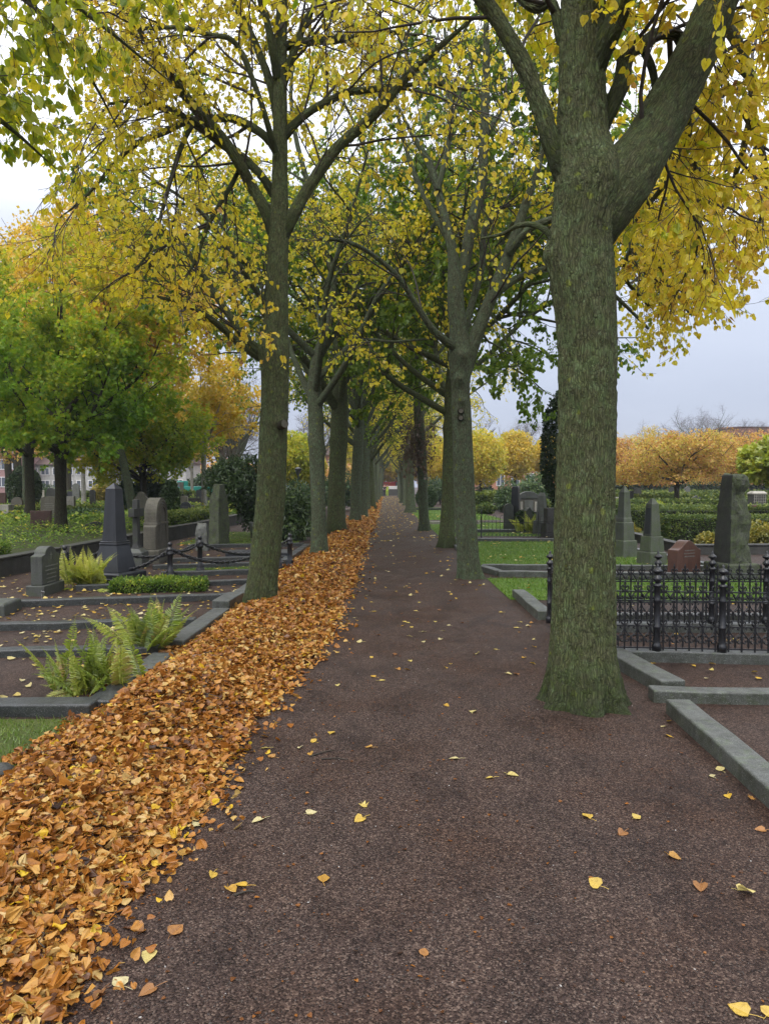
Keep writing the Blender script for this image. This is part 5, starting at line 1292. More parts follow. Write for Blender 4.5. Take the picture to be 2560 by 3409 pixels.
# ---- L1: the nearest trunk on the left
Y2 = 9.04
tl = limb(Y2, [(562, 1330, 36.1), (563, 1300, 35.1), (568, 1250, 32.3), (575, 1180, 31.3), (584, 1080, 30.4), (588, 1000, 29.9), (593, 900, 29.4), (595, 820, 29.0), (594, 765, 31.3), (595, 720, 27.5), (598, 650, 23.8), (601, 560, 21.8), (603, 480, 20.9), (604, 400, 17.1), (605, 300, 15.7), (606, 200, 14.2), (607, 100, 13.3), (610, 0, 11.4), (614, -120, 7.6), (618, -260, 2.8)])
tl[0] = (*tl[0][:2], -.06, tl[0][3])
L_ = [limb(Y2, [(606, 520, 15), (628, 475, 14), (655, 425, 12.5), (682, 382, 12), (710, 342, 12), (735, 312, 11), (775, 278, 10.5), (825, 230, 10, 8.9), (870, 175, 9, 8.8), (900, 145, 8, 8.7), (950, 100, 6, 8.5), (1020, 40, 4, 8.3)]),
      limb(Y2, [(592, 505, 14), (572, 452, 12), (545, 405, 12), (520, 358, 11.5, 8.9), (482, 300, 11, 8.8), (432, 243, 10, 8.6), (385, 185, 9, 8.4), (345, 130, 8, 8.2), (305, 70, 6, 8.0), (270, 10, 4, 7.8)]),
      limb(Y2, [(592, 420, 10, 9.1), (565, 380, 9, 9.1), (530, 345, 9, 9.1), (490, 318, 9, 9.0), (440, 280, 8.5, 8.8), (390, 250, 8, 8.6), (340, 228, 7, 8.4), (290, 218, 5, 8.2), (235, 225, 3.5, 8.0)]),
      limb(Y2, [(600, 330, 10, 9.2), (580, 302, 9, 9.2), (545, 275, 9, 9.2), (500, 256, 8.5, 9.2), (450, 258, 8, 9.2), (405, 262, 7.5, 9.2), (355, 285, 7, 9.2), (300, 308, 6, 9.2), (255, 345, 5, 9.2), (190, 420, 3, 9.2), (120, 480, 2, 9.2)]),
      limb(Y2, [(580, 775, 11), (552, 752, 10), (520, 715, 9), (490, 672, 8, 9.1), (462, 630, 7, 9.2), (430, 580, 6, 9.3), (395, 530, 5, 9.4), (350, 490, 3.5, 9.5)]),
      limb(Y2, [(580, 782, 9), (548, 765, 8), (510, 735, 7.5, 8.9), (470, 700, 7, 8.7), (430, 672, 6, 8.5), (380, 650, 4.5, 8.3), (330, 640, 3, 8.1)]),
      limb(Y2, [(610, 300, 10), (635, 270, 9), (670, 240, 8), (710, 218, 8), (750, 200, 7.5), (800, 194, 7), (860, 186, 6), (930, 180, 4), (1010, 195, 2.5)]),
      limb(Y2, [(600, 260, 10, 9.1), (588, 195, 9, 9.1), (570, 140, 8.5, 9.1), (545, 80, 8, 9.1), (515, 20, 7, 9.1), (480, -60, 4, 9.1)]),
      limb(Y2, [(610, 190, 9), (632, 120, 8), (655, 60, 7.5), (680, 10, 7), (715, -70, 4)]),
      limb(Y2, [(600, 170, 10, 9.0), (590, 110, 9, 8.9), (578, 50, 8, 8.8), (560, -10, 7, 8.7), (540, -90, 4, 8.6)]),
      limb(Y2, [(600, 110, 9), (640, 92, 8), (700, 88, 8, 9.1), (760, 82, 7, 9.2), (830, 70, 5, 9.3), (900, 75, 3, 9.4)]),
      limb(Y2, [(596, 330, 7, 8.9), (560, 210, 6, 8.6), (510, 95, 5.5, 8.4), (450, 75, 5, 8.2), (390, 60, 4.5, 8.0), (300, 62, 3.5, 7.8)]),
      limb(Y2, [(420, 262, 5, 8.6), (395, 310, 5, 8.5), (372, 380, 4.5, 8.5), (350, 460, 4, 8.5), (330, 530, 3, 8.5), (290, 590, 2, 8.5)]),
      limb(Y2, [(520, 360, 5), (500, 400, 5), (470, 450, 4.5), (445, 500, 4), (425, 560, 3.2), (400, 600, 2)])]
LS2 = [dict(per=9, t0=.15, t1=1, ang=.7, angsd=.25, L=1.7, Lsd=.3, k=9, trop=-.02, wob=.10, rs=.016, tfall=.4),
       dict(per=7, t0=.15, t1=1, ang=.7, angsd=.25, L=.8, Lsd=.3, k=6, trop=-.06, wob=.12, rs=.006, tfall=.4),
       dict(per=5, t0=.15, t1=1, ang=.7, angsd=.25, L=.34, Lsd=.3, k=4, trop=-.12, wob=.14, rs=.0028, tfall=.3)]
l1 = hero('lime_tree', 'nearest lime on the left, rising from the leaf bank with wide yellow boughs', G(562 * K, 1325 * K), tl, L_, 47, LS2, .054, 6, 'heart', 'lime', .55, leafkeep=lambda p: np.where(p[:, 0] > -.7, .42, .62), keep=lambda p: p[:, 2] > 3.0 + .35 * np.sin(p[:, 0] * 1.7) + .7 * (p[:, 0] < -2.6), flare=.22, flare_h=.25, lobes=6, amp=.03, sides=130, rings=380, fur=.009,
          knots=[(2.45, 5.2, .05, .07), (3.35, math.pi, .035, .12)])
f0 = np.array(l1.location)
b = MB(); pp = D(606, 916, Y2 - .18)
b.tube([pp + (-.06, .1, -.02), pp + (.05, -.03, 0), pp + (.06, -.05, 0)], np.array([.062, .058, .050]), 12); o = smooth_obj('cut_stub', b, M['bark_dark'], l1, origin=f0, label='dark sawn branch stub')
b = MB(); pf = pp + (.0615, -.052, 0); n_ = nrm(np.array([.11, -.13, .02])); u_ = nrm(np.cross(n_, [0, 0, 1.])); w_ = np.cross(u_, n_)
b.add(np.array([pf + .05 * (math.cos(a) * u_ + math.sin(a) * w_) for a in np.linspace(0, 6.2832, 13)[:-1]]), np.array([list(range(12))[::-1]])); obj('cut_face', b, M['sand'], None); cf = bpy.data.objects['cut_face']; cf.parent = o; cf.data.transform(__import__('mathutils').Matrix.Translation(tuple(-f0)))

# ---- R2: second trunk on the right
Y3 = 12.4
t3 = limb(Y3, [(1016, 1255, 25), (1014, 1235, 24), (1009, 1180, 22.5), (1004, 1090, 22), (1000, 1000, 21.5), (996, 900, 21), (994, 830, 20), (995, 780, 25), (990, 720, 20), (985, 660, 18), (983, 610, 16), (980, 560, 12), (970, 510, 10), (955, 450, 9), (940, 390, 8), (920, 340, 7), (890, 290, 5), (860, 230, 3)])
t3[0] = (*t3[0][:2], -.06, t3[0][3])
L_ = [limb(Y3, [(986, 640, 13), (1000, 585, 12), (1012, 520, 12), (1028, 450, 12), (1040, 390, 11), (1045, 310, 10), (1048, 210, 9), (1050, 100, 7), (1050, -20, 4)]),
      limb(Y3, [(1003, 800, 17), (1022, 740, 15), (1042, 690, 14), (1064, 635, 13), (1090, 570, 12), (1112, 510, 11), (1135, 440, 9, 12.3), (1160, 370, 7, 12.2), (1180, 280, 4, 12.1)]),
      limb(Y3, [(1000, 740, 9, 12.5), (1012, 680, 8, 12.6), (1030, 620, 7, 12.7), (1042, 560, 7, 12.8), (1045, 500, 6, 12.9), (1072, 460, 5, 13), (1100, 440, 4, 13)]),
      limb(Y3, [(982, 752, 9, 12.3), (960, 735, 8, 12.2), (930, 705, 7, 12.1), (900, 660, 6.5, 12), (865, 605, 6, 11.9), (825, 565, 5.5, 11.8), (780, 535, 5, 11.7), (740, 520, 4, 11.6), (690, 515, 3, 11.5)]),
      limb(Y3, [(970, 520, 7, 12.5), (935, 460, 6, 12.6), (905, 400, 6, 12.7), (880, 330, 5, 12.8), (862, 260, 4, 12.9), (850, 170, 3, 13)]),
      limb(Y3, [(945, 410, 6, 12.3), (965, 330, 6, 12.3), (975, 250, 5, 12.2), (968, 160, 4, 12.2), (960, 60, 3, 12.2)]),
      limb(Y3, [(1046, 300, 6), (1075, 250, 5), (1110, 200, 5), (1140, 130, 4), (1160, 40, 3)]),
      limb(Y3, [(1100, 545, 9, 12.3), (1150, 490, 8, 12.0), (1230, 470, 7, 11.6), (1310, 500, 6, 11.2), (1390, 560, 5, 10.9), (1450, 620, 4, 10.6), (1490, 680, 2.5, 10.4)]),
      limb(Y3, [(1060, 645, 8, 12.4), (1120, 600, 7, 12.6), (1200, 580, 6, 12.8), (1290, 610, 5, 13.0), (1350, 660, 4, 13.2), (1400, 710, 3, 13.4)]),
      limb(Y3, [(1190, 480, 5, 11.8), (1270, 420, 5, 11.6), (1370, 410, 4.5, 11.4), (1470, 450, 4, 11.2), (1550, 520, 3, 11.0)])]
r2 = hero('lime_tree', 'second lime on the right, grey trunk with old pruning scars', G(1016 * K, 1250 * K), t3, L_, 53, [dict(per=9, t0=.25, t1=1, ang=.75, angsd=.25, L=1.7, Lsd=.3, k=8, trop=.0, wob=.1, rs=.016, tfall=.4), dict(per=6, t0=.2, t1=1, ang=.7, angsd=.25, L=.8, Lsd=.3, k=6, trop=-.03, wob=.12, rs=.006, tfall=.4), dict(per=4, t0=.2, t1=1, ang=.7, angsd=.25, L=.36, Lsd=.3, k=4, trop=-.1, wob=.14, rs=.003, tfall=.3)],
     .068, 5, 'mid', 'lime', .50, bark='bark_grey', keep=lambda p: p[:, 2] > np.where(p[:, 0] > 2.3, 3.45 + .12 * (p[:, 0] - 3), 4.6) + .3 * np.sin(p[:, 0] * 2.6), leafkeep=lambda p: np.where(p[:, 0] > 2.3, .95, np.where(p[:, 0] < 1.0, .06, .2)), flare=.32, flare_h=.2, lobes=5, amp=.045, sides=90, rings=260, fur=.008, knots=[(3.45, 4.5, .06, .09), (3.1, 4.8, .05, .06), (3.85, 4.7, .05, .10)])
f0 = np.array(r2.location)
for yy in (888, 903):
    b = MB(); pp = D(995, yy, Y3 - .175); b.tube([pp + (0, .06, 0), pp + (0, -.02, 0), pp + (0, -.03, 0)], np.array([.055, .052, .045]), 10); sc = smooth_obj('pruning_scar', b, M['bark_dark'], r2, origin=f0)
    b = MB(); b.add(np.array([pp + (.037 * math.cos(a), -.0315, .037 * math.sin(a)) for a in np.linspace(0, 6.2832, 11)[:-1]]) - f0, np.array([list(range(10))[::-1]])); obj('heartwood', b, M['sand'], sc)

# ---- L0: a lime just outside the frame on the left whose boughs hang into the upper left corner
Y0 = 4.0
XB = -3.35
t0_ = [(XB, Y0, -.06, .24), (XB, Y0, .5, .21), (XB + .05, Y0, 2.0, .19), (XB + .1, Y0 + .05, 3.4, .18), (XB + .1, Y0 + .1, 6.5, .12), (XB + .1, Y0, 11, .04)]
L_ = [[(XB + .1, Y0 + .05, 3.6, .08), (-3.1, Y0 + .5, 4.6, .06), (-2.8, Y0 + 1.0, 5.1, .035), (-2.4, Y0 + 1.7, 5.3, .02), (-1.9, Y0 + 2.6, 5.2, .005)],
      [(XB + .1, Y0 + .05, 4.0, .08), (-3.3, Y0 + .8, 5.2, .06), (-3.1, Y0 + 1.6, 5.6, .035), (-2.8, Y0 + 2.6, 5.5, .02), (-2.7, Y0 + 3.6, 5.2, .004)],
      [(XB + .1, Y0 + .1, 4.8, .07), (-2.9, Y0 + .6, 5.8, .05), (-2.3, Y0 + 1.1, 6.2, .026), (-1.7, Y0 + 1.8, 6.3, .014), (-1.2, Y0 + 2.6, 6.2, .004)],
      [(XB + .1, Y0 + .1, 3.3, .07), (-3.3, Y0 + .9, 4.2, .05), (-3.1, Y0 + 1.7, 4.5, .026), (-2.9, Y0 + 2.5, 4.4, .004)]]
def keepL0(p):
    u = p[:, 0] / np.maximum(p[:, 1], .5); lo = np.interp(u, [-1, -.52, -.46, -.40, -.33, -.25, -.1], [.40, .43, .40, .44, .58, .64, .66])
    return ((p[:, 2] - CAMH) / np.maximum(p[:, 1], .3) > lo + .03 * np.sin(p[:, 0] * 11)) & (p[:, 1] > 4.0)
hero('lime_tree', 'lime at the upper left corner whose greenish boughs hang closest to the viewer', (XB, Y0, 0), t0_, L_, 61, [dict(per=9, t0=.2, t1=1, ang=.7, angsd=.25, L=1.4, Lsd=.3, k=8, trop=-.03, wob=.1, rs=.010, tfall=.4), dict(per=6, t0=.15, t1=1, ang=.7, angsd=.25, L=.5, Lsd=.3, k=5, trop=-.12, wob=.12, rs=.004, tfall=.4), dict(per=3, t0=.2, t1=1, ang=.7, angsd=.25, L=.25, Lsd=.3, k=4, trop=-.16, wob=.14, rs=.002, tfall=.3)],
     .066, 6, 'heart', 'lime', .27, keep=keepL0, tsd=.13, sides=24, rings=60)

# ---- R3, dark green crowned lime; L2, L3 ...: avenue trees
Mv = [lime_meshes(101, 13, 3.0, .17, (.10, 0), 6, 6, .064, tint0=.46, zmin=3.0, dens=1.4), lime_meshes(102, 12.5, 2.9, .23, (.15, .1), 6, 6, .066, tint0=.30, zmin=2.7, dens=1.4),
      lime_meshes(103, 13.5, 3.4, .22, (-.10, .1), 7, 5, .068, tint0=.40, zmin=3.1, dens=1.4), lime_meshes(104, 12, 3.0, .24, (.05, -.1), 6, 6, .064, tint0=.42, zmin=2.9, dens=1.4)]
def gp(px, py): return tuple(G(px, py) * (1, 1, 0))
place_lime(Mv[0], 'second lime on the left, slim grey green trunk in front of a thicker one', gp(690 * K, 1208 * K), 2.4, .98, 'lime')
place_lime(Mv[1], 'third lime on the left, thick leaning trunk with a hollow seam', gp(726 * K, 1158 * K), .5, 1.22, 'lime_green', 'bark')
place_lime(Mv[2], 'fourth lime on the left, pale leaning trunk below a dense fork', gp(1182, 1745), 4.0, 1.0, 'lime_green')
place_lime(Mv[3], 'slim lime right behind the fourth one on the left', gp(1208, 1729), 1.2, .92, 'lime')
place_lime(Mv[0], 'sixth lime on the left, pale trunk in a row of closely overlapping trunks', gp(1224, 1705), 3.3, 1.05, 'lime_mix')
place_lime(Mv[1], 'seventh lime on the left, dark trunk with a dark knot', gp(1240, 1697), 2.2, .98, 'lime_mix', 'bark')
for i, (px, py, sc) in enumerate([(1249, 1678, 1.05), (1256, 1667, 1.0), (1263, 1660, 1.0), (1269, 1654, 1.0)]):
    place_lime(Mv[(i + 2) % 4], ['eighth lime on the left, near the two walkers', 'ninth lime on the left, small in the distance', 'tenth lime on the left, barely showing before the walkers', 'last lime on the left, right beside the walkers'][i], gp(px, py), i * 1.7, sc, 'lime')
# R3: dark trunk, green crown
R3 = lime_meshes(105, 12.5, 3.3, .165, (.10, 0), 9, 12, .080, spread=1.12, tint0=.30, zmin=2.8, dens=2.3, rise=.42)
place_lime(R3, 'third lime on the right, dark stout trunk with a green crown', gp(965 * K, 1182 * K), .3, 1.1, 'lime_green', 'bark')
R4 = lime_meshes(106, 11, 4.2, .165, (-.22, 0), 5, 5, .085, spread=.75, tint0=.5, zmin=3.6)
place_lime(R4, 'thin leaning lime on the right with dead brown twigs', gp(917 * K, 1146 * K), 0, 1.05, 'lime_mix')
place_lime(Mv[3], 'fifth lime on the right, stout grey trunk with spreading foot', gp(1367, 1706), 5.0, 1.12, 'lime')
for i, (px, py, sc) in enumerate([(1350, 1683, 1.0), (1341, 1674, 1.05), (1335, 1662, 1.0), (1330, 1655, 1.0), (1325, 1649, 1.0)]):
    place_lime(Mv[i % 4], ['sixth lime on the right, just behind the stout grey one', 'seventh lime on the right, darker and narrower', 'eighth lime on the right, pale in the distance', 'ninth lime on the right, near the end wall', 'last lime on the right, beside the end wall'][i], gp(px, py), 2 + i * 1.3, sc, 'lime')
# dead twigs hanging on the thin lime
m_ = MB(); rngd = np.random.default_rng(4); cc = P(1385, 1440, 25.3)
Tw = np.stack([np.array([cc + (rngd.normal() * .35, rngd.normal() * .3, rngd.normal() * .5 + .3) + np.array([0, 0, -.35]) * j + rngd.normal(size=3) * .06 for j in range(5)]) for _ in range(60)])
V, F, bk = tubes(Tw, np.full((60, 5), .006), 3); m_.add(V, F, tint=np.full(len(V), 1.0))
p, tip, nor, sz = twig_leaves(rngd, Tw, 12, .09, .2, 1.0); leaves(m_, p, tip, nor, sz, .95 + .1 * rngd.random(len(p)), 'kite')
t = [o for o in C.objects if o.get('label', '').startswith('thin leaning lime')][0]
o = flat_obj('dead_twigs', m_, m_leaf("dead leaf", [(0, (.05, .03, .015)), (1, (.11, .06, .025))], .3), None); o.parent = t; bpy.context.view_layer.update(); o.matrix_parent_inverse = t.matrix_world.inverted()

# ================================================================== trees of the cemetery around the avenue
def crown_tree(name, label, loc, H, fork, r, R, mat, bark, seed, leaf=.12, per=(9, 7, 5), leafn=5, nl=7, tint0=.45, tsd=.13, zlo=None, elev=.7, lod='kite', tintf=None, group=None, trunkn=None, bare=False, twigmat='twig', scale_z=1.0, lean=0, cut=None):
    """spreading tree: trunk, limbs and a crown of leaves on their twigs"""
    rng = np.random.default_rng(seed)
    t = thing(name, label, 'tree', loc, 0, group); tm = MB()
    trunk_tube(tm, [(0, 0, -.06, r * 1.1), (0, 0, .4, r), (lean * .4, 0, fork * .6, r * .9), (lean, 0, fork, r * .95), (lean, .05, fork + (H - fork) * .35, r * .55), (lean + .1, 0, fork + (H - fork) * (.5 if bare else .7), r * .25), (lean, 0, H * (.66 if bare else .96), r * .06)], 18, 44, .35, .25, 5, .05, seed)
    limbs = [[(lean, 0, fork + (H - fork) * .15, r * .5), (lean, 0, fork + (H - fork) * .5, r * .35), (lean, 0, H * (.72 if bare else .97), r * .06)]]
    az = rng.uniform(0, 6.28)
    for i in range(nl):
        az += 6.283 / nl + rng.normal() * .25; L = math.hypot(R, (H - fork) * .6) * rng.uniform(.75, 1.05)
        p = np.array([lean, 0, fork + rng.uniform(-.1, .25) * (H - fork) * .7]); d = nrm(np.array([math.cos(az), math.sin(az), elev * rng.uniform(.5, 1.5)])); pts = [(*p, r * .6)]
        for j in range(1, 6):
            d = nrm(d + np.array([0, 0, .05]) + rng.normal(size=3) * .14); p = p + d * L / 5; pts.append((*p, r * .55 * (1 - j / 5.5)))
        limbs.append(pts)
    LP, LR = limb_arrays(limbs, 12); wood(tm, LP[1:], LR[1:], 7)
    zl = fork * .8 if zlo is None else zlo
    def keep(q):
        e_ = ((q[:, 0] - lean) / (R * 1.15)) ** 2 + (q[:, 1] / (R * 1.15)) ** 2 + (np.maximum(q[:, 2] - (zl + H) / 2, 0) / ((H - zl) / 2 * 1.12)) ** 2
        k_ = (e_ < 1.0 + .5 * (fbm(q * .9, seed) - .5)) & (q[:, 2] > zl + .3 * (fbm(q * 1.3, seed + 1) - .5))
        return k_ if cut is None else k_ & cut(q)
    lv = grow(rng, LP, LR, [dict(per=per[0], t0=.12, t1=1, ang=.85, angsd=.25, L=.42 * R, Lsd=.3, k=7, trop=.01, wob=.14, rs=r * .14, tfall=.4),
                            dict(per=per[1], t0=.15, t1=1, ang=.8, angsd=.3, L=.2 * R, Lsd=.3, k=5, trop=-.01, wob=.16, rs=r * .06, tfall=.35),
                            dict(per=per[2], t0=.15, t1=1, ang=.8, angsd=.3, L=.09 * R + .12, Lsd=.3, k=3, trop=-.05, wob=.15, rs=r * .028, tfall=.3)], keep)
    wood(tm, lv[0][0], lv[0][1], 4); smooth_obj('trunk', tm, M[bark], t)
    bm = MB(); wood(bm, lv[1][0], lv[1][1], 3)
    if bare or len(lv[2][0]) < 5000: wood(bm, lv[2][0], lv[2][1], 3)
    o = smooth_obj('branchwork', bm, M[twigmat], t); o['kind'] = 'stuff'
    if leafn:
        p, tip, nor, sz = twig_leaves(rng, lv[2][0], leafn, leaf, .25, .35)
        ti = tint0 + tsd * rng.normal(size=len(p)) + .6 * (fbm(p * (1.8 / R), seed) - .5)
        if tintf is not None: ti = ti + tintf(p)
        cm = MB(); leaves(cm, p, tip, nor, sz, ti, lod); flat_obj('crown', cm, M[mat], t)
    return t
def gl(px, Y, z=0.0): q = P(px, 1615, Y); return (q[0], Y, z)

# left: the green maple and its neighbours on the raised bed
crown_tree('maple_tree', 'broad green maple with a dark trunk and yellowing top, standing on the left bed', gl(203, 19.9, .28), 7.9, 2.05, .16, 3.5, 'maple', 'bark_dark', 201, .085, (11, 9, 6), 8, 9, .33, .11, 1.75, .75, 'maple', lambda p: .42 * np.clip((p[:, 2] - 3.4) / 3.5, 0, 1.2) + .06 * (p[:, 0] < -1.5))
crown_tree('maple_tree', 'second green maple at the left edge, behind the broad one', gl(100, 27, .28), 7.2, 2.7, .18, 3.6, 'maple', 'bark_dark', 202, .11, (9, 8, 6), 8, 8, .40, .11, 2.3, .7, 'kite', lambda p: .2 * np.clip((p[:, 2] - 4) / 3.5, 0, 1))
crown_tree('maple_tree', 'low branching yellow green maple between the yew and the obelisk', gl(478, 34, .28), 5.9, 1.7, .17, 4.0, 'maple', 'bark_dark', 203, .13, (10, 8, 6), 6, 9, .62, .10, 1.3, .65, 'kite', lambda p: .2 * np.clip((p[:, 2] - 3) / 3, 0, 1))
crown_tree('golden_tree', 'tall golden orange tree rising behind the green maples', gl(440, 30, .28), 13.2, 4.2, .18, 5.0, 'gold', 'bark_grey', 204, .13, (12, 9, 6), 8, 13, .38, .17, 3.9, 1.2, 'kite', None, None, None, False, 'twig', 1, -1.0)
crown_tree('golden_tree', 'golden yellow tree at the left edge above the maples', gl(90, 36, .28), 14.5, 4.5, .2, 6.0, 'gold', 'bark_grey', 205, .15, (12, 8, 6), 7, 13, .45, .17, 4.4, 1.2)
M['birch'] = m_stone("birch bark", (0.30, 0.30, 0.27), (0.42, 0.41, 0.38), 0.3, 0.7, 20, 0.4, (0.10, 0.10, 0.09))
G1 = 'young yellow trees on the far left'
for px, Y, H, lb, sd in [(279, 46, 8.5, 'far tree with a pale speckled trunk left of the broad maple trunk', 211), (410, 40, 7.0, 'small far tree with a pale trunk and yellow crown right of the maple trunk', 212), (585, 52, 9, 'far yellow tree behind the clipped yew', 213), (680, 38, 8.5, 'slim white trunked tree before the teal lorry', 214), (380, 60, 9, 'far yellow tree behind the black obelisk tip', 215), (640, 66, 11, 'far golden tree right behind the teal lorry', 216)]:
    crown_tree('birch_tree', lb, gl(px, Y, .28), H, 3.0, .14, H * .42, 'gold', 'birch', sd, .16, (8, 7, 5), 5, 7, .28, .16, 2.7, .8, group=G1)
for px, Y, H, lb, sd in [(30, 62, 11, 'thick far trunk by the pink house at the left edge', 221), (62, 58, 11, 'second far trunk before the pink house', 222), (230, 75, 12, 'far brownish tree between the birch trunks', 223), (330, 80, 12, 'far brownish tree left of the grey arched stele', 224), (500, 85, 13, 'far brownish tree over the clipped yew', 225)]:
    crown_tree('thin_tree', lb, gl(px, Y), H, 3.6, .3, H * .42, 'orange', 'bark_dark', sd, .22, (8, 6, 5), 3, 7, .45, .2, 3.2, .9, group='half bare trees in front of the far houses', twigmat='twig_red')
for px, Y, H, lb, sd in [(775, 62, 13.0, 'bare grey tree against the sky left of the large left lime', 231), (740, 70, 12, 'bare tree half behind the evergreen dome', 232), (1735, 125, 16, 'bare grey tree behind the clipped golden tree', 233), (2345, 130, 18, 'tall bare tree on the right skyline, left of the brick gable', 234), (2410, 128, 16, 'bare tree on the right skyline, right before the brick gable', 235), (2270, 122, 17, 'bare reddish tree on the right skyline behind the orange cherries', 236), (2540, 112, 13, 'bare tree before the brick gable at the right edge', 237), (1560, 120, 14, 'bare far tree between the right hand limes', 238), (1040, 95, 13, 'bare far tree between the left hand limes', 239)]:
    crown_tree('bare_tree', lb, gl(px, Y), H, 3.0, .26, H * .42, 'orange', 'bark_grey', sd, .2, (10, 9, 6), 0, 14, bare=True, zlo=3.5, elev=1.2, group='bare grey trees on the skyline', twigmat='twig_red')
# right: orange cherries, clipped golden trees
for px, Y, H, R, lb, sd, t0 in [(2252, 41, 4.7, 3.3, 'spreading orange cherry with a visible trunk, right behind the obelisks', 241, .42), (2085, 48, 4.6, 3.5, 'orange cherry directly right of the large right lime', 242, .58), (2440, 49, 5.2, 3.7, 'orange cherry behind the rock stele', 243, .55), (2600, 50, 5.4, 3.8, 'red orange cherry at the right edge', 244, .7), (2170, 74, 7.4, 4.6, 'paler cherry in the second row between two orange ones', 245, .3), (2340, 76, 7.2, 4.6, 'yellower cherry in the second row left of the stele', 246, .35), (2530, 80, 6.2, 4.4, 'cherry in the second row below the brick gable', 247, .55), (2700, 62, 6.4, 4.4, 'orange cherry beyond the right edge, its left side showing', 249, .55), (2110, 88, 7.4, 4.8, 'yellow cherry in the third row above the taller obelisk', 271, .25), (2260, 92, 8.2, 4.8, 'reddish cherry in the third row above the visible trunk', 272, .6), (2420, 90, 7.0, 4.6, 'orange cherry in the third row above the stele', 273, .45), (1960, 72, 7.0, 4.4, 'yellow cherry hidden partly by the large right lime', 248, .3)]:
    crown_tree('cherry_tree', lb, gl(px, Y), H, 1.75, .15, R, 'orange', 'bark_dark', sd, .105, (11, 9, 6), 4, 9, t0 - .06, .22, 1.6, .65, group='orange cherry trees across the hedged plots', twigmat='twig_red')
def clipped(name, label, px, Y, z0, z1, R, mat, sd, t0=.3, n=9000, leaf=.2):
    rng = np.random.default_rng(sd); t = thing(name, label, 'tree', gl(px, Y), 0); m_ = MB()
    for f in (1.0, .8, .55): blob_leaves(m_, rng, (0, 0, (z0 + z1) / 2), (R * f, R * f, (z1 - z0) / 2 * f), int(n * f * .5), leaf, 'kite', .3, .22, 3.0, t0, .14, up=.1)
    flat_obj('crown', m_, M[mat], t); b = MB(); trunk_tube(b, [(0, 0, -.05, .2), (0, 0, z0 * .7, .16), (0, 0, (z0 + z1) / 2, .10), (0, 0, z1 * .93, .03)], 12, 20, .3, .2, 5, .04, sd); smooth_obj('trunk', b, M['bark_dark'], t)
    s_ = MB()
    for i in range(24):
        a, q = rng.uniform(0, 6.28), rng.uniform(z0 + .3, z1 * .85); d = np.array([math.cos(a), math.sin(a), .9]) * R * .6; s_.tube([(0, 0, q), tuple(np.array([0, 0, q]) + d * .5), tuple(np.array([0, 0, q]) + d)], np.array([.05, .03, .015]), 4)
    o = smooth_obj('branchwork', s_, M['twig'], t); o['kind'] = 'stuff'
clipped('golden_hornbeam', 'dense egg shaped golden tree between the two right limes, beside a street lamp', 1714, 72, 2.2, 7.0, 2.0, 'gold', 251, .22)
clipped('golden_hornbeam', 'golden egg shaped tree half hidden by the cypress', 1830, 74, 2.2, 6.6, 1.9, 'gold', 252, .25)
clipped('golden_hornbeam', 'yellow green egg shaped tree left of the golden one', 1600, 66, 1.6, 6.6, 2.3, 'lime_mix', 253, .75)
clipped('golden_hornbeam', 'yellow egg shaped tree behind the leaning thin lime', 1470, 78, 1.6, 6.8, 2.4, 'lime_mix', 254, .8)
clipped('golden_hornbeam', 'bright yellow small tree between the two nearest left limes', 1018, 60, 1.2, 5.0, 1.6, 'gold', 255, .0)
clipped('golden_hornbeam', 'olive yellow tree right behind the large left lime', 975, 55, 1.5, 5.6, 2.2, 'lime_mix', 256, .5)
t = crown_tree('maple_tree', 'bright yellow green young maple cut off by the right edge', gl(2660, 24), 3.4, 1.6, .08, 1.6, 'bright_shrub', 'bark_dark', 262, .14, (9, 8, 5), 8, 7, .72, .13, 1.65, .5, 'maple')

# ------------------------------------------------------------------ shrubs
def sq(px, py_top, Y, zg=0.0): return P(px, py_top, Y)
shrub('rhododendron', 'large dark evergreen dome on crooked stems beside the tall standing stone', (-4.15, 21.6, 0), (1.22, 1.0, .82), 9000, .12, 'evergreen', 301, 'lance', 0, droop=.3, lobes=7)
o = C.objects[-1] if False else [q for q in C.objects if q.get('label', '').startswith('large dark evergreen dome')][0]
o.location.z = .85
s_ = MB(); rr_ = random.Random(3)
for i in range(6):
    x = -.55 + i * .22; s_.tube([(x * .6 + .5, .1, -.9), (x * .5 + .42, 0, -.45), (x * .8 + .15, 0, .1), (x * 1.1, 0, .8)], np.linspace(.055, .03, 10), 6, 10)
smooth_obj('stem', s_, M['bark_dark'], o)
m_ = MB(); rngs = np.random.default_rng(6); blob_leaves(m_, rngs, (.35, 0, .1), (.55, .5, .75), 2600, .11, 'lance', .6, .4, t0=.4, droop=.5); flat_obj('foliage', m_, M['evergreen'], o)
shrub('laurel_shrub', 'loose dark laurel bush between the two nearest left limes', (-2.75, 20.8, 0), (1.05, .9, .75), 5200, .13, 'evergreen', 302, 'lance', 6, droop=.5, t0=.62, shell=.7)
shrub('laurel_shrub', 'rounded rhododendron behind the loose laurel bush', tuple(P(985, 1615, 34) * (1, 1, 0)), (1.2, 1.1, 1.0), 4000, .15, 'rhodo', 303, 'lance', 4)
shrub('rhododendron', 'green rhododendron dome seen between the left limes', tuple(P(1140, 1615, 46) * (1, 1, 0)), (1.7, 1.5, 1.3), 6000, .18, 'rhodo', 304, 'lance', 4)
shrub('yew_cone', 'dark yew cone at the left edge behind the maple trunk', tuple(P(83, 1615, 40) * (1, 1, 0) + (0, 0, .28)), (.85, .85, 1.15), 7000, .10, 'evergreen', 305, 'kite', 0, lobes=1, lump=.15, shell=.2)
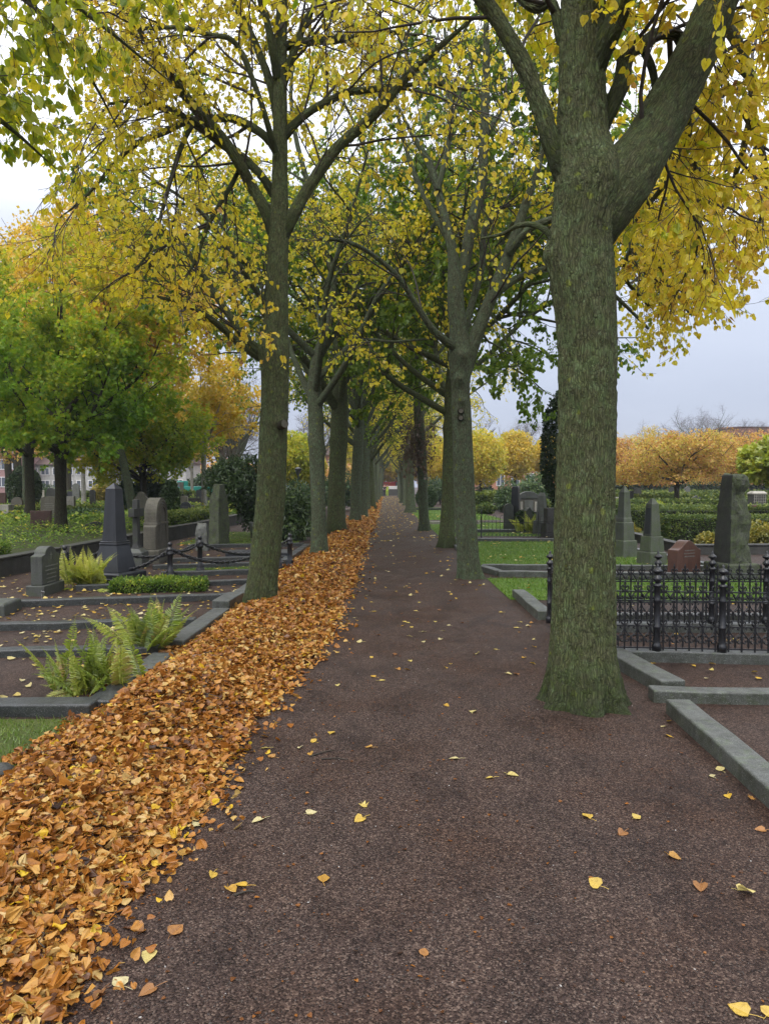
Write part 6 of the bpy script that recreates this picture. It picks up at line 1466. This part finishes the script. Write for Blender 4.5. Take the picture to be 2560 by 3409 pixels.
shrub('yew_shrub', 'broad dark clipped yew between the obelisk and the evergreen dome', tuple(P(500, 1615, 36) * (1, 1, 0) + (0, 0, .28)), (1.05, .9, .95), 6500, .12, 'evergreen', 306, 'kite', 0, lump=.2, lobes=4)
shrub('yew_shrub', 'dark upright yew column right of the arched headstone', tuple(P(569, 1615, 30) * (1, 1, 0) + (0, 0, .28)), (.34, .34, .75), 3000, .10, 'evergreen', 307, 'kite', 0, lobes=1, lump=.2, shell=.2)
shrub('ivy_column', 'square grey green ivy clad column behind the obelisk', tuple(P(424, 1615, 33) * (1, 1, 0) + (0, 0, .28)), (.34, .34, .78), 3000, .10, 'rhodo', 308, 'kite', 0, lobes=1, lump=.1, shell=.15, t0=.3)
shrub('grass_tuft', 'tall yellow ornamental grass tuft in the far left plots', tuple(P(341, 1615, 52) * (1, 1, 0) + (0, 0, .28)), (.7, .5, .8), 1800, .22, 'golden_shrub', 309, 'lance', 0, lobes=3, t0=.65)
shrub('juniper', 'spreading blue green juniper at the foot of a pale headstone', tuple(P(285, 1615, 27) * (1, 1, 0) + (0, 0, .28)), (.95, .6, .22), 2600, .10, 'rhodo', 310, 'lance', 0, lobes=4, t0=.55)
shrub('laurel_shrub', 'green shrub behind the pale ledge monument on the far left', tuple(P(140, 1615, 58) * (1, 1, 0)), (1.1, 1, 1.0), 2500, .18, 'rhodo', 311, 'lance', 0)
# right side
shrub('ball_shrub', 'clipped dark green ball shrub behind the leaning thin lime', tuple(P(1420, 1615, 51) * (1, 1, 0)), (.72, .72, .72), 6000, .09, 'evergreen', 321, 'kite', 0, lobes=1, lump=.05, shell=.08, t0=.6)
shrub('laurel_shrub', 'feathery dark green shrub behind the clipped ball', tuple(P(1470, 1615, 60) * (1, 1, 0)), (1.6, 1.4, 1.3), 4500, .18, 'rhodo', 322, 'lance', 4)
shrub('rhododendron', 'pale green rhododendron on bare stems left of the black pillar grave', tuple(P(1690, 1615, 42) * (1, 1, 0)), (.85, .8, .95), 3400, .16, 'rhodo', 323, 'lance', 4, t0=.62)
shrub('rhododendron', 'wide pale green rhododendron behind the arched monument', tuple(P(1780, 1615, 44) * (1, 1, 0)), (1.3, 1.1, 1.15), 4600, .17, 'rhodo', 324, 'lance', 4, t0=.6)
shrub('rhododendron', 'dark rhododendron dome under the street lamp', tuple(P(1630, 1615, 68) * (1, 1, 0)), (1.4, 1.2, .95), 3000, .2, 'rhodo', 325, 'lance', 3, t0=.35)
shrub('box_ball', 'dark rounded box shrub among the graves by the hooped railing', tuple(P(1757, 1615, 25.6) * (1, 1, 0)), (.55, .5, .42), 3400, .07, 'evergreen', 326, 'kite', 0, lobes=2, t0=.35)
shrub('clipped_shrub', 'rounded green shrub at the head of the inner right path', tuple(P(1620, 1615, 40) * (1, 1, 0)), (.75, .7, .5), 3000, .1, 'hedge', 327, 'kite', 0, lobes=2)
shrub('golden_shrub', 'spreading bright yellow green shrub between the two obelisks and the hedge', tuple(P(2195, 1615, 33) * (1, 1, 0)), (.75, .65, .50), 4200, .10, 'bright_shrub', 328, 'lance', 3, t0=.55)
for px, Y, rr, lb, sd in [(2470, 20.6, (.85, .45, .33), 'low golden shrub in front of the hedge, right of the rock stele', 331), (2545, 19.3, (.9, .5, .36), 'low golden shrub at the right edge before the hedge', 332), (2360, 17.9, (.33, .3, .22), 'small golden shrub left of the rock stele', 333), (2215, 21.5, (.7, .4, .27), 'low golden shrub strip right of the shorter obelisk', 334), (2070, 22.6, (.6, .4, .24), 'low golden shrub behind the taller obelisk', 335)]:
    shrub('golden_shrub', lb, tuple(P(px, 1615, Y) * (1, 1, 0)), rr, 2600, .065, 'golden_shrub', sd, 'kite', 0, 'low golden shrubs before the hedges', lobes=5, lump=.4)
shrub('cypress', 'narrow dark cypress column half hidden behind the large right lime', tuple(P(1865, 1615, 24) * (1, 1, 0) + (0, 0, .9)), (.62, .62, 1.85), 9000, .09, 'evergreen', 341, 'kite', 0, lobes=1, lump=.22, shell=.25, freq=4.5, t0=.30, cat='tree')
cy = [q for q in C.objects if q.get('label', '').startswith('narrow dark cypress')][0]
b = MB(); b.tube([(0, 0, -.95), (0, 0, .4), (0, 0, 2.6)], np.array([.16, .13, .04]), 8); smooth_obj('trunk', b, M['bark_dark'], cy)
# ferns
fern('fern', 'large green fern clump in front of the other ferns, sinking into fallen leaves', tuple(P(300, 1615, 5.5) * (1, 1, 0)), 36, .52, 'fern', 351, .36, 5)
fern('fern', 'second green fern clump, behind the large one by the leaf bank', tuple(P(492, 1615, 6.9) * (1, 1, 0)), 24, .58, 'fern', 352, .24, 1)
fern('fern', 'bright yellow green fern beside the grey cross headstone', tuple(P(270, 1615, 11.2) * (1, 1, 0)), 36, .66, 'fern_bright', 353, .30, 3)
fern('fern', 'yellow fern behind the hooped railing at the dark box shrub', tuple(P(1768, 1615, 24.0) * (1, 1, 0)), 22, .85, 'fern_bright', 354, .35, 2)

# ------------------------------------------------------------------ hedges of the right background, a bed under them
b = MB(); b.add(np.array([(7.4, 17.0, .004), (60, 17.0, .004), (90, 100, .004), (8.5, 100, .004), (7.5, 23, .004)]), np.array([[0, 1, 2, 3, 4]])); struct('bed', b, M['bed'])
GH = 'clipped hedges of the right hand plots'
for lb, x0, x1, Y, d, h, sd, rot in [
    ('nearest tall clipped hedge, its free end right of the shorter obelisk', 8.05, 14.0, 20.3, .9, .70, 401, 0), ('second clipped hedge, behind the obelisks and the stele', 8.6, 16.5, 25.2, .9, .76, 402, 0),
    ('short clipped hedge right of the large right lime, behind the taller obelisk', 8.1, 10.2, 29.5, 1.0, .74, 403, 0), ('third long clipped hedge row, with stones peeping over', 10.5, 21, 31.5, 1.0, .62, 404, 0), ('fourth long clipped hedge row under the orange cherries', 9.6, 26, 37.5, 1.0, .78, 405, 0),
    ('fifth hedge row, left of the cherry trunk', 9, 30, 45.5, 1.1, .85, 406, 0), ('sixth hedge row, at the foot of the cherries', 9, 36, 55, 1.2, .9, 407, 0), ('farthest hedge row before the dark evergreens', 9, 44, 68, 1.4, 1.0, 408, 0),
    ('pale green hedge at the far end of the inner right path', 5.8, 8.8, 47.5, 1.1, .95, 409, 0), ('far hedge behind the arched monument', 7.2, 12.5, 52, 1.1, 1.05, 410, 0), ('hedge block beside the low brown walls', 7.4, 8.7, 36.5, 2.5, .75, 411, 0)]:
    hedge('clipped_hedge', lb, ((x0 + x1) / 2, Y + d / 2, 0), (x1 - x0, d, h), rot, int(3200 + 900 * min(x1 - x0, 12)) + (6000 if Y < 26 else 0), .055 if Y < 26 else .11 if Y < 40 else .16, 'hedge', sd, GH, .05 if Y < 26 else .1, .5)
# left avenue side behind the limes
hedge('clipped_hedge', 'far hedge on the left behind the second lime', (-9.5, 52, 0), (6, 1.2, 1.0), 0, 3500, .16, 'hedge', 412, 'clipped hedges on the far left', .1)
hedge('clipped_hedge', 'far hedge on the left behind the dark walls', (-22, 62, 0), (14, 1.2, 1.0), 0, 5000, .2, 'hedge', 413, 'clipped hedges on the far left', .1)
# far dark evergreens and the wood behind
for px, Y, R, H, lb, sd, mt in [(2330, 85, 3.0, 3.0, 'dark far evergreen behind the cherries', 421, 'evergreen'), (2430, 88, 4.0, 3.4, 'broad dark far evergreen behind the stele', 422, 'evergreen'), (2180, 86, 3.5, 3.0, 'dark far evergreen left of the cherry trunk', 423, 'evergreen'), (2560, 86, 3.5, 3.0, 'dark far evergreen at the right edge', 424, 'evergreen'), (2060, 88, 3.0, 2.8, 'dark far evergreen right behind the large right lime', 425, 'rhodo'), (720, 75, 3.5, 3.5, 'far rounded evergreen behind the teal lorry', 426, 'evergreen'), (860, 80, 3.0, 3.0, 'far green shrub mass behind the large left lime', 427, 'rhodo')]:
    shrub('evergreen_shrub', lb, tuple(P(px, 1615, Y) * (1, 1, 0)), (R, R * .7, H * .55), 3200, .28, mt, sd, 'kite', 3, 'far evergreens')
fw = MB(); rngw = np.random.default_rng(17)
for i in range(46):
    x = rngw.uniform(-75, 105); y = rngw.uniform(118, 150); h = rngw.uniform(3.5, 6.0) * (1.15 if x > 20 else 1)
    if -6 < x < 10: continue
    blob_leaves(fw, rngw, (x, y, h * .6), (rngw.uniform(4, 7), 3.5, h * .6), 900, .7, 'kite', .5, .4, t0=rngw.uniform(.2, .9), zcut=.1)
stuff('far_wood', fw, M['orange'], 'distant brownish autumn wood closing off the cemetery', 'wood')

for px, Y, H, lb, sd in [(1255, 132, 13, 'yellow tree closing the view behind the end wall, left of the vans', 281), (1325, 128, 12, 'yellow tree closing the view behind the end wall, right of the vans', 282), (1400, 125, 12, 'yellow tree far behind the stout grey lime', 283), (1200, 125, 12, 'orange tree far behind the left row of limes', 284)]:
    crown_tree('far_tree', lb, gl(px, Y), H, 2.6, .25, 6.0, 'gold', 'bark_dark', sd, .35, (9, 7, 5), 6, 9, .2, .16, 2.0, .8, group='yellow trees at the far end of the avenue')

# ================================================================== houses, lorry, lamp posts, people
M['brick'] = m_stone("orange brick", (0.36, 0.16, 0.10), (0.44, 0.21, 0.13), 0, 0.8, 8, 0.1)
M['pink'] = m_stone("pink render", (0.32, 0.19, 0.18), (0.36, 0.21, 0.20), 0, 0.8, 5, 0.1)
M['white'] = m_stone("white render", (0.40, 0.40, 0.38), (0.46, 0.46, 0.44), 0, 0.8, 5, 0.1)
M['roof'] = m_plain("roof tile", (0.12, 0.075, 0.06), 0.8)
M['glass'] = m_plain("window glass", (0.10, 0.12, 0.15), 0.12)
M['teal'] = m_plain("teal paint", (0.02, 0.32, 0.27), 0.4, var=.1)
M['tyre'] = m_plain("tyre", (0.02, 0.02, 0.02), 0.8)
M['hivis'] = m_plain("high visibility yellow", (0.55, 0.75, 0.03), 0.6, var=.1)
M['cloth'] = m_plain("dark cloth", (0.016, 0.018, 0.026), 0.9)
M['skin'] = m_plain("skin", (0.45, 0.27, 0.20), 0.6)
M['hair'] = m_plain("brown hair", (0.04, 0.025, 0.015), 0.7)
M['redpaint'] = m_plain("red paint", (0.45, 0.06, 0.04), 0.4, var=.1)
M['whitepaint'] = m_plain("white paint", (0.72, 0.72, 0.72), 0.4, var=.1)
def house(label, x0, x1, Y, depth, h, roofh, wall, cols, rows, roof='roof', name='house', z0w=1.0):
    t = thing(name, label, 'building', ((x0 + x1) / 2, Y + depth / 2, 0)); w = x1 - x0
    b = MB(); b.box((0, 0, -.1), (w, depth, h + .1)); obj('wall', b, M[wall], t)
    b = MB(); e_ = .4
    b.add(np.array([[-w / 2 - e_, -depth / 2 - e_, h], [w / 2 + e_, -depth / 2 - e_, h], [w / 2 + e_, depth / 2 + e_, h], [-w / 2 - e_, depth / 2 + e_, h], [-w / 2 - e_, 0, h + roofh], [w / 2 + e_, 0, h + roofh]]), [[0, 1, 5, 4], [2, 3, 4, 5], [0, 4, 3], [1, 2, 5], [3, 2, 1, 0]]); obj('roof', b, M[roof], t)
    for i in range(cols):
        for j in range(rows):
            x = -w / 2 + w * (i + .5) / cols; z = z0w + (h - z0w) * (j + .15) / rows; wh = (h - z0w) / rows * .55
            f = MB()
            for (cx, cz, sx, sz) in ((0, 0, 1.2, .09), (0, wh, 1.2, .09), (-.56, 0, .09, wh), (.56, 0, .09, wh), (0, 0, .06, wh)): f.box((x + cx, -depth / 2 - .04, z + cz), (sx, .1, sz if sz > .1 else sz))
            fo = obj('window', f, M['whitepaint'], t); g_ = MB(); g_.box((x, -depth / 2 - .012, z + .02), (1.06, .02, wh)); obj('pane', g_, M['glass'], fo)
    return t
def X(px, Y): return (px - 1280) / 2400 * Y
house('pink rendered house with white windows at the far left edge', X(-120, 95), X(85, 95), 95, 9, 5.6, 2.5, 'pink', 4, 2)
house('white rendered house behind the birch trunks on the far left', X(95, 98), X(330, 98), 98, 9, 4.4, 2.2, 'white', 6, 2)
house('pale house farther right, behind the yellow trees of the left', X(345, 110), X(620, 110), 110, 9, 5.0, 2.2, 'white', 6, 2)
house('pinkish brick house glimpsed between the left limes', X(1060, 130), X(1180, 130), 130, 10, 7.0, 2.0, 'brick', 4, 2)
house('orange brick house with white windows between the right hand limes', X(1590, 105), X(1790, 105), 105, 10, 4.2, 1.5, 'brick', 4, 1)
house('orange brick house glimpsed behind the stout grey lime', X(1400, 112), X(1540, 112), 112, 10, 5.0, 1.5, 'brick', 4, 1)
house('big orange brick building with a flat gable on the right skyline', X(2452, 135), X(2760, 135), 135, 14, 12.5, .4, 'brick', 6, 2, 'brick', 'house', 1.5)
# wall and vehicles at the end of the avenue
low_wall('brown wall closing the far end of the avenue', [(-.6, 112), (3.2, 112)], .4, .95, 'wall_dark', 'end_wall')
def vehicle(name, label, cat, loc, rot, L, Wd, H, bodymat, cabfrac, cargo):
    t = thing(name, label, cat, loc, rot)
    b = MB(); c = L * cabfrac
    b.loft([np.array([[x, -Wd / 2, z], [x, Wd / 2, z]])[[0, 1]] if False else np.array([[L / 2 - x0, -Wd / 2, .35], [L / 2 - x0, Wd / 2, .35], [L / 2 - x0, Wd / 2 * k_, zt], [L / 2 - x0, -Wd / 2 * k_, zt]]) for x0, zt, k_ in ((0, H * .5, .95), (c * .15, H * .56, .97), (c * .45, H, .9), (c, H, .9))])
    obj('cab', b, M[bodymat], t, bevel=.05)
    b = MB(); b.box((-c / 2, 0, .55), (L - c - .05, Wd, cargo - .55)); obj('load_body', b, M[bodymat], t, bevel=.04)
    for s_ in (-1, 1):
        b = MB(); b.add(np.array([[L / 2 - c * .42, s_ * (Wd / 2 * .935 + .012), H * .60], [L / 2 - c * .92, s_ * (Wd / 2 * .935 + .012), H * .60], [L / 2 - c * .92, s_ * (Wd / 2 * .905 + .012), H * .92], [L / 2 - c * .5, s_ * (Wd / 2 * .905 + .012), H * .92]]), np.array([[0, 1, 2, 3]] if s_ > 0 else [[3, 2, 1, 0]])); obj('side_window', b, M['glass'], t)
        for x in (L / 2 - c * .5, -L / 2 + L * .22):
            w_ = MB(); w_.lathe([(.1, -.1), (.33, -.1), (.36, -.06), (.36, .06), (.33, .1), (.1, .1)], n=14); o = smooth_obj('wheel', w_, M['tyre'], t); o.rotation_euler = (math.pi / 2, 0, 0); o.location = (x, s_ * (Wd / 2 - .12), .36)
            r_ = MB(); r_.lathe([(.02, -.105), (.2, -.108), (.2, .108), (.02, .105)], n=10); smooth_obj('rim', r_, M['metal'], o)
    b = MB()
    for s_ in (-1, 1): b.box((L / 2 + .01, s_ * Wd * .36, .62), (.05, .3, .18))
    obj('headlight', b, M['whitepaint'], t)
    b = MB(); b.box((L / 2 + .01, 0, .36), (.08, Wd * .96, .2)); obj('bumper', b, M['tyre'], t)
    return t
vehicle('lorry', 'small teal lorry parked among the far left graves', 'lorry', (X(640, 72), 72, .28), rad(180), 4.2, 1.8, 1.75, 'teal', .36, 1.2)
vehicle('van', 'white van behind the end wall of the avenue', 'van', (X(1308, 118), 118.5, 0), 0, 3.6, 1.8, 1.5, 'whitepaint', .34, 1.45)
vehicle('van', 'red van partly above the white one at the end of the avenue', 'van', (X(1296, 125), 125, 0), 0, 5.2, 2.0, 2.3, 'redpaint', .32, 2.2)
def lamp(label, px, Y, h):
    t = thing('street_lamp', label, 'street lamp', (X(px, Y), Y, 0), 0, 'park lamps'); b = MB(); b.lathe([(.09, -.05), (.09, .5), (.05, .6), (.04, h - .55), (.06, h - .5), (.05, h - .45)], n=8); smooth_obj('pole', b, M['iron'], t)
    b = MB(); b.lathe([(.07, h - .45), (.24, h - .02), (.26, h), (.05, h + .1)], n=8); smooth_obj('lamp_head', b, M['glass'], t); b = MB(); b.lathe([(.28, h), (.2, h + .08), (.03, h + .16)], n=8); smooth_obj('cap', b, M['iron'], t)
lamp('street lamp left of the golden egg shaped tree', 1633, 75, 2.6)
lamp('street lamp between the two nearest left limes', 993, 50, 2.7)
# two walkers far down the path
def person(label, loc, jacket, trousers, rot):
    t = thing('person', label, 'person', loc, rot)
    V = [(0, 0, .95), (0, 0, 1.15), (0, 0, 1.42), (0, 0, 1.52), (0, .01, 1.62), (0, .02, 1.74), (.18, 0, 1.40), (.25, .02, 1.14), (.24, .10, .92), (-.18, 0, 1.40), (-.25, -.02, 1.14), (-.24, .06, .92), (.10, 0, .90), (.11, .10, .50), (.11, .02, .08), (.11, .16, .04), (-.10, 0, .90), (-.11, -.08, .50), (-.11, -.20, .10), (-.11, -.06, .05)]
    E = [(0, 1), (1, 2), (2, 3), (3, 4), (4, 5), (2, 6), (6, 7), (7, 8), (2, 9), (9, 10), (10, 11), (0, 12), (12, 13), (13, 14), (14, 15), (0, 16), (16, 17), (17, 18), (18, 19)]
    R = [.15, .14, .16, .06, .10, .085, .07, .05, .04, .07, .05, .04, .095, .07, .05, .04, .095, .07, .05, .04]
    def skin(nm, vs, mat, grow_=1.0):
        idx = {v_: i for i, v_ in enumerate(vs)}
        me = bpy.data.meshes.new(nm); me.from_pydata([V[i] for i in vs], [(idx[a], idx[b]) for a, b in E if a in idx and b in idx], [])
        o = bpy.data.objects.new(nm, me); C.objects.link(o); o.parent = t
        md = o.modifiers.new('skin', 'SKIN'); md.use_smooth_shade = True
        for i, v_ in enumerate(vs): me.skin_vertices[0].data[i].radius = (R[v_] * grow_, R[v_] * grow_ * .8)
        me.skin_vertices[0].data[0].use_root = True
        sb = o.modifiers.new('sub', 'SUBSURF'); sb.levels = sb.render_levels = 1; me.materials.append(M[mat]); return o
    skin('body', list(range(20)), 'skin'); skin('jacket', [0, 1, 2, 6, 7, 9, 10], jacket, 1.18); skin('trousers', [0, 12, 13, 14, 16, 17, 18], trousers, 1.15)
    b = MB(); b.sphere((0, -.005, 1.75), (.098, .105, .085), 12, 8); smooth_obj('hair', b, M['hair'], t)
q = G(1280, 1654); person('person in dark clothes walking far down the path, left of the bright jacket', (q[0], q[1], 0), 'cloth', 'cloth', 0)
q = G(1289, 1653); person('person in a bright yellow high visibility suit walking far down the path', (q[0], q[1], 0), 'hivis', 'hivis', .1)

# ------------------------------------------------------------------ thin autumn mist
hz = MB(); hz.box((0, 115, -1), (420, 300, 26)); h_ = hz.mesh('haze')
t = NT('mist'); pv = t.new("VolumePrincipled"); t.put(pv.inputs['Color'], (0.86, 0.90, 1.0)); pv.inputs['Density'].default_value = 0.0006; pv.inputs['Anisotropy'].default_value = 0.3
t.t.links.new(pv.outputs[0], t.out.inputs['Volume'])
tag(obj('haze', h_, t.m), 'thin damp autumn mist over the cemetery', 'haze', None, 'stuff')
S.cycles.volume_bounces = 0
